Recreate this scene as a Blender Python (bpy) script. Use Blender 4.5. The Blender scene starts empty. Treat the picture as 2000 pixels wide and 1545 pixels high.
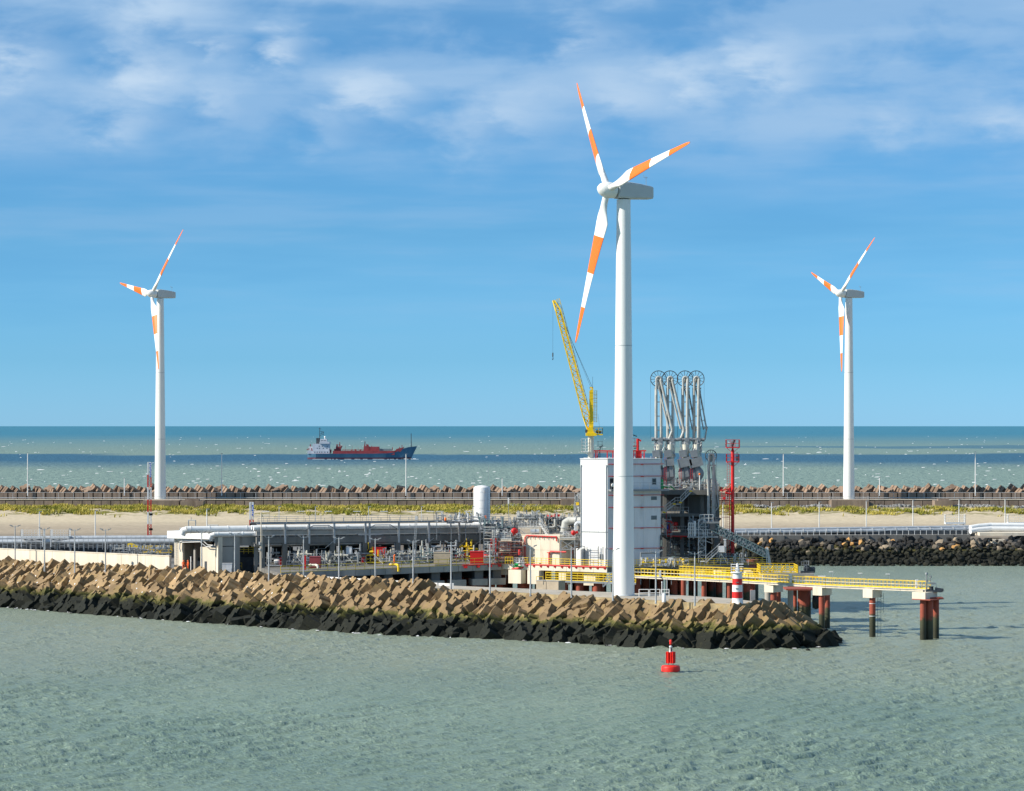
import bpy, bmesh, math, random
import numpy as np
from mathutils import Vector, Matrix
R = math.radians
rnd = random.Random(7)
S = bpy.context.scene
COL = S.collection

# ------------------------------------------------------------------ camera
F, EYE, HY = 5500.0, 32.0, 831.0          # focal length in pixels of the 2000 px photo, eye height, horizon row
cd = bpy.data.cameras.new('camera')
cam = bpy.data.objects.new('camera', cd); COL.objects.link(cam)
cam.location = (0, 0, EYE); cam.rotation_euler = (R(90), 0, 0)
cd.sensor_width = 36; cd.lens = F / 2000 * 36
cd.shift_y = (HY - 772.5) / 2000
cd.clip_start = 1; cd.clip_end = 300000
S.camera = cam

# ------------------------------------------------------------------ light
SUN_EL, SUN_A = 33.0, 14.0                # elevation; degrees from the left towards the camera
sv = Vector((-math.cos(R(SUN_EL)) * math.cos(R(SUN_A)), -math.cos(R(SUN_EL)) * math.sin(R(SUN_A)), math.sin(R(SUN_EL))))
sl = bpy.data.lights.new('sun', 'SUN'); sl.energy = 5.0; sl.angle = R(0.53); sl.color = (1.0, 0.93, 0.82)
sun = bpy.data.objects.new('sun', sl); COL.objects.link(sun)
sun.rotation_euler = sv.to_track_quat('Z', 'Y').to_euler(); sun.location = (-200, 100, 200)

S.view_settings.view_transform = 'Standard'; S.view_settings.look = 'None'
S.view_settings.exposure = 0.42; S.view_settings.gamma = 1.0; S.view_settings.use_curve_mapping = False
S.render.engine = 'CYCLES'
S.cycles.max_bounces = 5; S.cycles.diffuse_bounces = 2; S.cycles.glossy_bounces = 3
S.cycles.transmission_bounces = 2; S.cycles.use_denoising = True
S.cycles.caustics_reflective = False; S.cycles.caustics_refractive = False

world = bpy.data.worlds.new('World'); S.world = world; world.use_nodes = True

class NT:
    """tiny node helper"""
    def __init__(s, tree): s.t = tree; tree.nodes.clear()
    def n(s, typ, **kw):
        x = s.t.nodes.new(typ)
        for k, v in kw.items(): setattr(x, k, v)
        return x
    def l(s, a, b): s.t.links.new(a, b)
    def put(s, sock, v):
        if isinstance(v, bpy.types.NodeSocket): s.l(v, sock)
        elif isinstance(v, (tuple, list)) and len(v) == 3 and sock.type == 'RGBA': sock.default_value = (*v, 1)
        else: sock.default_value = v
    def math(s, op, a, b=0.0, c=0.0, clamp=False):
        x = s.n('ShaderNodeMath', operation=op, use_clamp=clamp)
        for i, v in enumerate((a, b, c)): s.put(x.inputs[i], v)
        return x.outputs[0]
    def vmath(s, op, a, b=(0, 0, 0)):
        x = s.n('ShaderNodeVectorMath', operation=op)
        s.put(x.inputs[0], a); s.put(x.inputs[1], b)
        return x.outputs['Value'] if op in ('DISTANCE', 'LENGTH', 'DOT_PRODUCT') else x.outputs[0]
    def noise(s, vec, scale, detail=3, rough=0.55, dist=0.0):
        x = s.n('ShaderNodeTexNoise'); s.put(x.inputs['Vector'], vec)
        x.inputs['Scale'].default_value = scale; x.inputs['Detail'].default_value = detail
        x.inputs['Roughness'].default_value = rough; x.inputs['Distortion'].default_value = dist
        return x.outputs['Fac']
    def ramp(s, v, a, b, lo=0.0, hi=1.0, smooth=True):
        x = s.n('ShaderNodeMapRange', interpolation_type='SMOOTHSTEP' if smooth else 'LINEAR')
        s.put(x.inputs[0], v)
        for i, q in enumerate((a, b, lo, hi)): s.put(x.inputs[1 + i], q)
        return x.outputs[0]
    def mix(s, fac, a, b, mode='MIX'):
        x = s.n('ShaderNodeMix', data_type='RGBA', blend_type=mode)
        s.put(x.inputs[0], fac); s.put(x.inputs[6], a); s.put(x.inputs[7], b)
        return x.outputs[2]
    def comb(s, x_, y_, z_):
        x = s.n('ShaderNodeCombineXYZ')
        for i, v in enumerate((x_, y_, z_)): s.put(x.inputs[i], v)
        return x.outputs[0]
    def sep(s, v):
        x = s.n('ShaderNodeSeparateXYZ'); s.put(x.inputs[0], v); return x.outputs

w = NT(world.node_tree)
tc = w.n('ShaderNodeTexCoord')
sky = w.n('ShaderNodeTexSky', sky_type='NISHITA', sun_disc=False)
sky.sun_elevation = R(SUN_EL); sky.sun_rotation = math.atan2(sv.x, sv.y)
sky.altitude = 0; sky.air_density = 1.0; sky.dust_density = 0.3; sky.ozone_density = 2.5
dx, dy, dz = w.sep(tc.outputs['Generated'])
# colour cast of the clear, rinsed sky (stronger blue-cyan than the plain model gives)
cr = w.n('ShaderNodeValToRGB'); w.l(dz, cr.inputs[0])
stops = [(0.0, (.58, 1.27, 2.50)), (.010, (.50, 1.15, 2.28)), (.024, (.41, 1.00, 1.94)), (.069, (.39, .87, 1.47)), (.147, (.43, .88, 1.30)), (.40, (.62, .92, 1.18)), (1.0, (.8, .95, 1.1))]
el_ = cr.color_ramp.elements
while len(el_) < len(stops): el_.new(.5)
for e_, (p_, c_) in zip(el_, stops): e_.position = p_; e_.color = (*[v_ / 3 for v_ in c_], 1)
tint = w.mix(1.0, cr.outputs[0], (3.0, 3.0, 3.0), 'MULTIPLY')
base = w.mix(1.0, sky.outputs[0], tint, 'MULTIPLY')
# clouds: noise over the whole sky dome, flattened along the horizon, plus a few heaped puffs
dv = w.comb(dx, dy, w.math('MULTIPLY', dz, 2.4))
n0 = w.noise(w.comb(dx, dy, w.math('MULTIPLY', dz, 4.2)), 8.5, 3, 0.5, 0.3)
n1 = w.noise(dv, 24, 5, 0.56, 0.3)
n2 = w.noise(w.vmath('ADD', dv, (3.1, 1.7, 0.4)), 48, 5, 0.56, 0.25)
n3 = w.noise(w.comb(dx, dy, w.math('MULTIPLY', dz, 9.0)), 7, 4, 0.55)
wv = w.math('MULTIPLY', w.math('SUBTRACT', n0, 0.5), 0.05)
hgt = w.ramp(w.math('ADD', dz, wv), 0.078, 0.112)
field = w.math('ADD', w.math('ADD', w.math('MULTIPLY', n0, 0.38), w.math('MULTIPLY', n1, 0.43)), w.math('MULTIPLY', n2, 0.19))
veil = w.math('MULTIPLY', w.ramp(field, 0.39, 0.57, 0.14, 1.0), hgt)
streak = w.math('MULTIPLY', w.ramp(n3, 0.46, 0.66), w.ramp(dz, 0.018, 0.06))
dark = w.math('MULTIPLY', w.ramp(n3, 0.50, 0.34), w.ramp(dz, 0.02, 0.05))
ay = w.math('MAXIMUM', dy, 0.05)
pv = w.comb(w.math('DIVIDE', dx, ay), w.math('MULTIPLY', w.math('DIVIDE', dz, ay), 1.55), 0.0)
wob = w.math('MULTIPLY', w.math('SUBTRACT', n2, 0.5), 0.034)
wob1 = w.math('MULTIPLY', w.math('SUBTRACT', n1, 0.5), 0.040)
pvw = w.vmath('ADD', pv, w.comb(w.math('ADD', wob, wob1), w.math('SUBTRACT', w.math('MULTIPLY', wob, 0.9), w.math('MULTIPLY', wob1, .6)), 0.0))
puffs = None
for (px, py, rad, amp) in ((532, 92, 62, 1.0), (400, 90, 64, 0.85), (300, 132, 110, 0.62), (735, 188, 85, 0.62), (238, 235, 90, 0.58),
                           (900, 262, 120, 0.6), (1010, 232, 110, 0.5), (1500, 130, 110, 0.6), (1370, 150, 95, 0.45), (1140, 62, 80, 0.5),
                           (20, 105, 110, 0.72), (1985, 240, 95, 0.5), (330, 28, 130, 0.45), (430, 205, 80, 0.4), (640, 262, 75, 0.35), (1230, 190, 110, .35), (1760, 255, 90, .3)):
    c = ((px - 1000) / F, (HY - py) / F * 1.55, 0.0)
    d = w.vmath('DISTANCE', pvw, c)
    g = w.ramp(d, rad / F * 1.35, 0.0, 0.0, amp)
    puffs = g if puffs is None else w.math('MAXIMUM', puffs, g)
puffs = w.math('MULTIPLY', puffs, w.ramp(n2, 0.30, 0.62, 0.62, 1.0))
base = w.mix(w.math('MULTIPLY', dark, 0.30), base, w.mix(1.0, base, (0.72, 0.86, 0.93), 'MULTIPLY'))
cl = w.math('ADD', w.math('MULTIPLY', veil, 0.56), w.math('MULTIPLY', streak, 0.22))
cl = w.math('ADD', cl, w.math('MULTIPLY', puffs, 0.50), clamp=True)
cloudcol = w.mix(puffs, (4.2, 6.3, 8.9), (6.9, 8.4, 10.0))
skyc = w.mix(cl, base, cloudcol)
bg = w.n('ShaderNodeBackground'); w.l(skyc, bg.inputs[0]); bg.inputs[1].default_value = 0.069
wo = w.n('ShaderNodeOutputWorld'); w.l(bg.outputs[0], wo.inputs[0])
# ------------------------------------------------------------------ helpers
def X(px, Y): return (px - 1000) * Y / F
def Z(py, Y): return EYE - (py - HY) * Y / F
def YG(py, z): return F * (EYE - z) / (py - HY)
def P(px, py, Y): return Vector((X(px, Y), Y, Z(py, Y)))
def G(px, py, z):
    Y = YG(py, z); return Vector((X(px, Y), Y, z))

class MB:
    """collects shapes for ONE mesh object"""
    def __init__(s): s.v = []; s.f = []; s.m = []; s.sm = []
    def add(s, vs, fs, m=0, smooth=False):
        o = len(s.v); s.v += [tuple(q) for q in vs]
        for f in fs: s.f.append([o + i for i in f]); s.m.append(m); s.sm.append(smooth)
        return s
    def boxv(s, c, a, b, d, m=0):
        c, a, b, d = map(Vector, (c, a, b, d))
        vs = [c - a - b - d, c + a - b - d, c + a + b - d, c - a + b - d, c - a - b + d, c + a - b + d, c + a + b + d, c - a + b + d]
        return s.add(vs, [(0, 3, 2, 1), (4, 5, 6, 7), (0, 1, 5, 4), (1, 2, 6, 5), (2, 3, 7, 6), (3, 0, 4, 7)], m)
    def box(s, x0, x1, y0, y1, z0, z1, m=0):
        return s.boxv(((x0 + x1) / 2, (y0 + y1) / 2, (z0 + z1) / 2), ((x1 - x0) / 2, 0, 0), (0, (y1 - y0) / 2, 0), (0, 0, (z1 - z0) / 2), m)
    def bar(s, a, b, r, n=4, m=0, r2=None):
        a, b = Vector(a), Vector(b); d = b - a
        if d.length < 1e-6: return s
        d.normalize(); up = Vector((0, 0, 1)) if abs(d.z) < 0.95 else Vector((1, 0, 0))
        u = d.cross(up).normalized(); v = d.cross(u); r2 = r if r2 is None else r2
        off = math.pi / 4 if n == 4 else 0
        ca = [a + (u * math.cos(off + i * 2 * math.pi / n) + v * math.sin(off + i * 2 * math.pi / n)) * r for i in range(n)]
        cb = [b + (u * math.cos(off + i * 2 * math.pi / n) + v * math.sin(off + i * 2 * math.pi / n)) * r2 for i in range(n)]
        s.add(ca + cb, [(i, (i + 1) % n, n + (i + 1) % n, n + i) for i in range(n)], m, n > 5)
        s.add(ca, [tuple(range(n - 1, -1, -1))], m); s.add(cb, [tuple(range(n))], m)
        return s
    def tube(s, pts, r, n=8, m=0):
        pts = [Vector(q) for q in pts]
        for i in range(len(pts) - 1):
            a, b = pts[i], pts[i + 1]; d = (b - a).normalized()
            s.bar(a - (d * r * 0.35 if i else d * 0), b + (d * r * 0.35 if i < len(pts) - 2 else d * 0), r, n, m)
        return s
    def lathe(s, prof, n=16, c=(0, 0, 0), ax=(0, 0, 1), m=0, mats=None):
        ax = Vector(ax).normalized(); c = Vector(c)
        up = Vector((0, 0, 1)) if abs(ax.z) < 0.9 else Vector((1, 0, 0))
        u = ax.cross(up).normalized(); v = ax.cross(u); o = len(s.v)
        for (r, z) in prof:
            for i in range(n):
                t = 2 * math.pi * i / n
                s.v.append(tuple(c + ax * z + (u * math.cos(t) + v * math.sin(t)) * max(r, 1e-4)))
        for k in range(len(prof) - 1):
            for i in range(n):
                j = (i + 1) % n
                s.f.append([o + k * n + i, o + k * n + j, o + (k + 1) * n + j, o + (k + 1) * n + i])
                s.m.append(mats[k] if mats else m); s.sm.append(True)
        for k, rev in ((0, True), (len(prof) - 1, False)):
            if prof[k][0] > 1e-3:
                q = list(range(len(s.v), len(s.v) + n)); s.v += [s.v[o + k * n + i] for i in range(n)]
                s.f.append(q[::-1] if rev else q); s.m.append(mats[min(k, len(mats) - 1)] if mats else m); s.sm.append(False)
        return s
    def cyl(s, x, y, z0, z1, r, r2=None, n=12, m=0):
        return s.lathe([(r, z0), (r if r2 is None else r2, z1)], n, (x, y, 0), (0, 0, 1), m)
    def prism(s, poly, ext, m=0):
        ext = Vector(ext); a = [Vector(q) for q in poly]; b = [q + ext for q in a]; n = len(a)
        s.add(a + b, [(i, (i + 1) % n, n + (i + 1) % n, n + i) for i in range(n)] + [tuple(range(n - 1, -1, -1)), tuple(range(n, 2 * n))], m)
        return s
    def rail(s, pts, h=1.1, step=1.5, r=0.03, n=2, m=0, toe=False):
        pts = [Vector(q) for q in pts]; up = Vector((0, 0, 1))
        for a, b in zip(pts, pts[1:]):
            L = (b - a).length; k = max(1, round(L / step))
            for i in range(k + 1):
                q = a.lerp(b, i / k); s.bar(q, q + up * h, r, 4, m)
            for j in range(1, n + 1): s.bar(a + up * h * j / n, b + up * h * j / n, r, 4, m)
            if toe: s.bar(a + up * 0.09, b + up * 0.09, 0.07, 4, m)
        return s
    def stairs(s, a, b, wid=0.9, m=0, mr=None, side=(0, 1, 0), rail=True, treads=True):
        a, b, sd = Vector(a), Vector(b), Vector(side).normalized() * wid
        n = max(3, int(abs(b.z - a.z) / 0.28))
        for o in (Vector((0, 0, 0)), sd):
            s.bar(a + o, b + o, 0.09, 4, m)
            if rail:
                h = Vector((0, 0, 1.05)); s.bar(a + o + h, b + o + h, 0.04, 4, m); s.bar(a + o + h * .5, b + o + h * .5, 0.03, 4, m)
                for i in range(0, n + 1, 3):
                    q = a.lerp(b, i / n) + o; s.bar(q, q + h, 0.03, 4, m)
        if treads:
            dr = (b - a); dr.z = 0; dr = dr.normalized() * 0.13 if dr.length > .01 else Vector((.13, 0, 0))
            for i in range(1, n):
                q = a.lerp(b, i / n) + sd / 2
                s.boxv(q, sd / 2, dr, (0, 0, 0.02), m if mr is None else mr)
        return s
    def ladder(s, a, b, wid=0.45, side=(1, 0, 0), m=0, r=0.035, cage=False):
        a, b, sd = Vector(a), Vector(b), Vector(side).normalized() * wid
        s.bar(a, b, r, 4, m); s.bar(a + sd, b + sd, r, 4, m)
        k = max(2, int((b - a).length / 0.4))
        for i in range(1, k): s.bar(a.lerp(b, i / k), a.lerp(b, i / k) + sd, r * .7, 4, m)
        return s
    def truss(s, a, b, w=1.0, d=1.0, seg=8, r=0.06, rb=0.04, side=(0, 1, 0), up=None, m=0, w2=None, d2=None):
        """four-chord lattice between a and b; taper with w2, d2"""
        a, b = Vector(a), Vector(b); ax = (b - a).normalized(); sd = Vector(side).normalized()
        u = ax.cross(sd).normalized() if up is None else Vector(up).normalized()
        w2 = w if w2 is None else w2; d2 = d if d2 is None else d2
        def cs(t):
            c = a.lerp(b, t); ww = (w + (w2 - w) * t) / 2; dd = (d + (d2 - d) * t) / 2
            return [c + sd * ww + u * dd, c - sd * ww + u * dd, c - sd * ww - u * dd, c + sd * ww - u * dd]
        p = [cs(i / seg) for i in range(seg + 1)]
        for k in range(4): s.bar(p[0][k], p[-1][k], r, 4, m)
        for i in range(seg):
            for k in range(4):
                j = (k + 1) % 4
                if (i + k) % 2: s.bar(p[i][k], p[i + 1][j], rb, 4, m)
                else: s.bar(p[i][j], p[i + 1][k], rb, 4, m)
                s.bar(p[i + 1][k], p[i + 1][j], rb, 4, m)
        return s
    def mesh(s, name, mats):
        me = bpy.data.meshes.new(name); me.from_pydata(s.v, [], s.f)
        for q in (mats if isinstance(mats, (list, tuple)) else [mats]): me.materials.append(q)
        me.polygons.foreach_set('material_index', s.m); me.polygons.foreach_set('use_smooth', s.sm)
        me.update(); return me
    def build(s, name, mats, parent=None, world=False, loc=None):
        if world and parent is not None:
            inv = Matrix.Rotation(-parent.rotation_euler.z, 4, 'Z') @ Matrix.Translation(-parent.location)
            s.v = [tuple(inv @ Vector(q)) for q in s.v]
        o = bpy.data.objects.new(name, s.mesh(name, mats)); COL.objects.link(o)
        if parent is not None: o.parent = parent
        if loc is not None: o.location = loc
        return o

def thing(name, label, cat, loc=(0, 0, 0), rz=0.0, group=None):
    o = bpy.data.objects.new(name, None); COL.objects.link(o)
    o.empty_display_size = 0.5
    o.location = loc; o.rotation_euler = (0, 0, rz); o['label'] = label; o['category'] = cat
    if group: o['group'] = group
    return o
def tag(o, label, cat, group=None):
    o['label'] = label; o['category'] = cat
    if group: o['group'] = group
    return o
def kind(o, k): o['kind'] = k; return o
def put(name, me, loc, rot=(0, 0, 0), scale=(1, 1, 1), parent=None):
    o = bpy.data.objects.new(name, me); COL.objects.link(o); o.parent = parent
    o.location = loc; o.rotation_euler = rot; o.scale = scale; return o
def copy_tree(o, parent=None, loc=None, rz=None, label=None):
    c = o.copy(); COL.objects.link(c); c.parent = parent
    if loc is not None: c.location = loc
    if rz is not None: c.rotation_euler = (0, 0, rz)
    if label: c['label'] = label
    for ch in list(o.children): copy_tree(ch, c)
    return c

# ------------------------------------------------------------------ materials
def mk(name, col, rough=0.6, metal=0.0, var=0.12, scale=0.8, bump=0.0, spec=0.4, stain=None, stain_amt=0.0, streak=False, bscale=None):
    m = bpy.data.materials.new(name); m.use_nodes = True; t = NT(m.node_tree)
    out = t.n('ShaderNodeOutputMaterial'); b = t.n('ShaderNodeBsdfPrincipled'); t.l(b.outputs[0], out.inputs[0])
    pos = t.n('ShaderNodeNewGeometry').outputs['Position']
    vec = t.vmath('MULTIPLY', pos, (1, 1, 0.18)) if streak else pos
    n = t.noise(vec, scale, 5, 0.6)
    f = t.ramp(n, 0.28, 0.72, 1 - var, 1 + var)
    c = t.mix(1.0, col, t.comb(f, f, f), 'MULTIPLY')
    if stain is not None:
        k = t.math('MULTIPLY', t.ramp(t.noise(t.vmath('ADD', vec, (11, 5, 3)), scale * 1.7, 6, 0.65), 0.5, 0.72), stain_amt)
        c = t.mix(k, c, stain)
    t.l(c, b.inputs['Base Color'])
    b.inputs['Roughness'].default_value = rough; b.inputs['Metallic'].default_value = metal
    b.inputs['Specular IOR Level'].default_value = spec
    if bump:
        bp = t.n('ShaderNodeBump'); bp.inputs['Strength'].default_value = bump; bp.inputs['Distance'].default_value = 0.1
        t.l(t.noise(pos, bscale or scale * 6, 5, 0.65), bp.inputs['Height']); t.l(bp.outputs[0], b.inputs['Normal'])
    return m
M = {}
M['white'] = mk('white_paint', (0.80, 0.80, 0.77), 0.45, var=0.04, stain=(0.55, 0.52, 0.45), stain_amt=0.18, streak=True)
M['tower'] = mk('tower_paint', (0.78, 0.79, 0.76), 0.38, var=0.03, scale=0.3, stain=(0.60, 0.60, 0.55), stain_amt=0.22, streak=True)
M['orange'] = mk('orange_paint', (0.90, 0.17, 0.012), 0.42, var=0.05)
M['clad'] = mk('white_cladding', (0.70, 0.71, 0.71), 0.5, var=0.08, scale=0.45, stain=(0.42, 0.37, 0.31), stain_amt=0.42, streak=True)
M['galv'] = mk('galvanised_steel', (0.46, 0.47, 0.47), 0.45, 0.35, var=0.15)
M['pipe'] = mk('light_pipe', (0.45, 0.455, 0.42), 0.42, 0.05, var=0.12, stain=(0.35, 0.33, 0.3), stain_amt=0.35)
M['alu'] = mk('aluminium_jacket', (0.48, 0.51, 0.53), 0.34, 0.35, var=0.16)
M['grey'] = mk('grey_steel', (0.24, 0.26, 0.27), 0.5, 0.1, var=0.15)
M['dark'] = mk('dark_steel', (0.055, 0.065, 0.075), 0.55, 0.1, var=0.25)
M['black'] = mk('black_rubber', (0.018, 0.018, 0.02), 0.6, var=0.2)
M['cream'] = mk('cream_steel', (0.66, 0.63, 0.52), 0.45, var=0.10, stain=(0.4, 0.33, 0.22), stain_amt=0.25, streak=True)
M['yellow'] = mk('yellow_paint', (0.90, 0.60, 0.008), 0.45, var=0.10, stain=(0.4, 0.2, 0.03), stain_amt=0.2)
M['railyel'] = mk('yellow_railing', (0.85, 0.59, 0.03), 0.5, var=0.08)
M['red'] = mk('red_paint', (0.62, 0.018, 0.016), 0.4, var=0.10)
M['buoy'] = mk('buoy_red', (0.78, 0.022, 0.012), 0.5, var=0.18, scale=2.2, stain=(0.36, 0.05, 0.035), stain_amt=0.55)
M['hazedwhite'] = mk('hazed_ship_white', (0.52, 0.55, 0.60), 0.5, var=0.08, scale=.3)  # ship's white dulled to stand for distance haze
M['pilered'] = mk('oxide_red_pile', (0.33, 0.085, 0.055), 0.6, var=0.16, scale=0.7, stain=(0.16, 0.06, 0.04), stain_amt=0.5, streak=True)
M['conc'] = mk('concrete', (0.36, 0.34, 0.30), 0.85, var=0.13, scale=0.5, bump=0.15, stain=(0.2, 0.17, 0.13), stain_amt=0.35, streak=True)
M['concd'] = mk('shaded_concrete', (0.17, 0.165, 0.15), 0.88, var=0.16, scale=0.5, bump=0.15, stain=(0.09, 0.08, 0.065), stain_amt=0.4, streak=True)  # the concrete again, with shade darkened into its colour
M['nac'] = mk('shaded_nacelle_grey', (0.50, 0.53, 0.53), 0.4, var=0.04, scale=0.4)  # white greyed down to deepen the nacelle's shaded side
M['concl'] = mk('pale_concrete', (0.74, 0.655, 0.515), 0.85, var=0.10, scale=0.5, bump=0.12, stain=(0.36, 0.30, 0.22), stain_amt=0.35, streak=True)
M['conwall'] = mk('brown_concrete', (0.27, 0.205, 0.155), 0.9, var=0.22, scale=0.35, bump=0.2, stain=(0.12, 0.085, 0.06), stain_amt=0.55, streak=True)
M['road'] = mk('road_concrete', (0.42, 0.38, 0.31), 0.9, var=0.14, scale=0.25, bump=0.1, stain=(0.30, 0.26, 0.2), stain_amt=0.4)
M['lichen'] = mk('lichen_kerb', (0.36, 0.285, 0.16), 0.9, var=0.3, scale=0.8, bump=0.3, stain=(0.44, 0.25, 0.04), stain_amt=0.6)
M['glass'] = mk('window_glass', (0.035, 0.05, 0.06), 0.12, var=0.1, spec=0.6)
M['green'] = mk('green_paint', (0.02, 0.42, 0.10), 0.5, var=0.15)
M['blue'] = mk('blue_paint', (0.03, 0.10, 0.55), 0.5, var=0.1)
M['teal'] = mk('teal_steel', (0.16, 0.24, 0.25), 0.5, var=0.15)
M['beige'] = mk('beige_crate', (0.46, 0.38, 0.27), 0.7, var=0.12)
M['hull'] = mk('hull_blue', (0.065, 0.165, 0.25), 0.5, var=0.12, scale=0.15, stain=(0.10, 0.16, 0.2), stain_amt=0.4, streak=True)  # blue muted to stand for distance haze
M['boot'] = mk('boot_topping', (0.14, 0.05, 0.075), 0.6, var=0.2, scale=0.2)
M['deckred'] = mk('deck_maroon', (0.26, 0.045, 0.05), 0.6, var=0.2, scale=0.2)
M['skin'] = mk('skin', (0.5, 0.32, 0.24), 0.6, var=0.05)
M['hivis'] = mk('orange_coverall', (0.85, 0.12, 0.02), 0.7, var=0.1, scale=3)

def tidal(name, dry, lo, hi, weed=(0.010, 0.012, 0.008), olive=(0.10, 0.095, 0.022), var=0.22, scale=0.45, bump=0.5, objvar=0.2, lich=0.0, tints=None, rough=0.9):
    """stone or steel whose lower, tide-washed part carries dark weed and a green fringe"""
    m = bpy.data.materials.new(name); m.use_nodes = True; t = NT(m.node_tree)
    out = t.n('ShaderNodeOutputMaterial'); b = t.n('ShaderNodeBsdfPrincipled'); t.l(b.outputs[0], out.inputs[0])
    pos = t.n('ShaderNodeNewGeometry').outputs['Position']
    rn = t.n('ShaderNodeObjectInfo').outputs['Random']
    f = t.math('MULTIPLY', t.ramp(t.noise(pos, scale, 6, 0.62), 0.25, 0.75, 1 - var, 1 + var), t.ramp(rn, 0, 1, 1 - objvar, 1 + objvar, False))
    c = dry
    if tints:
        c = tints[0]
        for i, q in enumerate(tints[1:]):
            c = t.mix(t.ramp(rn, q[0], q[0] + 0.02), c, q[1])
    c = t.mix(1.0, c, t.comb(f, f, f), 'MULTIPLY')
    sp = t.ramp(t.noise(pos, 5.0, 3, 0.7), 0.60, 0.75)
    c = t.mix(t.math('MULTIPLY', sp, 0.35), c, (0.13, 0.10, 0.07))
    if lich:
        c = t.mix(t.math('MULTIPLY', t.ramp(t.noise(t.vmath('ADD', pos, (7, 3, 9)), 0.5, 4, 0.6), 0.52, 0.66), lich), c, (0.36, 0.26, 0.06))
    z = t.sep(pos)[2]
    zz = t.math('ADD', z, t.math('MULTIPLY', t.math('SUBTRACT', t.noise(pos, 0.33, 6, 0.7), 0.5), 4.2))
    c = t.mix(t.ramp(zz, hi + 0.7, hi), c, olive)
    wd = t.mix(t.ramp(t.noise(pos, 2.2, 5, 0.7), 0.5, 0.75), weed, (0.034, 0.034, 0.018))
    c = t.mix(t.ramp(zz, hi + 0.25, lo), c, wd)
    t.l(c, b.inputs['Base Color'])
    b.inputs['Roughness'].default_value = rough; b.inputs['Specular IOR Level'].default_value = 0.3
    bp = t.n('ShaderNodeBump'); bp.inputs['Strength'].default_value = bump; bp.inputs['Distance'].default_value = 0.15
    t.l(t.noise(pos, 2.5, 6, 0.7), bp.inputs['Height']); t.l(bp.outputs[0], b.inputs['Normal'])
    return m
M['block'] = tidal('armour_concrete', (0.285, 0.196, 0.103), 2.2, 2.9, lich=0.22, objvar=0.26)
M['rock'] = tidal('quarry_rock', (0.2, 0.18, 0.15), 2.2, 3.1, objvar=0.3,
                  tints=[(0.028, 0.028, 0.027), (0.52, (0.075, 0.067, 0.056)), (0.74, (0.23, 0.185, 0.13)), (0.92, (0.42, 0.23, 0.08))], weed=(0.014, 0.015, 0.011), olive=(0.035, 0.035, 0.018))
M['pile'] = tidal('tidal_pile', (0.31, 0.075, 0.045), 0.9, 3.0, weed=(0.034, 0.036, 0.022), olive=(0.060, 0.064, 0.034), var=0.14, objvar=0.05, bump=0.25, rough=0.65)
M['core'] = tidal('rubble_core', (0.035, 0.028, 0.02), 2.9, 3.2)  # near-black colour stands for the shade in gaps between blocks
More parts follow.
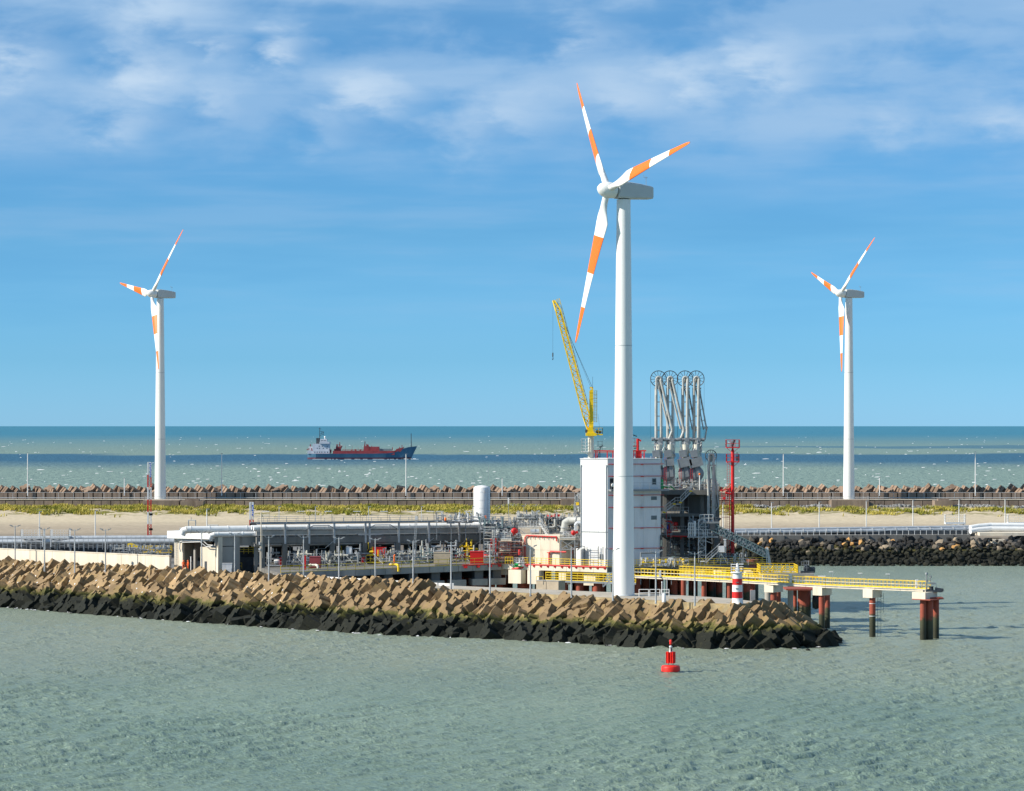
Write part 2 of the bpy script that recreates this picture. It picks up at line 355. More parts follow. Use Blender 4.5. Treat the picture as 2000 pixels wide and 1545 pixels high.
# ------------------------------------------------------------------ sea
def sea_material():
    m = bpy.data.materials.new('sea_water'); m.use_nodes = True; t = NT(m.node_tree)
    out = t.n('ShaderNodeOutputMaterial'); b = t.n('ShaderNodeBsdfDiffuse'); gl = t.n('ShaderNodeBsdfGlossy'); mx = t.n('ShaderNodeMixShader'); t.l(b.outputs[0], mx.inputs[1]); t.l(gl.outputs[0], mx.inputs[2]); t.l(mx.outputs[0], out.inputs[0])
    pos = t.n('ShaderNodeNewGeometry').outputs['Position']
    x, y, z = t.sep(pos)
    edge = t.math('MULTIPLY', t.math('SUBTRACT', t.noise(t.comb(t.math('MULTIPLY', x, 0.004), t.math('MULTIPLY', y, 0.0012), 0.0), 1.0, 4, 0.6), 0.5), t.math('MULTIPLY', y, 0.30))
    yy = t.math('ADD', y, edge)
    silt, cloud_shade, deep = (0.150, 0.215, 0.185), (0.045, 0.120, 0.185), (0.050, 0.190, 0.270)
    patch = t.ramp(t.noise(t.comb(t.math('MULTIPLY', x, 0.02), t.math('MULTIPLY', y, 0.012), 0.0), 1.0, 4, 0.55), 0.3, 0.7)
    c = t.mix(patch, (0.172, 0.250, 0.196), (0.240, 0.318, 0.242))
    c = t.mix(t.ramp(yy, 300, 400), c, t.mix(patch, (0.245, 0.292, 0.220), (0.285, 0.326, 0.242)))
    c = t.mix(t.ramp(yy, 440, 900), c, (0.195, 0.268, 0.228))
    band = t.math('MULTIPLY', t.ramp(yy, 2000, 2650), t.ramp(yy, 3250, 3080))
    c = t.mix(band, c, cloud_shade)  # cloud shadow on the far sea, painted into the water colour
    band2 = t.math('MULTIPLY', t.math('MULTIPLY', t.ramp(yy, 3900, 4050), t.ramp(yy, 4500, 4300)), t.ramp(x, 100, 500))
    c = t.mix(t.math('MULTIPLY', band2, 0.7), c, cloud_shade)  # fainter strip of the same painted cloud shadow
    c = t.mix(t.ramp(t.math('LOGARITHM', t.math('MAXIMUM', yy, 10.0), 2.718), 7.95, 9.35), c, deep)
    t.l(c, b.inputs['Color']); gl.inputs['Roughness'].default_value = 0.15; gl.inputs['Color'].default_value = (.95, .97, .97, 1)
    # a ruffled sea mirrors less of the low sky the farther off (and so the more foreshortened) its slopes are
    fr = t.n('ShaderNodeFresnel'); fr.inputs['IOR'].default_value = 1.33
    t.l(t.math('MULTIPLY', fr.outputs[0], t.ramp(y, 560, 1300, 0.84, 0.16)), mx.inputs[0])
    far = t.ramp(y, 300, 1500)
    h1 = t.noise(t.comb(t.math('MULTIPLY', x, 0.62), t.math('MULTIPLY', y, 1.25), 0.0), 1.9, 4, 0.66, 0.25)
    h2 = t.noise(t.comb(t.math('MULTIPLY', x, 0.16), t.math('MULTIPLY', y, 0.06), 0.0), 1.0, 5, 0.62, 0.3)
    hh = t.math('ADD', t.math('MULTIPLY', h1, t.ramp(y, 300, 1500, 1.0, 0.25)), t.math('MULTIPLY', h2, t.ramp(y, 300, 1500, 0.6, 7.0)))
    bp = t.n('ShaderNodeBump'); bp.inputs['Strength'].default_value = 1.0; bp.inputs['Distance'].default_value = 0.42
    t.l(hh, bp.inputs['Height']); t.l(bp.outputs[0], b.inputs['Normal']); t.l(bp.outputs[0], gl.inputs['Normal']); t.l(bp.outputs[0], fr.inputs['Normal'])
    return m
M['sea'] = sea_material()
def build_sea():
    ys = [-4000, -800, -100, 100, 170]
    y = 205.0
    while y < 2600: ys.append(y); y += 0.32 * max(1.0, (y / 270.0) ** 1.55)
    while y < 130000: ys.append(y); y *= 1.18
    ys = np.array(ys); nc = 540
    u = np.concatenate(([-40, -6, -2.0], np.linspace(-1, 1, nc), [2.0, 6, 40]))
    half = np.maximum(0.235 * np.maximum(ys, 200.0), 50.0)
    Xg = u[None, :] * half[:, None]; Yg = np.repeat(ys[:, None], len(u), 1); Zg = np.zeros_like(Xg)
    rs = np.random.RandomState(5)
    sp = np.gradient(ys)[:, None]
    for i in range(56):
        lam = 0.95 * (3.4 / 0.95) ** rs.rand(); th = R(rs.normal(-66, 19)); k = 2 * math.pi / lam
        a = 0.0185 * lam ** 0.5 * (0.6 + 0.8 * rs.rand())
        ph = k * (Xg * math.cos(th) + Yg * math.sin(th)) + rs.rand() * 6.28
        fade = np.clip(lam / (3.2 * sp) - 0.35, 0, 1) * np.clip(lam / (3.2 * (half[:, None] * 2 / nc)) - 0.35, 0, 1)
        Zg += a * fade * (np.sin(ph) - 0.38 * np.sin(2 * ph))
    Zg = 0.11 * (np.exp(np.clip(Zg / 0.11, -3, 2.2)) - 1.0) * 0.40
    gust = 0.78 + 0.30 * np.sin(Xg * 0.045 + Yg * 0.021 + 1.0) * np.sin(Yg * 0.033 - Xg * 0.017) + 0.14 * np.sin(Xg * 0.11 - Yg * 0.05)
    Zg *= gust
    edge = (np.abs(u) > 1.0)[None, :] | (Yg < 200); Zg[edge] = 0
    nr, ncx = Xg.shape
    co = np.stack([Xg, Yg, Zg], -1).reshape(-1, 3)
    i = np.arange(nr * ncx).reshape(nr, ncx)
    q = np.stack([i[:-1, :-1], i[:-1, 1:], i[1:, 1:], i[1:, :-1]], -1).reshape(-1, 4)
    me = bpy.data.meshes.new('sea'); me.vertices.add(len(co)); me.vertices.foreach_set('co', co.astype(np.float32).ravel())
    me.loops.add(q.size); me.loops.foreach_set('vertex_index', q.astype(np.int32).ravel())
    me.polygons.add(len(q)); me.polygons.foreach_set('loop_start', np.arange(0, q.size, 4, dtype=np.int32))
    me.polygons.foreach_set('use_smooth', np.ones(len(q), dtype=bool))
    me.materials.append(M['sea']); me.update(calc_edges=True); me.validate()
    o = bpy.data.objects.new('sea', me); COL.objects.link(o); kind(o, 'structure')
build_sea()

# breaking crests out on the open sea
M['foam'] = mk('foam', (0.85, 0.87, 0.86), 0.9, var=0.1, scale=1.5)
mb = MB(); rr = random.Random(3)
for k in range(620):
    py = HY + 10 + 108 * rr.random() ** 1.15
    Y = F * EYE / (py - HY)
    if Y > 9000: continue
    if Y > 5500 and rr.random() < .5: continue
    if 2150 < Y < 3100 and rr.random() < 0.55: continue
    x = X(rr.uniform(-120, 2120), Y)
    L = rr.uniform(.5, 2.2) * (2.2 if rr.random() < 0.15 else 1) * (0.75 + Y / 4200); h = rr.uniform(0.06, 0.24) * (0.6 + Y / 4200)
    n = 6; top = []; bot = []; back = []
    for i in range(n + 1):
        t = i / n; e = math.sin(math.pi * t) ** 0.6
        xx = x + (t - .5) * L; sk = (t - .5) * L * 0.12
        top.append((xx, Y + 0.6, 0.15 + sk * .3 + h * e * rr.uniform(.55, 1))); bot.append((xx, Y - 0.5 * e, 0.05 + sk * .3)); back.append((xx, Y + 2.5 * e + .7, 0.0))
    mb.add(bot + top + back, [(i, i + 1, n + 2 + i, n + 1 + i) for i in range(n)] + [(n + 1 + i, n + 2 + i, 2 * n + 3 + i, 2 * n + 2 + i) for i in range(n)])
o = kind(mb.build('whitecaps', M['foam']), 'stuff'); o['label'] = 'small white breaking crests scattered over the open sea'

# ------------------------------------------------------------------ outer breakwater, sea wall, dunes, beach
def hnoise(x, y, seed=0):
    return (math.sin(x * 0.31 + seed) * math.cos(y * 0.27 - seed * 1.3) + 0.6 * math.sin(x * 0.83 + y * 0.41 + seed * 2) + 0.35 * math.sin(x * 1.9 - y * 1.3 + seed))
XW = 235
bw = MB()
bw.prism([(-XW, 854.6, -2), (-XW, 854.6, 11.0), (-XW, 866, 11.0), (-XW, 892, -2)], (2 * XW, 0, 0))
outer = kind(bw.build('outer_breakwater', M['core']), 'structure')

def block_mesh(name, s=1.25, taper=0.94, seed=0, spot=True):
    """grooved armour cube: square plan with a half-round channel down each side"""
    q = random.Random(seed); pl = []
    g, d = 0.30 * s, 0.26 * s
    for k in range(4):
        a = k * math.pi / 2; c, sn = math.cos(a), math.sin(a)
        for (x, y) in ((s, -s * .92), (s, -g), (s - d * .8, -g * .55), (s - d * .8, g * .55), (s, g), (s, s * .92)):
            x += q.uniform(-.03, .03) * s; y += q.uniform(-.03, .03) * s
            pl.append((x * c - y * sn, x * sn + y * c))
    n = len(pl); b = MB()
    lo = [(x, y, -s) for x, y in pl]; hi = [(x * taper, y * taper, s + q.uniform(-.03, .03)) for x, y in pl]
    b.add(lo + hi, [(i, (i + 1) % n, n + (i + 1) % n, n + i) for i in range(n)] + [tuple(range(n - 1, -1, -1)), tuple(range(n, 2 * n))])
    if spot:
        b.cyl(q.uniform(-.3, .3), q.uniform(-.3, .3), s, s + 0.07, 0.13, n=6, m=1)
    return b.mesh(name, [M['block'], M['white']])
BLK = [block_mesh('concrete_block', 1.25, 0.94, i) for i in range(5)]
BLKO = [block_mesh('concrete_block', 1.3, 0.97, i + 20, False) for i in range(3)]
M['oblock'] = tidal('outer_armour', (0.235, 0.165, 0.115), -9, -8, objvar=0.28, bump=0.3)
for me in BLKO: me.materials[0] = M['oblock']
x = -175.0; i = 0
while x < 176:
    back = i % 2
    s = rnd.uniform(0.85, 1.12)
    put('concrete_block', BLKO[i % 3], (x, 858.5 + back * 2.8 + rnd.uniform(-.4, .4), 11.3 + back * 0.7 + rnd.uniform(-.18, .2)),
        (R(rnd.uniform(5, 25)), R(rnd.choice([26, 30, 34, 30, 14, -24]) + rnd.uniform(-6, 6)), R(rnd.uniform(15, 45))), (s,) * 3, outer)
    x += rnd.uniform(1.5, 2.05); i += 1

wall = thing('sea_wall', 'long brown concrete sea wall in two tiers of panels behind the dunes', 'sea wall', (0, 848, 7))
b = MB(); b.box(-XW, XW, 1.0 - 2.6, 6.6, -1.5, 2.62)                    # ledge body, front at Y 846.4
b.box(-XW, XW, 6.05, 6.6, 2.62, 4.55); b.build('wall_core', M['core'], wall)
pu = MB(); pu.box(-1.26, 1.26, -0.14, 0.14, 0, 1.98); pu.box(-.03, .03, -.16, -.141, 0, 1.98, 0); mu = pu.mesh('wall_panel', M['conwall'])
pl_ = MB(); pl_.box(-1.33, 1.33, -0.16, 0.16, 0, 2.2); ml = pl_.mesh('wall_panel', M['conwall'])
nx = 112
for k in range(nx):
    x = -160 + k * 2.87
    put('wall_panel', mu, (x, 5.85, 2.63), (0, 0, R(rnd.uniform(-.8, .8))), (1, 1, rnd.uniform(.985, 1.02)), wall)
    put('wall_panel', ml, (x + 0.7, -1.80 + rnd.uniform(-.05, .03), 0.20), (0, 0, R(rnd.uniform(-.9, .9))), (1, 1, 1), wall)
kb = MB(); kb.box(-XW, XW, -2.05, -1.1, 2.63, 2.86); kb.build('kerb', M['concl'], wall)
rl = MB()
for k in range(72): rl.bar((-165 + k * 4.6, 4.9, 2.64), (-165 + k * 4.6, 4.9, 4.75), 0.05)
rl.bar((-166, 4.9, 4.72), (166, 4.9, 4.72), 0.05); rl.bar((-166, 4.9, 3.1), (166, 4.9, 3.1), 0.11)
rl.build('railing', M['white'], wall)

def ground_z(x, Y):
    pts = [(640, -2.5), (690, -0.5), (720, 2.0), (746, 3.2), (772, 4.1), (796, 5.1), (812, 6.0), (832, 7.2), (850, 7.4)]
    for (a, za), (b_, zb) in zip(pts, pts[1:]):
        if Y <= b_: z = za + (zb - za) * (Y - a) / (b_ - a); break
    else: z = 7.4
    if Y > 800: z += 0.28 * hnoise(x * 0.9, Y, 1.0) * min(1, (Y - 800) / 12)
    return z
def beach_material():
    m = bpy.data.materials.new('sand'); m.use_nodes = True; t = NT(m.node_tree)
    out = t.n('ShaderNodeOutputMaterial'); b = t.n('ShaderNodeBsdfPrincipled'); t.l(b.outputs[0], out.inputs[0])
    pos = t.n('ShaderNodeNewGeometry').outputs['Position']; x, y, z = t.sep(pos)
    zn = t.math('ADD', z, t.math('MULTIPLY', t.math('SUBTRACT', t.noise(t.vmath('MULTIPLY', pos, (.03, .12, 0)), 1, 4), .5), 1.2))
    c = t.mix(t.ramp(zn, 2.5, 3.6), (0.17, 0.145, 0.115), (0.37, 0.305, 0.22))     # wet sand, then damp, then dry
    c = t.mix(t.ramp(zn, 4.0, 5.2), c, (0.52, 0.44, 0.305))
    f = t.ramp(t.noise(pos, 0.6, 5, .65), .25, .75, .86, 1.14); c = t.mix(1.0, c, t.comb(f, f, f), 'MULTIPLY')
    g = t.ramp(t.noise(t.vmath('MULTIPLY', pos, (1, 1.4, 1)), 0.22, 4, .6), .47, .56)
    c = t.mix(t.math('MULTIPLY', g, t.ramp(y, 808, 822)), c, (0.16, 0.15, 0.035))
    t.l(c, b.inputs['Base Color']); b.inputs['Roughness'].default_value = 0.95; b.inputs['Specular IOR Level'].default_value = 0.2
    bp = t.n('ShaderNodeBump'); bp.inputs['Strength'].default_value = .4; bp.inputs['Distance'].default_value = .2
    t.l(t.noise(pos, 1.2, 5, .6), bp.inputs['Height']); t.l(bp.outputs[0], b.inputs['Normal'])
    return m
b = MB(); xs = [-XW + i * 1.9 for i in range(int(2 * XW / 1.9) + 1)]; yv = [640, 690, 720, 746, 772, 790, 800, 805, 810, 815, 820, 825, 830, 835, 840, 846]
b.v = [(x, Y, ground_z(x, Y)) for Y in yv for x in xs]; n = len(xs)
for j in range(len(yv) - 1):
    for i in range(n - 1): b.f.append([j * n + i, j * n + i + 1, (j + 1) * n + i + 1, (j + 1) * n + i]); b.m.append(0); b.sm.append(True)
kind(b.build('beach', beach_material()), 'structure')

def grass_material():
    m = bpy.data.materials.new('marram_grass'); m.use_nodes = True; t = NT(m.node_tree)
    out = t.n('ShaderNodeOutputMaterial'); b = t.n('ShaderNodeBsdfPrincipled'); t.l(b.outputs[0], out.inputs[0])
    pos = t.n('ShaderNodeNewGeometry').outputs['Position']
    a = t.ramp(t.noise(t.vmath('MULTIPLY', pos, (1, 1, .3)), 0.16, 4, .6), .36, .62); a2 = t.ramp(t.noise(pos, 1.6, 4, .6), .3, .7)
    c = t.mix(a, (0.20, 0.23, 0.03), (0.62, 0.52, 0.12)); c = t.mix(t.math('MULTIPLY', a2, .55), c, (0.24, 0.22, 0.05))
    t.l(c, b.inputs['Base Color']); b.inputs['Roughness'].default_value = 0.85; b.inputs['Specular IOR Level'].default_value = .15
    return m
g = MB(); q = random.Random(11); cnt = 0
while cnt < 24000:
    x = q.uniform(-175, 175); Y = 807 + 38 * q.random() ** 0.75
    if x > 72 and Y > 833: continue
    dens = 0.34 + 0.62 * hnoise(x * 0.5, Y * 0.7, 3.0) + (Y - 826) * 0.045
    if q.random() > dens: continue
    cnt += 1; z = ground_z(x, Y) - .05; h = q.uniform(.55, 1.45); r = q.uniform(.25, .6)
    for k in range(3):
        a = q.uniform(0, 6.28); wdt = .16; lean = (math.cos(a) * r + .25, math.sin(a) * r)
        p0 = (x - wdt * math.sin(a), Y + wdt * math.cos(a), z); p1 = (x + wdt * math.sin(a), Y - wdt * math.cos(a), z)
        g.add([p0, p1, (x + lean[0], Y + lean[1], z + h * q.uniform(.7, 1))], [(0, 1, 2)])
o = kind(g.build('dune_grass', grass_material()), 'stuff'); o['label'] = 'tufts of green and straw coloured marram grass on the dunes'

# quarry rocks
def rock_mesh(seed):
    bm = bmesh.new(); bmesh.ops.create_icosphere(bm, subdivisions=1, radius=1.0); q = random.Random(seed)
    ax = (q.uniform(.8, 1.25), q.uniform(.7, 1.0), q.uniform(.6, .9))
    for v in bm.verts:
        f = q.uniform(.72, 1.16); v.co = Vector((v.co.x * ax[0] * f, v.co.y * ax[1] * f, v.co.z * ax[2] * f))
    me = bpy.data.meshes.new('rock'); bm.to_mesh(me); bm.free(); me.materials.append(M['rock']); return me
ROCK = [rock_mesh(s) for s in range(7)]
def add_rock(mb_, loc, s, q, seed):
    me = ROCK[seed % 7]; m4 = Matrix.Rotation(q.uniform(0, 6.28), 3, Vector((q.uniform(-1, 1), q.uniform(-1, 1), 1)).normalized())
    mb_.add([m4 @ (v.co * s) + Vector(loc) for v in me.vertices], [tuple(p.vertices) for p in me.polygons])
M['grubble'] = mk('grey_rubble', (0.23, 0.23, 0.22), 0.9, var=.35, scale=.8, bump=.3)
rb = MB(); q = random.Random(2)
for k in range(900):
    t = q.random(); x = 72 + (t ** .9) * 105; dep = 2.5 + 5 * t
    Y = 845.6 - q.random() * dep; add_rock(rb, (x, Y, ground_z(x, Y) + .1 + .25 * q.random()), q.uniform(.35, .8), q, k)
for k in range(420):
    x = q.uniform(-6, 30); Y = 845.6 - q.random() * 7; add_rock(rb, (x, Y, ground_z(x, Y) + .1 + .25 * q.random()), q.uniform(.35, .75), q, k)
o = kind(rb.build('grey_rubble', M['grubble']), 'stuff'); o['label'] = 'band of grey rubble stones at the foot of the sea wall'

# turbine bases and boxes on the wall
def wall_box(px0, px1, py0, py1, Y0, label, name='wall_chamber', cat='concrete chamber', lid=None):
    x0, x1 = X(px0, Y0), X(px1, Y0); z0, z1 = Z(py1, Y0) - 1.0, Z(py0, Y0)
    t = thing(name, label, cat, ((x0 + x1) / 2, Y0, z0))
    hw = (x1 - x0) / 2; b_ = MB(); b_.box(-hw, hw, 0, 5.5, 0, z1 - z0); b_.build('chamber', M['conwall'], t)
    if lid:
        c = MB(); c.box(-hw * lid, hw * lid, .6, 3, z1 - z0 + .003, z1 - z0 + .55); c.build('roof_hatch', M['conwall'], t)
    return t
wall_box(279, 349, 977.5, 992, 840.5, 'brown concrete plinth carrying the turbine nearest the lattice mast', 'turbine_plinth', 'plinth')
wall_box(1624, 1697, 976.5, 991, 840.5, 'brown concrete plinth carrying the turbine beside the grey rubble band', 'turbine_plinth', 'plinth')
wall_box(352, 397, 978.5, 994, 839.5, 'low concrete chamber in shadow next to a turbine plinth', lid=.6)
wall_box(1826, 1861, 978, 993, 839.5, 'low concrete chamber on the wall above the rubble', lid=.6)
wall_box(1096, 1136, 975, 990, 840.8, 'low concrete chamber behind the tall white building')
for (pa, pb) in ((282, 352), (1622, 1698)):
    x0, x1 = X(pa, 841), X(pb, 841); t = thing('plinth_railing', 'thin grey guard railing round the plinth of the turbine ' + ('behind the lattice mast' if pa < 999 else 'over the grey rubble'), 'railing', ((x0 + x1) / 2, 841.2, Z(977, 841)))
    hw = (x1 - x0) / 2; b_ = MB(); b_.rail([(-hw, 4, 0), (-hw, 0, 0), (hw, 0, 0), (hw, 4, 0)], 1.1, 1.8, .04); b_.build('rails', M['galv'], t)
# poles along the outer wall
def thin_pole(px, py0, py1, label, Y=853.2):
    t = thing('wall_pole', label, 'pole', (X(px, Y), Y, Z(py1, Y)), group='white poles along the sea wall')
    h = (py1 - py0) * Y / F
    b_ = MB(); b_.cyl(0, 0, 0, h, .17, .11, 8); b_.build('shaft', M['white'], t)
    c = MB(); c.box(-.3, .3, -.12, .12, h, h + .12); c.build('lamp_head', M['grey'], t)
    return t
for px, py, lab in ((54, 885, 'tall thin white pole on the sea wall at the frame edge, left of the mast'), (243, 934, 'short white pole on the sea wall just left of the lattice mast'),
                    (433, 886, 'tall thin white pole on the sea wall between the left turbine and the ship'), (793, 887, 'tall thin white pole crossing the bow of the distant ship'),
                    (981, 934, 'short white pole on the sea wall right of the white tank'), (1530, 887, 'tall thin white pole right of the red monitor tower'),
                    (1718, 933, 'short white pole just right of the right hand turbine'), (1905, 883, 'tall thin white pole at the far right of the sea wall')):
    thin_pole(px, py, 968, lab)
# ------------------------------------------------------------------ near breakwater
Wp = [(-120.7, 527), (-90, 495.8), (-64.2, 470.6), (-40.7, 447.8), (-19.6, 430.3), (0, 421), (18.5, 406.5), (32.3, 403.7), (41.2, 404.6), (45.8, 408.2), (48.0, 415), (47, 424), (44, 431), (36, 436)]
Cp = [(-126, 546), (-97, 520), (-70, 497), (-46, 475), (-22, 454), (0.8, 437.2), (19.5, 420.2), (32, 409.8), (34.5, 410.4), (36, 411.6), (36.8, 413.4), (36.9, 415.4), (36.3, 417), (35, 418.5)]
CZ = [6.3, 6.3, 6.3, 6.2, 5.9, 5.6, 5.6, 5.6, 5.6, 5.6, 5.6, 5.6, 5.6, 5.6]
mid = [((a[0] * .5 + c[0] * .5), (a[1] * .5 + c[1] * .5)) for a, c in zip(Wp, Cp)]
arc = [0]
for a, c in zip(mid, mid[1:]): arc.append(arc[-1] + math.hypot(a[0] - c[0], a[1] - c[1]))
def station(s):
    s = max(0, min(arc[-1] - 1e-4, s))
    for i in range(len(arc) - 1):
        if s <= arc[i + 1]:
            t = (s - arc[i]) / (arc[i + 1] - arc[i])
            L = lambda p: (p[i][0] + (p[i + 1][0] - p[i][0]) * t, p[i][1] + (p[i + 1][1] - p[i][1]) * t)
            return L(Wp), L(Cp), CZ[i] + (CZ[i + 1] - CZ[i]) * t
def slope_pt(s, u):
    a, c, z = station(s)
    return Vector((a[0] + (c[0] - a[0]) * u, a[1] + (c[1] - a[1]) * u, -0.5 + (z + .3) * u))
# core: slope sheet sunk under the blocks, crest, back wall to the basin
BACK = [(-131, 560), (-92, 527), (-57, 497), (-33, 478), (-10, 456), (9.3, 442.7), (26, 431), (33, 423.5), (35.2, 422), (36, 420.8), (36.3, 419.8), (36.3, 419.4), (36.1, 419.2), (35, 419)]
b = MB(); n = len(Wp)
row0 = [(p[0], p[1], -3.0) for p in Wp]; row1 = [(p[0], p[1], -1.6) for p in Wp]
row2 = [(p[0] + (c[0] - p[0]) * .9, p[1] + (c[1] - p[1]) * .9, z - 1.3) for p, c, z in zip(Wp, Cp, CZ)]
row3 = [(c[0], c[1], z - .06) for c, z in zip(Cp, CZ)]; row4 = [(p[0], p[1], z - .06) for p, z in zip(BACK, CZ)]; row5 = [(p[0], p[1], -3) for p in BACK]
b.v = row0 + row1 + row2 + row3 + row4 + row5
for j in range(5):
    for i in range(n - 1): b.f.append([j * n + i, j * n + i + 1, (j + 1) * n + i + 1, (j + 1) * n + i]); b.m.append(0); b.sm.append(False)
breakwater = kind(b.build('breakwater', M['core']), 'structure')
# service road on the crest with a lichen-covered kerb
CR = [(-60, 493.5), (-46, 477), (-22, 456), (0.8, 438.2), (8.5, 430.6), (15.5, 423.6), (21.6, 417.9), (27, 412.6), (32.2, 409.2), (34.6, 410.6), (35.8, 412.2), (36.2, 414.6), (35.6, 417)]
BK = [(-56, 498), (-32, 478), (-9, 456.6), (9.5, 443.4), (16, 438.6), (22, 434.8), (26.5, 430.4), (31, 425.6), (33.4, 422.6), (34, 421.4), (34.2, 420.4), (34.3, 419.6), (34.3, 418.8)]
b = MB(); k = len(CR)
b.v = [(x, y, 5.99) for x, y in CR] + [(x, y, 6.0) for x, y in BK]
for i in range(k - 1): b.f.append([i, i + 1, k + i + 1, k + i]); b.m.append(0); b.sm.append(False)
road = kind(b.build('road', M['road']), 'structure')
b = MB()
for (p, q2) in zip(CR, CR[1:]):
    p, q2 = Vector((*p, 0)), Vector((*q2, 0)); d = (q2 - p); nrm = Vector((d.y, -d.x, 0)).normalized()
    m_ = (p + q2) / 2 + nrm * .5; b.boxv((m_.x, m_.y, 5.45), d * .5 * 1.01, nrm * .55, (0, 0, .62 + rnd.uniform(-.02, .02)))
kind(b.build('kerb', M['lichen']), 'structure')

rows, pitch = 8, 2.3
ns = int(arc[-1] / pitch)
indiv, rest = [], MB()
q = random.Random(21)
def orient(q, wild=1.0):
    n_ = Vector((q.gauss(-.85, .27 * wild), q.gauss(-.40, .27 * wild), q.uniform(.65, 1.15))).normalized()
    tv = Vector((n_.x, n_.y, 0)); tv = (tv - n_ * tv.dot(n_)).normalized(); bv = n_.cross(tv)
    m = Matrix((tv, bv, n_)).transposed() @ Matrix.Rotation(R(q.gauss(0, 20 * wild)), 3, 'Z')
    return m.to_euler()
for i in range(ns):
    for j in range(rows):
        s = (i + .5 + (.5 if j % 2 else 0)) * pitch + q.uniform(-.45, .45); u = (j + .38) / rows + q.uniform(-.03, .03)
        p = slope_pt(s, u); a_, c_, cz = station(s)
        right = p.x > -13
        sc = q.choice([.8, .94, 1.0, 1.08, 1.18, 1.32]) * q.uniform(.95, 1.05)
        if right and j == rows - 1: sc *= .72; p.z -= .35
        p.z += q.uniform(-.15, .45) + (.05 if 2 < j and not right else 0)
        if s > arc[9]: p.z -= .4; sc *= .95
        vis = j >= 4 and s < arc[10]
        rec = (p, orient(q, 1.0 if j > 3 else 1.5), sc, (i * 3 + j) % 5)
        (indiv if vis and len(indiv) < 258 else rest.__dict__.setdefault('recs', [])).append(rec)
    # heaped crest on the higher, landward part
    if p.x < -11 and i % 1 == 0:
        s = (i + .5) * pitch; p = slope_pt(s, 1.0 + q.uniform(-.05, .02)); p.z = 5.75 + q.uniform(-.2, .45)
        if p.x < -60: p = slope_pt(s, .96); p.z = 6.0 + q.uniform(-.1, .25)
        indiv.append((p, orient(q, .8) if q.random() < .75 or p.x > -60 else Matrix.Rotation(R(q.uniform(20, 50)), 3, 'Z').to_euler(), q.uniform(.9, 1.06), i % 5))
indiv, extra = indiv[:300], indiv[300:]
for p, e, sc, k in indiv: put('concrete_block', BLK[k], p, e, (sc * 1.18, sc * .80, sc * .64), breakwater)
for p, e, sc, k in rest.__dict__.pop('recs') + extra:
    m3 = e.to_matrix() @ Matrix.Diagonal((1.15, .9, .8)); me = BLK[k]
    rest.add([m3 @ (v.co * sc) + p for v in me.vertices], [tuple(f.vertices) for f in me.polygons], 0)
# broken, weed-grown stones lapped by the water and small rubble at the kerb
for i in range(260):
    s = q.uniform(0, arc[10]); p = slope_pt(s, q.uniform(-.03, .42)); p.z += q.uniform(0, .9)
    add_rock(rest, p, q.uniform(.6, 1.25), q, i)
for i in range(120):
    s = q.uniform(arc[4] + 4, arc[8]); p = slope_pt(s, q.uniform(.86, .98)); p.z += q.uniform(.2, .7); add_rock(rest, p, q.uniform(.3, .7), q, i)
o = kind(rest.build('rubble', M['block'], breakwater), 'stuff')
def loose(px, py, sx, label):
    p = G(px, py, 0); mb_ = MB(); add_rock(mb_, (0, 0, 0), 1, random.Random(px), px); o_ = mb_.build('rock', M['rock'], None, loc=(p.x, p.y, 0)); o_.scale = (sx, .8, .35); tag(o_, label, 'rock')
loose(1500, 1270, .7, 'small dark rock awash just off the foot of the breakwater blocks'); loose(1578, 1270, .5, 'smaller dark rock awash near the pointed tip of the breakwater')
# white water where the swell meets the stones
b = MB()
for i in range(46):
    s = q.uniform(arc[1] - 8, arc[9]); a_, c_, _ = station(s); o_ = q.uniform(-.4, .8)
    x, y = a_[0] - .35 * o_, a_[1] - o_ - 1.2; L = q.uniform(.1, .42)
    b.add([(x - L, y, .1), (x, y - .35, .12), (x + L, y - .1, .1), (x + L * .6, y + .3, .12 + .1 * q.random()), (x - L * .5, y + .3, .14)], [(0, 1, 2, 3, 4)])
o = kind(b.build('shore_foam', M['foam']), 'stuff'); o['label'] = 'thin flecks of foam along the foot of the breakwater'

# ------------------------------------------------------------------ parapet wall at the landward end
pw = thing('parapet_wall', 'long low sunlit cream parapet wall above the armour blocks', 'wall', (-95, 522.6, 6))
A, Bq = Vector((-131, 552.5, 6)), Vector((-59.8, 493, 6)); dirv = (Bq - A).normalized(); nrm = Vector((dirv.y, -dirv.x, 0)); Lw = (Bq - A).length; nseg = 15
for i in range(nseg):
    c = A + dirv * (Lw * (i + .5) / nseg) + Vector((0, 0, 1.4)); mb_ = MB()
    mb_.boxv(c, dirv * (Lw / nseg / 2 - .03), nrm * .25, (0, 0, 1.72)); mb_.build('wall_panel', M['concl'], pw, True)
mb_ = MB(); mb_.boxv(A + dirv * Lw / 2 + Vector((0, 0, 3.16)), dirv * Lw / 2, nrm * .32, (0, 0, .07)); mb_.build('coping', M['concl'], pw, True)
# ground of the landward terminal
b = MB(); poly = [(-150, 640), (-150, 566), (-95, 524), (-58, 495), (-33, 478.5), (-30, 486), (-30, 560), (-36, 640)]
b.prism([(x, y, -2) for x, y in poly], (0, 0, 8.0)); kind(b.build('ground', M['concd']), 'structure')

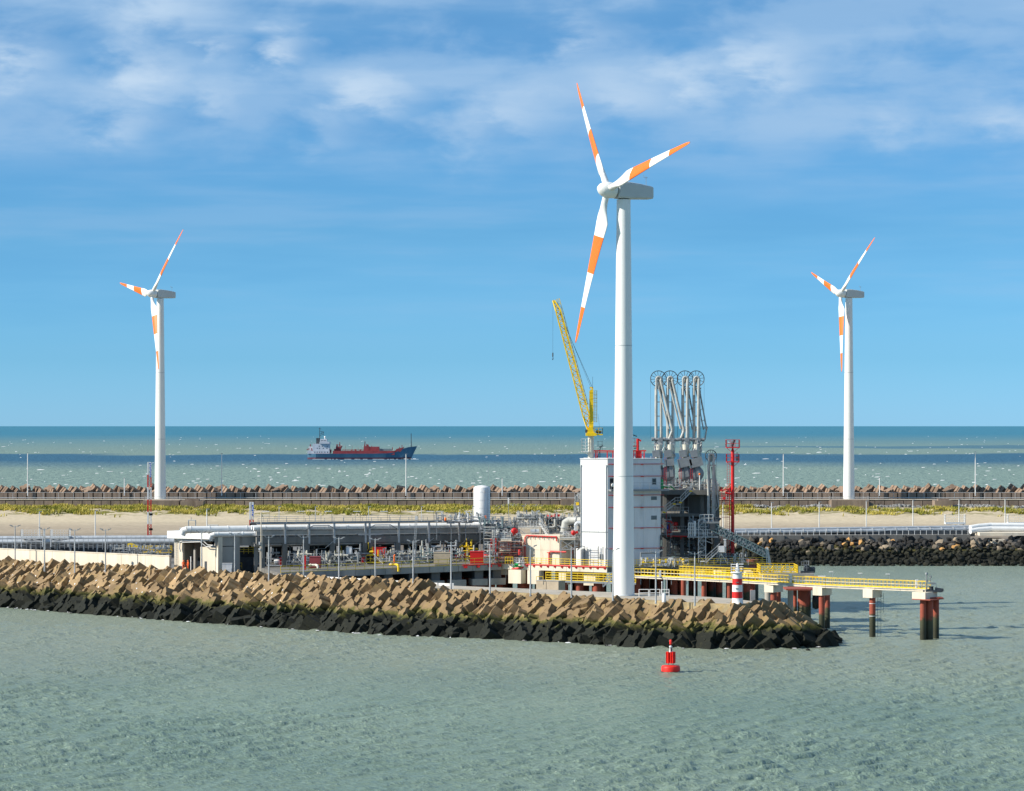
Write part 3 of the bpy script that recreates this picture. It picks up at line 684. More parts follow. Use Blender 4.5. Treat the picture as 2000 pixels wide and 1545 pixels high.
# ------------------------------------------------------------------ road lamps
def lamp_proto():
    t = thing('lamp_post', 'x', 'lamp post', (0, 0, 0), group='grey twin lamp posts along the breakwater road')
    a = MB(); a.cyl(0, 0, 0, 7.55, .14, .085, 8); a.box(-.16, .16, -.16, .16, 0, .05); a.build('pole', M['galv'], t)
    a = MB(); a.bar((-.62, 0, 7.5), (.62, 0, 7.5), .05); a.bar((0, 0, 7.3), (0, 0, 7.75), .06); a.build('crossarm', M['galv'], t)
    for s in (-1, 1):
        a = MB(); a.prism([(s * .5, -.22, 7.55), (s * .98, -.22, 7.72), (s * .98, -.22, 7.86), (s * .5, -.22, 7.72)], (0, .44, 0)); a.build('lamp_head', M['grey'], t)
    return t
lp = lamp_proto()
LPX = [(29.5, 1025), (87, 1030), (146, 1032), (206, 1032), (394, 1036), (458.5, 1040), (525, 1045), (593, 1045), (662, 1048), (733, 1050), (807, 1054), (881, 1056), (957, 1060), (1036, 1064), (1116, 1066), (1197, 1070), (1281, 1074), (1357, 1077)]
ORD = ['first', 'second', 'third', 'fourth', 'fifth', 'sixth', 'seventh', 'eighth', 'ninth', 'tenth', 'eleventh', 'twelfth', 'thirteenth', 'fourteenth', 'fifteenth']
big = sum(1 for p_ in LPX if p_[0] < 1200)
for i, (px, pt) in enumerate(LPX):
    Y = YG(pt, 13.85); loc = (X(px, Y), Y, 6.0)
    if px < 220: lab = ['grey lamp post behind the parapet wall, nearest the frame edge', 'grey lamp post behind the parapet wall, second from the frame edge', 'grey lamp post behind the parapet wall, under the white railed platforms', 'grey lamp post behind the parapet wall, nearest the lattice mast'][i]
    elif px < 480: lab = ['grey lamp post standing in front of the concrete portal opening', 'grey lamp post between the concrete portal and the pipe rack, by a pale locker'][i - 4]
    elif px < 1200: lab = 'grey twin-head lamp post on the road, %s to the left of the big turbine tower' % ORD[sum(1 for p_ in LPX if px < p_[0] < 1200)]
    else: lab = ['grey twin-head lamp post right of the big turbine tower, by the white barriers', 'grey twin-head lamp post nearest the red and white beacon'][i - 16]
    o = lp if i == 0 else copy_tree(lp)
    o.location = loc; o['label'] = lab; o.rotation_euler = (0, 0, R(rnd.uniform(-12, 12)))
# guard rail
def guard(a, b_, label):
    a, b_ = Vector(a), Vector(b_); t = thing('guard_rail', label, 'guard rail', a, group='white guard rails on the breakwater road')
    mb_ = MB(); d = (b_ - a).normalized(); mb_.boxv((a + b_) / 2 + Vector((0, 0, .72)), d * (b_ - a).length / 2, Vector((d.y, -d.x, 0)) * .05, (0, 0, .2)); mb_.build('beam', M['white'], t, True)
    mb_ = MB(); k = int((b_ - a).length / 2)
    for i in range(k + 1): p = a.lerp(b_, i / k) + Vector((.1, .1, 0)); mb_.bar(p, p + Vector((0, 0, .75)), .07)
    mb_.build('posts', M['galv'], t, True)
def GR(px, py): Y = YG(py, 6.9); return (X(px, Y), Y, 6.0)
guard(GR(497, 1119), GR(598, 1125), 'white guard rail beside the road, shorter stretch near the pale kerb block'); guard(GR(603, 1124.5), GR(879, 1140), 'long white guard rail beside the road behind the armour blocks')
t = tag(MB().box(-.35, .35, -.35, .35, 0, .95).build('rail_end', M['white'], None, loc=GR(882, 1140)), 'white square end post of the long guard rail', 'post')

# ------------------------------------------------------------------ wind turbines
def turbine(base, hub_h, rot0, psi, tilt, Rb, label, rt, rb, antenna=True):
    t = thing('wind_turbine', label, 'wind turbine', base, group='white wind turbines with orange banded blades')
    a = MB(); prof = [(rb, 0)]
    for k in range(1, 13): prof.append((rb + (rt - rb) * (k / 12) ** 1.0, .13 + (hub_h - 1.55) * k / 12))
    a.lathe(prof, 40); a.build('tower', M['tower'], t)
    a = MB(); a.lathe([(rb * 1.06, 0), (rb * 1.06, .14), (rb * .9, .15)], 40); a.build('base_flange', M['nac'], t)
    for fz_ in (.30, .63):
        r_ = rb + (rt - rb) * fz_ + .012; zz = (hub_h - 1.4) * fz_; a = MB(); a.lathe([(r_, zz), (r_, zz + .16)], 40); a.build('section_joint', M['nac'], t)
    up = Vector((-math.sin(psi), -math.cos(psi), 0)); h = Vector((math.cos(psi), -math.sin(psi), 0)); z = Vector((0, 0, 1))
    ax = (up * math.cos(tilt) + z * math.sin(tilt)).normalized(); V = (z * math.cos(tilt) - up * math.sin(tilt)).normalized()
    hub = up * 2.75 + z * hub_h
    # nacelle: lofted box with rounded corners
    a = MB(); secs = [(-1.35, .98, .10, 1.1), (-1.2, 1.18, .0, 1.25), (0.4, 1.22, -.03, 1.30), (2.4, 1.2, -.10, 1.16), (4.55, 1.12, -.26, .93), (4.67, 1.0, -.26, .82)]; ring = 12; st = []
    nax = (up * math.cos(R(1.5)) + z * math.sin(R(1.5)))
    for (d, hw, zc, hh) in secs:
        for i in range(ring):
            th = 2 * math.pi * (i + .5) / ring; c, s_ = math.cos(th), math.sin(th)
            sx_ = math.copysign(abs(c) ** .2, c); sz_ = math.copysign(abs(s_) ** .2, s_)
            st.append(z * (hub_h + zc + sz_ * hh) - up * d + h * sx_ * hw)
    fs = []
    for k in range(len(secs) - 1):
        for i in range(ring): fs.append((k * ring + i, k * ring + (i + 1) % ring, (k + 1) * ring + (i + 1) % ring, (k + 1) * ring + i))
    fs += [tuple(range(ring))[::-1], tuple(range((len(secs) - 1) * ring, len(secs) * ring))]
    a.add(st, fs); nac = a.build('nacelle', M['nac'], t)
    a = MB()
    for dd in (-.7, .7): a.bar(z * (hub_h + 1.36) + up * .5 + h * dd, z * (hub_h + .72) - up * 4.4 + h * dd, .05)
    a.bar(z * (hub_h + .6) - up * 3.9, z * (hub_h + 2.3) - up * 3.9, .05); a.bar(z * (hub_h + 2.1) - up * 4.2, z * (hub_h + 2.1) - up * 3.5, .04)
    a.bar(z * (hub_h + 2.1) - up * 3.5, z * (hub_h + 2.45) - up * 3.5, .05); a.box(-.01, .01, -.01, .01, hub_h + 1.3, hub_h + 1.32)
    a.build('wind_vane', M['galv'], nac)
    a = MB(); a.lathe([(0.02, 1.75), (.35, 1.66), (.75, 1.35), (1.08, .8), (1.22, .1), (1.22, -.6), (1.12, -1.2)], 28, hub, ax); a.build('hub', M['tower'], t)
    a = MB(); a.lathe([(.95, -1.55), (.95, -1.15)], 24, hub, ax); a.build('bearing_ring', M['grey'], t)
    fr = [.035, .06, .09, .13, .17, .21, .25, .30, .301, .36, .42, .48, .54, .541, .60, .66, .71, .765, .766, .82, .88, .94, .975, 1.0]
    for th in rot0:
        rv = h * math.sin(th) + V * math.cos(th); tv = h * math.cos(th) - V * math.sin(th)
        a = MB(); NP = 14; vs = []; fs = []; ms = []
        for f in fr:
            rr_ = f * Rb
            if f < .09: ch, tk = .95, .95
            else:
                e = min(1, (f - .09) / .13); e = e * e * (3 - 2 * e)
                full = 2.6 - 2.15 * max(0, (f - .22) / .78) ** .85
                ch = .95 * (1 - e) + full * e; tk = .95 * (1 - e) + full * .2 * e
                if f > .95: ch *= 1 - .55 * ((f - .95) / .05) ** 2
            be = R(21 - 11 * min(1, f * 1.4)); cv = tv * math.cos(be) + ax * math.sin(be); nv = rv.cross(cv).normalized()
            cen = hub + rv * rr_ - ax * (.5 * f * f) - tv * 0
            e2 = min(1, max(0, (f - .09) / .13))
            for i in range(NP):
                ph = 2 * math.pi * i / NP; xc = math.cos(ph); yc = math.sin(ph)
                xa = (.5 * xc) * ch - (.18 * ch) * e2
                ya = .5 * tk * yc * (1 - .55 * e2 * max(0, -xc)) * (1.15 if xc > 0 else 1)
                vs.append(cen + cv * xa + nv * ya)
        for k in range(len(fr) - 1):
            fm = (fr[k] + fr[k + 1]) / 2; mm = 1 if (.30 < fm < .541 or fm > .765) else 0
            for i in range(NP): fs.append((k * NP + i, k * NP + (i + 1) % NP, (k + 1) * NP + (i + 1) % NP, (k + 1) * NP + i)); ms.append(mm)
        a.v = [tuple(v_) for v_ in vs]; a.f = [list(f_) for f_ in fs]; a.m = ms; a.sm = [True] * len(fs)
        a.f.append(list(range((len(fr) - 1) * NP, len(fr) * NP))); a.m.append(1); a.sm.append(False)
        a.build('blade', [M['white'], M['orange']], t)
    return t
Yt = YG(1163, 6.0)
tb = turbine((X(1218, Yt), Yt, 6.0), (1163 - 372) * Yt / F, (R(-40.5), R(77.5), R(195)), R(64.3), R(7), 24.1, 'large wind turbine in front, rising from the breakwater road over the white building', 1.06, 1.66)
Yf = 846.0; zb = Z(976.3, Yf)
turbine((X(313, Yf + 2), Yf + 2, zb - .02), 403 * Yf / F, (R(40.3), R(-79.7), R(160.3)), R(56.4), R(6), 24.4, 'smaller wind turbine on the sea wall behind the red and white lattice mast', 1.05, 1.72)
turbine((X(1658, Yf + 2), Yf + 2, zb - .02), 403.5 * Yf / F, (R(49), R(-71.5), R(169)), R(70.3), R(6), 24.2, 'smaller wind turbine on the sea wall above the grey rubble and white pipeline', 1.05, 1.72)

# ------------------------------------------------------------------ buoy, beacon
p = G(1310, 1313, 0)
t = thing('channel_buoy', 'red channel buoy with a can topmark floating in the near water', 'buoy', (p.x, p.y, .26)); sc = p.y / F
a = MB(); a.lathe([(1.05, -.5), (1.18, -.4), (1.22, -.15), (1.22, .42), (1.14, .60), (.55, .66)], 28); a.build('float', M['buoy'], t)
a = MB(); a.lathe([(1.20, -.45), (1.235, -.4), (1.235, -.12)], 28); a.build('waterline_band', M['black'], t)
a = MB()
for i in range(4):
    th = R(45 + 90 * i); a.bar((.42 * math.cos(th), .42 * math.sin(th), .6), (.42 * math.cos(th), .42 * math.sin(th), 1.0), .06)
a.build('tower_feet', M['grey'], t)
for i in range(4):
    th = R(22 + 90 * i); c, s_ = math.cos(th), math.sin(th); pa = MB()
    pa.boxv((.44 * c, .44 * s_, 1.66), (.07 * c, .07 * s_, 0), (-.27 * s_, .27 * c, 0), (0, 0, .74)); pa.boxv((.58 * c, .58 * s_, 1.66), (.10 * c, .10 * s_, 0), (-.03 * s_, .03 * c, 0), (0, 0, .72)); pa.build('body_panel', M['buoy'], t)
a = MB(); a.lathe([(.26, .95), (.26, 2.35)], 10); a.build('core_tube', M['buoy'], t)
a = MB(); a.lathe([(.24, 2.36), (.17, 2.95), (.2, 2.97), (.2, 3.15), (.05, 3.2)], 14); la = a.build('lantern', M['clad'], t)
a = MB(); a.box(-.02, .13, -.26, -.2, 2.45, 2.9); a.build('lantern_door', M['black'], la)
a = MB(); a.bar((0, 0, 3.2), (0, 0, 3.38), .04); a.lathe([(.02, 3.34), (.17, 3.36), (.18, 3.4), (.18, 3.86), (.14, 3.95), (.02, 3.97)], 14); a.build('topmark', M['buoy'], t)

p = G(1441, 1181, 6.0)
t = thing('harbour_beacon', 'small round beacon tower in red and white bands with railed gallery', 'beacon', (p.x, p.y + .8, 6.0))
hb = (1181 - 1119) * p.y / F; a = MB(); rr0 = .76
segs = [(0, .20, 0), (.20, .40, 1), (.40, .615, 0), (.615, .815, 1), (.815, 1.0, 0)]
prof = [(rr0 + .06, 0)]; mats = []
for (u0, u1, mi) in segs: prof += [(rr0 + .03 - .1 * u0, u0 * hb + .001), (rr0 + .03 - .1 * u1, u1 * hb)]; mats += [mi, mi]
a.lathe(prof, 32, mats=mats); a.build('tower', [M['white'], M['red']], t)
a = MB(); a.lathe([(.98, hb), (.98, hb + .12), (.1, hb + .14)], 24); a.build('gallery', M['white'], t)
a = MB()
for i in range(10):
    q0, q1 = [(.95 * math.cos(R(36 * k)), .95 * math.sin(R(36 * k)), hb + .12) for k in (i, i + 1)]; a.rail([q0, q1], 1.1, 5, .035, 3)
a.build('railing', M['white'], t)
a = MB(); a.lathe([(.3, hb + .12), (.3, hb + .7), (.18, hb + .75), (.18, hb + 1.2), (.05, hb + 1.4)], 12); a.build('lantern', M['white'], t)
a = MB(); a.bar((.85, .5, 0), (.85, .5, hb + 4.4), .035); a.build('aerial', M['galv'], t)
a = MB(); a.ladder((-.9, -.4, hb * .75), (-.9, -.4, hb + 1.3), .4, (0, 1, 0)); a.build('ladder', M['white'], t)
a = MB(); a.box(-.3, .1, -.80, -.70, hb * .49, hb * .52); a.box(-.3, .15, -.79, -.69, hb * .69, hb * .71); a.build('grille', M['grey'], t)

# ------------------------------------------------------------------ distant tanker
Ys = YG(897, 0); K = Ys / F
t = thing('tanker_ship', 'blue and maroon gas tanker steaming past on the open sea', 'ship', (X(601, Ys), Ys, 0))
def sx_(zx): return (zx - 160) / 7.692 * K
def sz_(zy): return (597 - zy) / 7.692 * K
Lh = sx_(1805); st = [0, .012, .03, .08, .16, .6, .72, .80, .87, .92, .96, .985, 1.0]
def dk(u):  # top edge of the blue hull
    zx = 160 + u * 1645
    return sz_(np.interp(zx, [160, 500, 560, 1430, 1520, 1620, 1805], [512, 512, 522, 505, 485, 420, 400]))
def bm_(u): return 8.3 * min(1, (u / .10 + .25)) ** .6 * (1 - max(0, (u - .70) / .30) ** 2.0)
def rake(u, z, top): return max(0, (u - .82) / .18) ** 1.5 * (1 - max(0, z) / max(top, 1e-3)) * sx_(255)
a = MB(); lv = [-1.5, 0.0, 1.75, None]; ring = 8; vs = []
for u in st:
    top = dk(u)
    for side in (-1, 1):
        for l_ in (lv if side < 0 else lv[::-1]):
            zz_ = top if l_ is None else l_
            wz = bm_(u) * (.82 + .18 * min(1, max(0, zz_) / top)) * (1 if u < .9 or l_ is None else .7)
            vs.append((u * Lh - rake(u, zz_, top), side * max(wz, .05), zz_))
fs = []; ms = []
for k in range(len(st) - 1):
    for i in range(ring):
        j = (i + 1) % ring; fs.append((k * ring + i, (k + 1) * ring + i, (k + 1) * ring + j, k * ring + j)); ms.append(1 if i in (0, 1, 5, 6, 7) else (2 if i == 3 else 0))
a.add(vs, fs + [tuple(range(ring))[::-1], tuple(range((len(st) - 1) * ring, len(st) * ring))])
a.m = ms + [0, 0]; a.build('hull', [M['hull'], M['boot'], M['deckred']], t)
def zb(a_, x0, x1, y0, y1, wd, m=0): a_.box(sx_(x0), sx_(x1), -wd, wd, sz_(y1), sz_(y0), m); return a_
a = MB(); zb(a, 545, 1470, 470, 530, 7.4); a.prism([(sx_(1440), -6.5, sz_(505)), (sx_(1560), -6.5, sz_(480)), (sx_(1610), -6.5, sz_(412)), (sx_(1500), -6.5, sz_(440))], (0, 13, 0)); a.build('trunk_deck', M['deckred'], t)
a = MB(); zb(a, 255, 497, 468, 514, 7.6); zb(a, 240, 492, 365, 467, 6.6); zb(a, 165, 262, 470, 514, 6.0); zb(a, 178, 235, 405, 469, 2.0)
dh = a.build('deckhouse', M['hazedwhite'], t)
a = MB(); zb(a, 345, 495, 335, 364, 8.0); zb(a, 352, 455, 295, 334, 5.2); a.build('wheelhouse', M['hazedwhite'], dh)
for (yc, wd, xs_) in ((490, 7.6, (275, 310, 345, 380, 425, 465)), (432, 6.6, (310, 345, 400, 455)), (400, 6.6, (340, 385, 460)), (318, 5.2, (370, 392, 414, 436))):
    for xx in xs_: b_ = MB(); b_.box(sx_(xx - 6), sx_(xx + 6), -wd - .06, -wd - .003, sz_(yc + 7), sz_(yc - 7)); b_.build('window', M['glass'], dh)
a = MB(); zb(a, 290, 340, 278, 364, 2.6); a.build('funnel', M['dark'], t)
a = MB(); a.bar((sx_(340), 0, sz_(300)), (sx_(340), 0, sz_(118)), .5, r2=.25)
for (x0, y0, x1, y1) in ((340, 240, 405, 222), (400, 225, 392, 175), (352, 215, 405, 190), (325, 140, 358, 140), (340, 175, 385, 185), (375, 225, 372, 180)): a.bar((sx_(x0), 0, sz_(y0)), (sx_(x1), 0, sz_(y1)), .25)
a.build('radar_mast', M['dark'], t)
a = MB(); a.lathe([(.05, sz_(248)), (.9, sz_(255)), (1.0, sz_(265)), (.6, sz_(276)), (.4, sz_(295))], 12, (sx_(422), -2, 0)); a.build('radome', M['white'], t)
a = MB(); a.bar((sx_(1716), 0, sz_(410)), (sx_(1714), 0, sz_(208)), .55, r2=.35); a.bar((sx_(1716), -.8, sz_(240)), (sx_(1716), .8, sz_(240)), .3); a.build('foremast', M['dark'], t)
a = MB(); zb(a, 1090, 1237, 408, 470, 4.5); zb(a, 1005, 1085, 400, 470, 4); zb(a, 1040, 1075, 375, 400, 2)
for (x0, y0, x1, y1) in ((1022, 400, 1022, 328), (1060, 400, 1045, 365), (1000, 470, 1022, 340), (1118, 408, 1118, 395)): a.bar((sx_(x0), -1, sz_(y0)), (sx_(x1), -1, sz_(y1)), .4)
a.build('compressor_house', M['deckred'], t)
a = MB(); zb(a, 560, 660, 440, 480, 4); zb(a, 585, 665, 405, 440, 3); zb(a, 592, 612, 372, 405, 1.5); zb(a, 498, 515, 450, 500, 3)
for (x0, y0, x1, y1) in ((643, 410, 643, 340), (625, 375, 680, 405), (660, 440, 680, 395), (1435, 460, 1435, 418), (1578, 412, 1578, 385), (1540, 430, 1540, 408)): a.bar((sx_(x0), -2, sz_(y0)), (sx_(x1), -2, sz_(y1)), .45)
a.build('crane_post', M['deckred'], t)
a = MB()
for k in range(14): xx = 690 + k * 23; a.bar((sx_(xx), -5.5, sz_(472)), (sx_(xx), -5.5, sz_(452)), .22)
a.bar((sx_(680), -5.5, sz_(455)), (sx_(1000), -5.5, sz_(455)), .3); zb(a, 815, 832, 450, 472, 2); zb(a, 865, 888, 446, 472, 2); zb(a, 945, 965, 448, 472, 2)
for xx, yt in ((730, 395), (830, 385), (920, 405)): a.bar((sx_(xx), -3, sz_(470)), (sx_(xx), -3, sz_(yt)), .12)
a.build('deck_piping', M['deckred'], t)
a = MB(); a.box(sx_(1245), sx_(1420), -3.5, 3.5, sz_(470), sz_(438)); a.build('hatch_cover', M['teal'], t)
a = MB(); a.bar((sx_(150), -3, sz_(452)), (sx_(190), -3, sz_(440)), .6); a.bar((sx_(205), -4, sz_(405)), (sx_(205), -4, sz_(372)), .6); a.bar((sx_(240), -5, sz_(500)), (sx_(222), -5, sz_(430)), .7); a.bar((sx_(268), -6, sz_(420)), (sx_(268), -6, sz_(362)), .8); a.build('lifeboat_davit', M['deckred'], t)
a = MB()
for k in range(40):
    xx = rnd.uniform(150, 1790); yv_ = -9.0 - rnd.random() * 2; L = rnd.uniform(1, 4); a.box(sx_(xx), sx_(xx) + L, yv_ - .6, yv_, 0, .35)
for k in range(20): xx = rnd.uniform(1560, 1760); a.box(sx_(xx), sx_(xx) + rnd.uniform(1, 4), -8, -6, 0, rnd.uniform(.3, .9))
o = kind(a.build('bow_wave', M['foam']), 'stuff'); o.location = t.location; o['label'] = 'broken white water along the waterline of the distant tanker'
# ------------------------------------------------------------------ jetty decks
ZD = 8.3
def wx(px, Y, z=None): return (X(px, Y), Y) if z is None else (X(px, Y), Y, z)
jd = thing('jetty_head_deck', 'sunlit concrete jetty deck on red piles carrying the white building', 'jetty', (X(1187, 470.6), 470.6, ZD))
d2 = [wx(980, 482.8), wx(1187, 470.6), wx(1462, 480), wx(1452, 503), wx(1300, 512), wx(975, 528)]
b = MB(); b.prism([(x, y, ZD - .85) for x, y in d2], (0, 0, .85)); b.build('deck_slab', M['concd'], jd, True)
for i in range(8):
    a_, c_ = Vector(wx(980, 482.8, ZD)).lerp(Vector(wx(1187, 470.6, ZD)), i / 8), Vector(wx(980, 482.8, ZD)).lerp(Vector(wx(1187, 470.6, ZD)), (i + 1) / 8); v_ = c_ - a_; n_ = Vector((v_.y, -v_.x, 0)).normalized()
    mb_ = MB(); mb_.boxv((a_ + c_) / 2 + n_ * .13 - Vector((0, 0, .42)), v_ / 2 - v_.normalized() * .025, n_ * .12, (0, 0, .47)); mb_.build('edge_panel', M['concl'], jd, True)  # paler than the slab: sunlight on the front edge put into the colour
b = MB()
for i in range(9):       # cross beams below the slab
    px = 985 + i * 60; p0 = wx(px, 478 + (4 if px < 1187 else 0) - min(6, abs(px - 985) * .03), 0); b.box(p0[0] - .6, p0[0] + .6, p0[1] + 1.6, 519, ZD - 1.95, ZD - .853)
b.build('cross_beam', M['concl'], jd, True)
PILES = [(1019, 481, .72), (1030, 484, .7), (1053, 486, .5), (1101, 480, .78), (1132, 478, .8), (1166, 476, .75), (1174, 480, .6), (1244, 477, .62), (1262, 484, .6), (1290, 481, .5), (1316, 480, .62), (1332, 481, .66), (1348, 486, .3), (1458, 482, .72), (1405, 484, .55)]
for px, Y, r in PILES:
    mb_ = MB(); mb_.cyl(X(px, Y), Y, -3, ZD - .9, r, n=16); mb_.build('pile', M['pile'], jd, True)
b = MB()
for i in range(70):
    px = 985 + (i % 14) * 37 + rnd.uniform(-6, 6); Y = 489 + (i // 14) * 7; b.cyl(X(px, Y), Y, -3, ZD - .9, rnd.choice([.5, .6, .9, 1.2]), n=10)
kind(b.build('inner_piles', M['pile'], jd, True), 'stuff')
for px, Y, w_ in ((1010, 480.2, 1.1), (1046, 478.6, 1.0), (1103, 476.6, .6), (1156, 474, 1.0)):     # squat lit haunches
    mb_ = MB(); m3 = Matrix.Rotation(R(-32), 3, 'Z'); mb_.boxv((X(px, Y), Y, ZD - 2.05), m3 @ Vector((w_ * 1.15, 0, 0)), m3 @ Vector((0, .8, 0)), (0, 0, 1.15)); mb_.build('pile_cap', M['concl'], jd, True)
b = MB(); e = [wx(985, 482.9, ZD), wx(1187, 471, ZD), wx(1300, 474.7, ZD), wx(1500, 481.4, ZD)]
b.rail(e[:2], 1.15, .95, .05, 3, toe=True); b.build('railing', M['railyel'], jd, True)
b = MB(); b.rail(e[1:], 1.15, 1.1, .05, 3, toe=True); b.build('railing', M['railyel'], jd, True)
fm = thing('fire_main', 'red fire water pipe clamped along the sunlit deck edge', 'pipe', wx(1028, 479.5, ZD))
b = MB(); fp = [Vector(wx(902, 479, ZD - .55)), Vector(wx(986, 482.0, ZD + .02)), Vector(wx(1021, 480.1, ZD + .02)), Vector(wx(1021, 480.0, ZD - .5)), Vector(wx(1000, 481.2, ZD - .85))]
b.tube([Vector(wx(1022, 480, ZD + .03)), Vector(wx(1184, 470.4, ZD + .03))], .13, 8); b.tube([fp[2], fp[3], fp[4]], .16, 8); b.build('pipe', M['red'], fm, True)
b = MB()
for i in range(12):
    p = Vector(wx(1028, 479.5, ZD)).lerp(Vector(wx(1180, 470.6, ZD)), i / 11); b.box(p.x - .09, p.x + .35, p.y - .12, p.y + .05, p.z - .32, p.z - .12)
b.build('clamps', M['red'], fm, True)

D1a, D1b = Vector(wx(548, 470, 7.35)), Vector(wx(979, 482.3, ZD - .02)); n1 = Vector((0.27, -0.963, 0)); bk1 = -n1 * 44
ad = thing('approach_deck', 'grey shaded concrete approach deck rising towards the jetty head', 'jetty', D1a)
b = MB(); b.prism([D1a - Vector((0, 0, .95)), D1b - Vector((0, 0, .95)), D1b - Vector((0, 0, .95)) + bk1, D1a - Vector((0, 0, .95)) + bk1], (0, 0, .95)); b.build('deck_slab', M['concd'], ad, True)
nseg = 15
for i in range(nseg):
    a_, c_ = D1a.lerp(D1b, i / nseg), D1a.lerp(D1b, (i + 1) / nseg); d = (c_ - a_); mb_ = MB()
    mb_.boxv((a_ + c_) / 2 + n1 * .13 - Vector((0, 0, .45)), d / 2 - d.normalized() * .03, n1 * .12, (0, 0, .52)); mb_.build('edge_panel', M['conc'], ad, True)
b = MB(); b.rail([D1a + n1 * .05, D1b + n1 * .05], 1.15, 1.6, .055, 2, toe=True); b.build('railing', M['railyel'], ad, True)
for i, px in enumerate((706, 757, 806, 850, 893, 936, 972)):
    t_ = (px - 548) / 431; p = D1a.lerp(D1b, t_) - n1 * 1.0; m3 = Matrix.Rotation(R(15.7), 3, 'Z')
    mb_ = MB(); mb_.boxv(p - n1 * 18 + Vector((0, 0, -1.7)), m3 @ Vector((.75, 0, 0)), m3 @ Vector((0, 18.5, 0)), (0, 0, .72)); mb_.build('cross_beam', M['concd'], ad, True)
    mb_ = MB(); mb_.boxv(p + Vector((0, 0, -2.95)), m3 @ Vector((1.35, 0, 0)), m3 @ Vector((0, 1.3, 0)), (0, 0, .55)); mb_.build('pile_cap', M['conc'], ad, True)
    for k in range(4):
        for dx_ in (-.7, .7):
            q3 = p - n1 * (.2 + k * 9) + m3 @ Vector((dx_, 0, 0)); mb_ = MB(); mb_.cyl(q3.x, q3.y, -3, p.z - 2.4 if k == 0 else p.z - 1.7, .55, n=12); mb_.build('pile', M['pile'], ad, True)
for i, px in enumerate((908, 933, 957, 976)):
    t_ = (px - 548) / 431; p = D1a.lerp(D1b, t_); mb_ = MB(); mb_.box(p.x - .3, p.x + .3, p.y - .5, p.y - .12, p.z - .42, p.z - .1); tag(mb_.build('flood_lamp', M['red'], None), 'small red box fixed under the shaded deck edge, %s from the lamp post' % ORD[i], 'box', 'red boxes under the deck edge')
b = MB(); b.tube([D1a.lerp(D1b, .82) + n1 * .3 + Vector((0, 0, .05)), D1b + n1 * .3 + Vector((0, 0, .05))], .1, 6)
tag(b.build('fire_main', M['red'], None), 'thin red pipe along the top of the shaded approach deck edge', 'pipe')

# ------------------------------------------------------------------ white building: stair tower and clad block
KY = 474.5; KX = X(1187, KY); zr = Z(897, KY); hB = zr - ZD
tw = thing('control_tower', 'tall narrow sunlit white tower at the corner of the jetty building', 'tower', (KX, KY, ZD), R(-30))
b = MB(); b.box(-5.25, 0, 0, 6.2, 0, hB); b.build('wall', M['white'], tw)
zs = Z(1039.5, KY) - ZD
for (z0, z1) in ((0.02, zs - .05), (zs + .05, hB - .12)):
    for k in range(3):
        x0 = -5.22 + k * 1.737; b = MB(); b.box(x0 + .012, x0 + 1.725, -.05, -.003, z0, z1); b.build('wall_panel', M['white'], tw)
b = MB(); b.box(-5.3, .05, -.12, 6.3, hB, hB + .14); b.build('roof', M['clad'], tw)
b = MB(); b.box(-5.3, .06, -.10, -.053, zs - .05, zs + .06); b.build('flashing', M['grey'], tw)
for xx in (-5.1, -.25): b = MB(); b.cyl(xx, -.14, .2, hB - 1.2, .06, n=8); b.box(xx - .1, xx + .1, -.2, -.05, hB - 1.25, hB - .95); b.build('downpipe', M['galv'], tw)
dx0 = -4.1
b = MB(); b.bar((-4.6, -1.0, 2.8), (-4.6, -1.0, 0), .05); b.tube([(-5.4, -.9, 2.6), (-4.6, -1.0, 3.3), (-3.9, -.9, 3.3)], .06, 6)
for xx in (-4.3, -4.1, -3.7): b.bar((xx, -.5, .1), (xx, -.5, 3.2), .05)
for zz in (.9, 1.8, 2.6): b.bar((-3.7, -.5, zz), (-1.6, -.5, zz), .04)
for xx in (-1.6, -.7): b.bar((xx, -.4, .1), (xx, -.4, 3.3), .07)
b.build('cable_tray', M['dark'], tw)
b = MB(); b.box(-5.6, -4.5, -.9, -.1, .05, 2.9); b.build('cabinet', M['white'], tw)
b = MB(); b.box(-3.45, -1.75, -.09, -.054, .03, 3.0); b.build('door', M['clad'], tw)
b = MB(); b.box(-1.5, -.85, -.16, -.056, 1.1, 2.0); b.build('panel_box', M['grey'], tw)

mb0 = thing('jetty_building', 'white clad block in shade beside the tower, with red pipes across its face', 'building', (KX, KY, ZD), R(20))
LB = 9.7
b = MB(); b.box(.04, LB, .04, 11, 0, hB - .02); b.build('wall', M['clad'], mb0)
def fz(py, f_=.5): return Z(py, KY + LB * .342 * f_) - ZD
levels = [0.02, fz(1071), fz(1031), fz(990.7), fz(967), fz(930), fz(906), hB - .06]
for k in range(len(levels) - 1):
    for j in range(3):
        x0 = .06 + j * 3.2; b = MB(); b.box(x0 + .012, x0 + 3.19, -.04, .037, levels[k] + .012, levels[k + 1] - .012); b.build('wall_panel', M['clad'], mb0)
b = MB(); b.box(-.02, LB + .06, -.12, 11.1, hB - .02, hB + .12); b.build('roof', M['white'], mb0)
for py in (906.4, 930, 967, 990.7, 1031, 1071):
    z_ = fz(py); b = MB(); b.bar((.1, -.16, z_), (LB + .5, -.16, z_), .055, 6)
    for xx in (1.0, 6.2): b.box(xx - .22, xx + .22, -.28, -.05, z_ - .12, z_ + .05)
    b.bar((LB + .5, -.16, z_), (LB + .5, 1.2, z_), .055, 6); b.build('fire_pipe', M['red'], mb0)
zb_ = fz(959); b = MB(); b.box(.1, LB + 1.0, -1.3, -.06, zb_, zb_ + .32); bal = b.build('balcony', M['grey'], mb0)
b = MB(); b.rail([(.1, -1.27, zb_ + .32), (LB + .95, -1.27, zb_ + .32)], 1.1, 1.9, .035, 2); b.build('railing', M['galv'], bal)
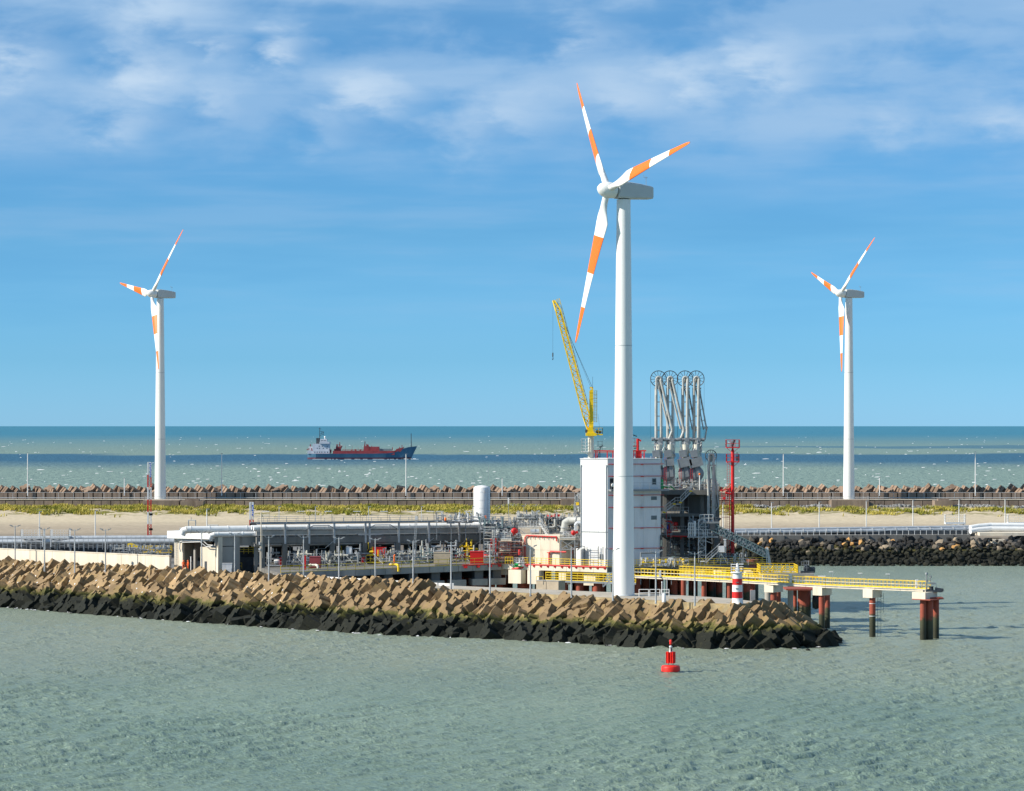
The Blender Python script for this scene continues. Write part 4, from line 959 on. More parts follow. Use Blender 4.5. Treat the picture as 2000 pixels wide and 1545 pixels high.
b = MB(); b.box(.35, 1.15, -.07, -.043, fz(957), fz(934)); b.build('door', M['black'], mb0)
b = MB(); b.lathe([(.22, 0), (.30, .05), (.22, .1)], 12, (.35, -1.35, fz(947)), (0, -1, 0)); tag(b.build('lifebuoy', M['white'], mb0), '', ''); 
lb = COL.objects['lifebuoy']; del lb['label']; del lb['category']
b = MB(); b.box(8.15, 8.75, -.07, -.043, fz(946.5), fz(935.5)); wn = b.build('window', M['glass'], mb0)
b = MB()
for (x0, x1, z0, z1) in ((8.07, 8.15, -.06, .06), (8.75, 8.83, -.06, .06)): b.box(x0, x1, -.09, -.042, fz(947), fz(935))
b.box(8.07, 8.83, -.095, -.041, fz(935), fz(934.4)); b.build('frame', M['grey'], wn)
for (ya, yb_) in ((970, 977), (1007.5, 1015.5)):
    b = MB(); b.box(7.9, 8.95, -.06, -.042, fz(yb_), fz(ya)); v = b.build('vent', M['grey'], mb0)
    for k in range(4):
        zz = fz(yb_) + (fz(ya) - fz(yb_)) * (k + .5) / 4; c = MB(); c.boxv((8.425, -.09, zz), (.5, 0, 0), (0, .03, -.02), (0, .006, .012)); c.build('slat', M['teal'], v)
b = MB(); b.bar((LB - .15, -.2, .1), (LB - .15, -.2, fz(1045)), .07); b.bar((LB + .1, -.2, 2.0), (LB + .1, -.2, hB - 1), .05); b.build('downpipe', M['dark'], mb0)
b = MB()
for xx in np.linspace(.3, LB - .3, 7): b.bar((xx, 0, hB + .12), (xx, 0, hB + .5), .04)
b.build('roof_studs', M['clad'], mb0)
for i, (xa, xb, hh) in enumerate(((.9, 3.2, 1.25), (5.2, 8.6, 1.3))):
    t = thing('skid_unit', ['small grey railed pipe skid at the foot of the jetty building, beside the turbine tower', 'larger grey railed pipe skid at the foot of the jetty building'][i], 'skid', mb0.matrix_basis @ Vector((xa, -2.0, 0)) if False else (KX + xa * .94 + 2 * .342, KY + xa * .342 - 2 * .94, ZD), R(20))
    b = MB(); b.rail([(0, 0, .05), (xb - xa, 0, .05), (xb - xa, 1.2, .05)], hh, .6, .04, 4); b.build('frame', M['galv'], t)
    b = MB(); b.box(.1, xb - xa - .1, .2, 1.1, 0, .3); b.tube([(.2, .5, .3), (.2, .5, hh + .9), (xb - xa - .4, .5, hh + .9), (xb - xa - .4, .5, .3)], .14, 8); b.build('piping', M['grey'], t)

# red fire fighting gear on the roof
ZR = zr + .14
def flat(px0, py0, Y): k = F / Y; return lambda px, py, y=0: Vector(((px - px0) / k, y, (py0 - py) / k))
Yq = 477
t = thing('roof_fire_frame', 'red pipe frame on the tower roof right behind the crane pedestal', 'pipe frame', (X(1162, Yq), Yq, ZR)); L = flat(1162, 895.6, Yq); b = MB()
b.bar(L(1160, 881), L(1200, 881.5), .14); b.bar(L(1160, 884), L(1200, 884), .06)
for px in (1163, 1166, 1186, 1197): b.bar(L(px, 895.4), L(px, 881), .11)
b.build('frame', M['red'], t)
b = MB(); b.tube([L(1166, 896, .5), L(1172, 882, .5), L(1172, 893, .5), L(1167, 893, .5)], .06, 6); b.bar(L(1171, 881), L(1174, 873), .1); b.bar(L(1170, 874), L(1178, 871), .12); b.bar(L(1168, 880), L(1168, 862), .04); b.bar(L(1176, 880), L(1176, 862), .04); b.bar(L(1166, 863), L(1178, 862), .03); b.bar(L(1166, 870), L(1178, 869), .03)
b.build('monitor', M['dark'], t)
Yq = 479
t = thing('fire_monitor_stand', 'red railed fire monitor stand on the building roof right of the turbine tower', 'fire monitor', (X(1246, Yq), Yq, ZR - .02)); L = flat(1246, 895.6, Yq)
b = MB(); b.bar(L(1235, 881), L(1262, 881), .15)
for px in (1238, 1243, 1252, 1258): b.bar(L(px, 895.5), L(px, 881), .13)
for px in (1243, 1246, 1249): b.cyl(L(px, 0).x, .2, 0, 1.3, .17, n=8)
b.bar(L(1236, 889), L(1258, 889), .06); b.build('stand', M['red'], t)
b = MB(); b.bar(L(1245.5, 881), L(1245.5, 858), .24, 8); b.bar(L(1245, 858), L(1252, 862), .17, 6); b.bar(L(1235, 872), L(1248, 872), .13); b.build('monitor', M['red'], t)
b = MB(); b.rail([L(1234, 872), L(1246, 872)], 1.3, .5, .035, 2); b.build('railing', M['red'], t)
b = MB(); b.bar(L(1236, 850), L(1244, 853), .1, 6); b.bar(L(1247, 876), L(1238, 876), .12); b.build('nozzle', M['dark'], t)

# ------------------------------------------------------------------ yellow crane
Yq = 477.5; t = thing('pedestal_crane', 'yellow lattice boom crane on a pale pedestal atop the white tower', 'crane', (X(1154, Yq), Yq, ZR)); L = flat(1154, 896, Yq)
b = MB(); b.cyl(0, 0, 0, L(0, 852).z, .50, n=20); b.build('pedestal', M['cream'], t)
b = MB(); b.box(-1.6, -.2, -1.0, .6, L(0, 884).z, L(0, 884).z + .12); b.bar(L(1140, 884), L(1150, 890), .07); b.bar(L(1150, 884), L(1150, 896), .09)
q0 = L(1136.5, 883.5); pl4 = [q0 + Vector((0, -1, 0)), q0 + Vector((1.2, -1, 0)), q0 + Vector((1.2, .6, 0)), q0 + Vector((0, .6, 0)), q0 + Vector((0, -1, 0))]
b.rail(pl4, 2.2, .6, .035, 4); b.build('access_cage', M['white'], t)
b = MB(); b.box(-.85, .95, -.8, .8, L(0, 852.5).z, L(0, 846.5).z); b.prism([L(1145, 852, -.7), L(1162, 852, -.7), L(1157, 835, -.7), L(1150, 835, -.7)], (0, 1.4, 0))
b.prism([L(1151, 846, -.45), L(1159, 846, -.45), L(1158.5, 759, -.45), L(1151.2, 764, -.45)], (0, .9, 0)); b.build('mast', M['yellow'], t)
b = MB()
for k in range(7): b.box(L(1150.7, 0).x, L(1158.8, 0).x, -.49, .49, L(0, 840 - k * 12).z, L(0, 839 - k * 12).z)
b.cyl(L(1155, 0).x, 0, L(0, 760).z, L(0, 757).z, .3, n=8); b.build('mast_rib', M['yellow'], t)
b = MB(); b.ladder(L(1160, 826, -.2), L(1160, 764, -.2), .4, m=0); 
for px in (1162, 1166): b.bar(L(px, 825), L(px, 764), .03); b.bar(L(px, 825, .4), L(px, 764, .4), .03)
for k in range(9):
    for y in (-.2, .4): b.bar(L(1159, 825 - k * 7.6, y), L(1166.5, 825 - k * 7.6, y), .03)
b.build('ladder_cage', M['railyel'], t)
b = MB(); b.box(L(1161, 0).x, L(1177, 0).x, -.7, .7, L(0, 851).z, L(0, 848.5).z); p0 = L(1161, 848.5, -.7); p1 = L(1176.7, 848.5, -.7)
b.rail([p0, p1, p1 + Vector((0, 1.4, 0)), p0 + Vector((0, 1.4, 0))], 1.0, .7, .04, 2); b.build('winch_platform', M['yellow'], t)
b = MB(); b.lathe([(.3, -.5), (.3, .5)], 12, L(1167, 844), (0, 1, 0)); b.lathe([(.25, -.5), (.25, .5)], 12, L(1172, 845), (0, 1, 0)); b.box(-.95, -.6, -.5, .5, L(0, 846).z, L(0, 840).z); b.build('winch', M['dark'], t)
b = MB(); f0, f1, f2, f3 = L(1150.5, 843), L(1145.5, 815), L(1090, 607), L(1081.5, 588); upv = (f2 - f1).cross(Vector((0, 1, 0))).normalized()
b.truss(f0, f1, .3, .3, 2, .14, .09, (0, 1, 0), upv, w2=1.1, d2=1.05); b.truss(f1, f2, 1.15, 1.1, 15, .15, .085, (0, 1, 0), upv, w2=.9, d2=.8); b.truss(f2, f3, .9, .8, 2, .12, .08, (0, 1, 0), upv, w2=.35, d2=.3); b.build('boom', M['yellow'], t)
b = MB(); g0, g1 = L(1146, 792, .2), L(1090, 585, .2); b.truss(g0, g1, .5, .5, 22, .05, .035, (0, 1, 0), upv); b.bar(L(1141, 791), L(1149, 789), .06); b.build('boom_walkway', M['railyel'], t)
b = MB()
for dy in (-.3, .0, .3): b.bar(L(1084, 592, dy), L(1157, 758, dy), .028)
b.bar(L(1088, 596), L(1154, 758), .025); b.bar(L(1157.5, 757), L(1157.5, 737), .03); b.bar(L(1080, 588), L(1079.7, 690), .022); b.bar(L(1168, 810), L(1172, 846), .02); b.build('cables', M['dark'], t)
b = MB(); b.bar(L(1079.7, 690), L(1079.7, 698), .12, 6); b.tube([L(1079.7, 698), L(1080.5, 701), L(1079.7, 704), L(1078.6, 701.5)], .06, 6); b.build('hook', M['dark'], t)

# ------------------------------------------------------------------ loading platform
YL = 489.0; L = flat(1345, 1100, YL); zl = Z(1100, YL)
lpf = thing('loading_platform', 'shaded steel and concrete loading platform in several decks under the loading arms', 'platform', (X(1345, YL), YL, zl))
def slab(px0, px1, py0, py1, y0, y1, name, mat, par=None):
    b_ = MB(); b_.box(L(px0, 0).x, L(px1, 0).x, y0, y1, L(0, py1).z, L(0, py0).z); return b_.build(name, mat, par or lpf)
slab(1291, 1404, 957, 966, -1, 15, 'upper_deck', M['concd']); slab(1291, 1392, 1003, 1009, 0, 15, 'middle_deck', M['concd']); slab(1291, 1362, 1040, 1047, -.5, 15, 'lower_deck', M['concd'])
slab(1346, 1384, 966, 1003, 2.5, 3.2, 'wall', M['concd']); slab(1291, 1400, 966.5, 1100, 13, 13.6, 'shade_backing', M['dark']); slab(1400.5, 1404, 966.5, 1100, 2, 13, 'side_wall', M['conc'])  # dark backing at the rear added so the inside looks shaded
for px in (1299, 1333, 1372, 1402): b = MB(); b.box(L(px, 0).x - .32, L(px, 0).x + .32, .5, 1.2, 0.0, L(0, 966.2).z); b.build('column', M['concd'], lpf)
slab(1362, 1376, 1047.5, 1096, 6, 7, 'column', M['concd'])
b = MB(); b.rail([L(1291, 957, -.9), L(1404, 957, -.9), L(1404, 957, 8)], 1.1, 1.0, .04, 2); b.build('railing', M['galv'], lpf)
b = MB(); b.rail([L(1291, 1003, .1), L(1345, 1003, .1)], 1.1, 1.0, .035, 2); b.rail([L(1291, 1040, -.4), L(1362, 1040, -.4)], 1.1, 1.0, .035, 2); b.build('railing', M['galv'], lpf)
st_ = thing('stairway', 'galvanised stair climbing to the loading arm deck right of the white building', 'stairs', (X(1293, 487), 487, Z(1003, 487))); L2 = flat(1293, 1003, 487)
b = MB(); b.stairs(L2(1294, 1002.5, -1.6), L2(1318, 984, -1.6), 1.0); b.stairs(L2(1328, 982, -1.6), L2(1352, 957, -1.6), 1.0); b.box(L2(1317, 0).x, L2(1329, 0).x, -1.6, -.6, L2(0, 985).z, L2(0, 983.5).z); b.rail([L2(1317, 983.5, -1.6), L2(1329, 983.5, -1.6)], 1.1, .6, .04, 2)
b.build('flights', M['galv'], st_)
b = MB()
for px in (1318, 1328): b.bar(L2(px, 984, -1.1), L2(px, 1003, -.2), .07)
b.build('support', M['galv'], st_)
for (px, py) in ((1296, 1000), (1316, 984), (1328, 981), (1348, 959)): b = MB(); b.box(L2(px, 0).x - .25, L2(px, 0).x + .25, -1.75, -1.62, L2(0, py).z - .1, L2(0, py).z + .12); b.build('stair_nosing', M['yellow'], st_)
def cyl_thing(name, label, cat, px, py0, py1, Y, wpx, mat, group=None, cap=0.15):
    r = wpx / 2 * Y / F; h = (py1 - py0) * Y / F; t_ = thing(name, label, cat, (X(px, Y), Y, Z(py1, Y)), group=group)
    b_ = MB(); b_.lathe([(r, 0), (r, h * (1 - cap)), (r * .8, h * (1 - cap * .3)), (r * .02, h)], 18); b_.build('shell', mat, t_)
    b_ = MB(); b_.lathe([(r * 1.06, h * .18), (r * 1.06, h * .22)], 18); b_.lathe([(r * 1.06, h * .62), (r * 1.06, h * .66)], 18); b_.build('bands', M['grey'], t_); return t_
t = thing('hose_reel', 'red round hose reel on the middle level of the loading platform', 'hose reel', (X(1319, 490), 490, Z(1037, 490))); b = MB(); b.lathe([(.2, -.35), (.42, -.3), (.42, .3), (.2, .35)], 20, (0, 0, 1.15), (.5, -1, 0)); b.build('drum', M['red'], t)
b = MB(); b.bar((-.35, 0, 0), (0, 0, 1.15), .1); b.bar((.35, 0, 0), (0, 0, 1.15), .1); b.box(-.5, .5, -.3, .3, 0, .12); b.build('stand', M['red'], t)
cyl_thing('gas_bottle', 'blue upright pressure vessel in the shade beside the red hose reel', 'vessel', 1305, 1017, 1038, 488.5, 5, M['blue'])
t = thing('green_pump', 'bright green machine at the corner between the white building and loading arms', 'pump', (X(1291, 486), 486, Z(957, 486))); L3 = flat(1291, 957, 486)
b = MB(); b.box(-.35, .45, -.4, .4, 0, .8); b.lathe([(.4, 0), (.42, .9), (.2, 1.2)], 12, (0, 0, .7)); b.build('body', M['green'], t)
b = MB(); b.bar(L3(1291, 950), L3(1308, 952, -.3), .12, 6); b.bar(L3(1309, 949, -.3), L3(1317, 956, -.5), .1, 6); b.build('discharge_pipe', M['green'], t)
for i, (px, py) in enumerate(((1366, 926), (1346, 943))):
    pass
t = thing('beacon_lamp', 'amber lamp on a thin white post at the edge of the loading deck', 'lamp', (X(1366.5, 487.6), 487.6, Z(957, 487.6))); k_ = 487.6 / F
b = MB(); b.cyl(0, 0, 0, 29 * k_, .09, n=8); b.build('post', M['white'], t); b = MB(); b.lathe([(.05, 28.5 * k_), (.17, 29 * k_), (.18, 32 * k_), (.08, 33 * k_)], 10); b.build('lamp_head', M['orange'], t)
t = thing('cabinet', 'small black equipment cabinet standing on the loading deck', 'cabinet', (X(1371, 488.4), 488.4, Z(957, 488.4))); b = MB(); b.box(-.2, .22, -.2, .2, 0, .95); b.build('body', M['black'], t); b = MB(); b.box(-.17, .19, -.23, -.203, .08, .9); b.build('door', M['dark'], t)

# loading arms
def marine_loader(px, style, label, Y=494.0, k0=1.0, base_py=957, wheel_py=739.5, wr=15.5, group='tall marine loading arms with spoked wheels'):
    t = thing('marine_loader', label, 'loading arm', (X(px, Y), Y, Z(957 if style < 2 else base_py, Y)), group=group); L = flat(px, 957 if style < 2 else base_py, Y); c = px
    W_ = L(c, wheel_py); r = wr * Y / F
    if style < 2:
        b = MB(); b.lathe([(.95, 0), (.95, .15), (.80, .18), (.80, L(0, 915).z), (.62, L(0, 905).z), (.62, L(0, 868).z)], 20); b.build('pedestal', M['cream'], t)
    b = MB(); y0 = .5; top = wheel_py + 18
    bot = 868 if style < 2 else base_py
    for dx_, rr_ in ((-5.0, .27), (4.6, .23)):
        b.bar(L(c + dx_, bot, y0), L(c + dx_, top, y0), rr_, 10)
    m_ = (bot - top) / 4.0
    for k in range(1, 4): b.bar(L(c - 5, top + m_ * k, y0), L(c + 4.6, top + m_ * k, y0), .09, 6)
    b.box(L(c - 8, 0).x, L(c + 9, 0).x, y0 - .4, y0 + .4, L(0, top + 2).z, L(0, top - .5).z); b.bar(L(c - 4, top, y0), L(c - 1, wheel_py, y0), .18, 6); b.bar(L(c + 4, top, y0), L(c + 1, wheel_py, y0), .18, 6)
    b.ladder(L(c + 8.5, bot, y0), L(c + 8.5, top, y0), .3, (0, 1, 0)); b.build('riser', M['pipe'], t)
    b = MB(); N = 24
    for i in range(N):
        a0, a1 = 2 * math.pi * i / N, 2 * math.pi * (i + 1) / N; f_ = lambda a_, q_, yy=y0 + .65: W_ + Vector((math.cos(a_) * r * q_, yy, math.sin(a_) * r * q_))
        b.bar(f_(a0, 1), f_(a1, 1), .075, 5)
    for i in range(12): a0 = 2 * math.pi * i / 12 + .1; b.bar(f_(a0, .25), f_(a0, 1), .055)
    b.lathe([(r * .28, -.12), (r * .28, .12)], 14, W_ + Vector((0, y0 + .65, 0)), (0, 1, 0)); b.build('wheel', M['dark'], t)
    b = MB(); ap = [W_ + Vector((-.42 + .42 - .42 * math.cos(R(a_)), y0 - .45, -.1 + .42 * math.sin(R(a_)))) for a_ in range(0, 181, 30)]
    lo = L(c - 4.6, top + 14, y0 - .45); s0 = ap[0]; b.tube([lo] + ap, .19, 10)
    if style == 0:
        e = [L(c + 4, wheel_py + 4, y0 - .45), L(c + 26, wheel_py + 98, y0 - .45), L(c + 26, wheel_py + 103, y0 - .45), L(c + 20, wheel_py + 118, y0 - .45)]
        b.tube([ap[-1]] + e, .24, 10); b.bar(L(c - 4, wheel_py + 2, y0 - .45), L(c + 20, wheel_py + 98, y0 - .45), .16, 8)
        for f_ in (.35, .65, .97): b.bar(L(c - 4, wheel_py + 2, y0 - .45).lerp(L(c + 20, wheel_py + 98, y0 - .45), f_), e[0].lerp(e[1], f_), .07)
    elif style == 1:
        e = [L(c + 4, wheel_py + 15, y0 - .5), L(c + 3, wheel_py + 128, y0 - .5), L(c + 1, wheel_py + 135, y0 - .5), L(c - 3, wheel_py + 136, y0 - .5)]
        b.tube([ap[-1]] + e, .27, 10)
        b.bar(L(c + 4, wheel_py + 10, y0 + .35), L(c + 20, wheel_py + 98, y0 + .35), .14, 8); b.bar(L(c - 2, wheel_py + 14, y0 + .35), L(c + 14, wheel_py + 100, y0 + .35), .11, 8); b.tube([L(c + 20, wheel_py + 98, y0 + .35), L(c + 17, wheel_py + 118, y0 + .35), L(c + 12, wheel_py + 122, y0 + .35)], .15, 8)
        for f_ in (.3, .55, .8): b.bar(L(c + 4, wheel_py + 10, y0 + .35).lerp(L(c + 20, wheel_py + 98, y0 + .35), f_), L(c - 2, wheel_py + 14, y0 + .35).lerp(L(c + 14, wheel_py + 100, y0 + .35), f_), .07)
        b.lathe([(.3, -.3), (.3, .3)], 10, L(c + 19, wheel_py + 96, y0 + .3), (0, 1, 0))
    else:
        e = [L(c + 4, wheel_py + 15, y0 - .5), L(c + 2, base_py - 4, y0 - .5)]; b.tube([ap[-1]] + e, .19, 8); b.bar(L(c + 5, wheel_py + 12, y0 + .3), L(c + 15, wheel_py + 100, y0 + .3), .11, 8); b.bar(L(c + 1, wheel_py + 22, y0 + .3), L(c + 10, wheel_py + 100, y0 + .3), .1, 8); b.tube([L(c + 15, wheel_py + 100, y0 + .3), L(c + 8, wheel_py + 108, y0 + .3), L(c + 4, wheel_py + 118, y0 + .3)], .12, 8)
    b.build('outboard_arm', M['pipe'], t)
    b = MB()
    for dx_ in (-wr, wr): b.bar(L(c + dx_, wheel_py, y0 + .65), L(c + dx_ * .98, (858 if style < 2 else base_py - 10), y0 + .65), .022)
    b.build('cables', M['dark'], t)
    if style < 2:
        b = MB(); b.bar(L(c - 12, 858, 0), L(c + 14, 859, 0), .24, 8); b.lathe([(.42, -.5), (.42, .5)], 14, L(c + 3, 859, 0), (0, 1, 0)); b.lathe([(.33, -.2), (.33, .2)], 12, L(c - 12, 858, 0), (1, 0, 0)); b.lathe([(.3, -.2), (.3, .2)], 12, L(c + 13, 859, 0), (1, 0, 0)); b.build('swivel_joint', M['grey'], t)
        b = MB(); rq = random.Random(px)
        for k in range(22): b.bar(L(c + rq.uniform(-11, 11), rq.uniform(860, 880), rq.uniform(-.6, .2)), L(c + rq.uniform(-10, 10), rq.uniform(880, 896), rq.uniform(-.6, .2)), rq.choice([.05, .07, .1]), 6)
        b.prism([L(c - 4, 862, -.3), L(c + 9, 862, -.3), L(c + 6, 880, -.3), L(c + 1, 880, -.3)], (0, .5, 0)); b.build('linkage', M['galv'], t)
        b = MB(); al = R(14 if style else 6); m3 = Matrix.Rotation(-al, 3, 'Y'); cw = L(c - 2, 903, -1.1)
        b.boxv(cw, m3 @ Vector((1.15 if style else .75, 0, 0)), (0, .35, 0), m3 @ Vector((0, 0, .78 if style else .6))); b.boxv(cw + m3 @ Vector((-1.15 if style else -.75, 0, 0)), m3 @ Vector((.05, 0, 0)), (0, .4, 0), m3 @ Vector((0, 0, .8 if style else .62)))
        m4 = Matrix.Rotation(-R(10), 3, 'Y'); b.boxv(L(c - 6, 886, -.9), m4 @ Vector((.62, 0, 0)), (0, .3, 0), m4 @ Vector((0, 0, .62))); b.build('counterweight', M['grey'], t)
        b = MB(); b.lathe([(.5, -.16), (1.25, -.14), (1.3, 0), (1.25, .14), (.5, .16)], 30, L(c - (1 if style else 6), 925, -.9), (0, 1, 0)); b.boxv(L(c + 1, 920, -1.15), m3 @ Vector((.3, 0, 0)), (0, .1, 0), m3 @ Vector((0, 0, 1.0))); b.build('sheave', M['grey'], t)
        b = MB(); b.ladder(L(c - 13, 957, -1.3), L(c - 13, 893, -1.3), .35, m=0); b.build('ladder', M['red'], t)
    return t
marine_loader(1286.7, 0, 'leftmost tall loading arm, its outer pipe leaning to the right'); marine_loader(1309.4, 0, 'second tall loading arm from the white building, its outer pipe leaning')
marine_loader(1338.8, 1, 'third tall loading arm from the white building, with upright outer pipe and grey counterweight'); marine_loader(1360.7, 1, 'rightmost of the four tall loading arms, with the largest grey counterweight')
marine_loader(1389.5, 2, 'short loading arm with a small spoked wheel, beside the red monitor tower', Y=483.5, base_py=1018, wheel_py=890, wr=11, group=None)

# red monitor tower
Yq = 481; t = thing('monitor_tower', 'slim red fire monitor tower with two railed platforms', 'monitor tower', (X(1431, Yq), Yq, ZD)); L = flat(1431, Z(0, 1) and (HY + (EYE - ZD) * F / Yq), Yq)
b = MB(); b.lathe([(.30, 0), (.28, L(0, 905).z), (.27, L(0, 880).z), (.16, L(0, 877).z), (.16, L(0, 862).z)], 14); b.build('column', M['red'], t)
for (pyb, hw, nm) in ((875, 1.12, 0), (903, 1.05, 1)):
    z0 = L(0, pyb).z; b = MB(); b.box(-hw, hw, -hw, hw, z0, z0 + .16)
    for sx in (-1, 1): b.bar((0, 0, z0 - .9), (sx * hw * .9, 0, z0), .05)
    pf = b.build('platform', M['red'], t); b = MB(); b.rail([(-hw, -hw, z0 + .16), (hw, -hw, z0 + .16), (hw, hw, z0 + .16), (-hw, hw, z0 + .16), (-hw, -hw, z0 + .16)], 1.25, .8, .035, 2); b.build('railing', M['red'], pf)
b = MB(); b.bar((-.1, 0, L(0, 872).z), (.25, -.3, L(0, 859).z), .2, 8); b.lathe([(.25, 0), (.2, .5)], 10, (0, 0, L(0, 868).z)); b.box(.55, .95, -.3, .1, L(0, 902).z + .2, L(0, 891).z); b.bar((.75, 0, L(0, 891).z), (.75, 0, L(0, 883).z), .08); b.build('monitor', M['dark'], t)
b = MB(); b.ladder((-.95, 0, 0), (-.95, 0, L(0, 903).z), .45, m=0)
for k in range(26):
    z0 = .5 + k * .6; b.bar((-.5, 0, z0), (-.25, 0, z0), .03)
b.build('ladder', M['red'], t)
b = MB(); rq = random.Random(4)
for k in range(7): z0 = 8.0 + k * .75; b.box(-1.9, -.6, -.5, .5, z0, z0 + .05)
for xx in (-1.9, -1.2, -.6): b.bar((xx, -.5, 4), (xx, -.5, 13.2), .045)
b.bar((-1.3, -.5, 12.2), (-.3, -.4, 12.0), .16, 8); b.lathe([(.25, -.2), (.25, .2)], 10, (-1.5, -.5, 11.3), (0, 1, 0)); b.bar((-2.2, -.4, 12.6), (-.4, -.4, 12.9), .1, 6); b.build('valve_cage', M['red'], t)
# ------------------------------------------------------------------ gangway
Yq = 479; zg = ZD; L = flat(1362, HY + (EYE - ZD) * F / Yq, Yq)
t = thing('gangway_tower', 'grey lattice gangway tower with stair under the short loading arm', 'tower', (X(1362, Yq), Yq, ZD))
b = MB(); b.truss(L(1371, 1098), L(1371, 1015), 1.4, 1.2, 6, .08, .05, (0, 1, 0), (1, 0, 0)); b.truss(L(1350, 1052), L(1350, 1020), 1.0, .8, 3, .06, .04, (0, 1, 0), (1, 0, 0)); b.build('lattice', M['galv'], t)
b = MB(); b.box(L(1343, 0).x, L(1402, 0).x, -.7, .9, L(0, 1050).z, L(0, 1047).z); b.box(L(1372, 0).x, L(1404, 0).x, -.9, .9, L(0, 1022).z, L(0, 1018.5).z); pf = b.build('platform', M['grey'], t)
b = MB(); b.rail([L(1344, 1047, -.68), L(1356, 1047, -.68)], 2.2, .4, .045, 4); b.rail([L(1366, 1018.5, -.85), L(1392, 1018.5, -.85)], 1.2, .7, .04, 2); b.rail([L(1356, 1047, -.68), L(1390, 1047, -.68)], 1.1, .7, .04, 2); b.build('railing', M['white'], pf)
b = MB(); b.stairs(L(1377, 1098, -.9), L(1405, 1073, -.9), .9, side=(0, -1, 0)); b.stairs(L(1392, 1062, .5), L(1360, 1049, .5), .8); b.build('stairs', M['galv'], t)
b = MB(); b.box(L(1403, 0).x, L(1414, 0).x, -1.4, -.4, L(0, 1078).z, L(0, 1066).z); b.bar(L(1414, 1066, -.9), L(1414, 1052, -.9), .09); b.bar(L(1416.5, 1080, -.9), L(1416.5, 1052, -.9), .09); b.box(L(1412, 0).x, L(1418, 0).x, -1, -.8, L(0, 1054).z, L(0, 1052.5).z); b.build('control_box', M['clad'], t)
b = MB()
for e_ in (1400, 1408, 1414, 1419): b.bar(L(1408, 1080, -.6), L(e_, 1099, -.6 + (e_ % 3) * .3), .06)
b.build('legs', M['white'], t)
b = MB(); b.cyl(L(1357, 0).x, -.2, L(0, 1047).z, L(0, 1018).z, .22, n=10); b.build('cylinder', M['white'], t)
t = thing('gangway', 'long grey lattice gangway sloping down to the right in front of the rock slope', 'gangway', (X(1392, Yq), Yq, Z(1022, Yq))); L = flat(1392, 1022, Yq)
a0, a1 = L(1390, 1028), L(1497, 1082); b = MB(); b.truss(a0, a1, 1.5, 1.25, 20, .08, .05, (0, 1, 0)); b.build('truss', M['teal'], t)
dv_ = (a1 - a0) / 2; un = dv_.normalized().cross(Vector((0, 1, 0))) * -1; b = MB(); b.boxv((a0 + a1) / 2 - (un if un.z > 0 else -un) * .62, dv_, (0, .7, 0), (un if un.z > 0 else -un) * .07); b.build('walkway', M['dark'], t)
b = MB()
for k in range(34):
    f_ = (k + .5) / 34; p = a0.lerp(a1, f_); b.boxv(p + Vector((0, .76, .05)), dv_.normalized() * .14, (0, .02, 0), Vector((0, 0, .5)))
    if k % 3: b.boxv(p + Vector((0, -.77, -.1 + .25 * (k % 2))), dv_.normalized() * .16, (0, .02, 0), Vector((0, 0, .14)))
b.build('side_panels', M['grey'], t)
b = MB(); b.box(L(1386, 0).x, L(1396, 0).x, -.9, .9, L(0, 1034).z, L(0, 1022).z); b.lathe([(.4, -.6), (.4, .6)], 12, L(1401, 1014, 0), (0, 1, 0)); b.bar(L(1396, 1024), L(1408, 1012), .18, 6); b.bar(L(1390, 1012), L(1406, 1013), .2, 6); b.build('hinge', M['dark'], t)
t = thing('gangway_trestle', 'pale steel frame standing under the lower end of the gangway', 'frame', (X(1502, 481), 481, ZD - .8)); L = flat(1502, HY + (EYE - ZD + .8) * F / 481, 481); b = MB()
for px0, px1 in ((1497, 1496), (1501, 1497), (1505, 1499.5), (1503, 1498)): b.bar(L(px0 + 1, 1104), L(px1, 1069), .08)
for k in range(6): b.bar(L(1497 - k * .1, 1098 - k * 5, .02), L(1504 - k * .8, 1098 - k * 5, .02), .05)
b.build('frame', M['clad'], t)

# ------------------------------------------------------------------ yellow walkways and mooring dolphins
ts = [Vector((X(1240, 459), 459, 7.5)), Vector((X(1350, 451.5), 451.5, 7.5)), Vector((X(1462, 443), 443, 7.5)), Vector((X(1612, 431), 431, 7.5)), Vector((X(1808, 421), 421, 7.5))]
tr = thing('mooring_walkway', 'long pale walkway with yellow railings running out over the water on red piles', 'walkway', ts[2])
def off(p, q_, d): v_ = (q_ - p).normalized(); return Vector((-v_.y, v_.x, 0)) * -d
for i, (a_, c_) in enumerate(zip(ts, ts[1:])):
    v_ = (c_ - a_); n_ = Vector((v_.y, -v_.x, 0)).normalized(); nb = 4
    for k in range(nb):
        p0, p1 = a_.lerp(c_, k / nb), a_.lerp(c_, (k + 1) / nb); m_ = (p0 + p1) / 2; mb_ = MB(); mb_.boxv(m_ - n_ * .8 - Vector((0, 0, .18)), (p1 - p0) / 2 - v_.normalized() * .03, n_ * .8, (0, 0, .18)); mb_.build('deck_beam', M['concl'], tr, True)
    b = MB(); b.rail([a_, c_], 1.15, .66, .042, 2, toe=True); b.rail([a_ - n_ * 1.6, c_ - n_ * 1.6], 1.15, .66, .042, 2, toe=True); b.build('railing', M['railyel'], tr, True)
    b = MB(); b.bar(a_ + n_ * .12 + Vector((0, 0, .62)), c_ + n_ * .12 + Vector((0, 0, .62)), .045, 6); b.bar(a_ + n_ * .1 + Vector((0, 0, -.06)), c_ + n_ * .1 + Vector((0, 0, -.06)), .04, 6); b.build('cable_duct', M['galv'], tr, True)
m3 = Matrix.Rotation(R(-40), 3, 'Z')
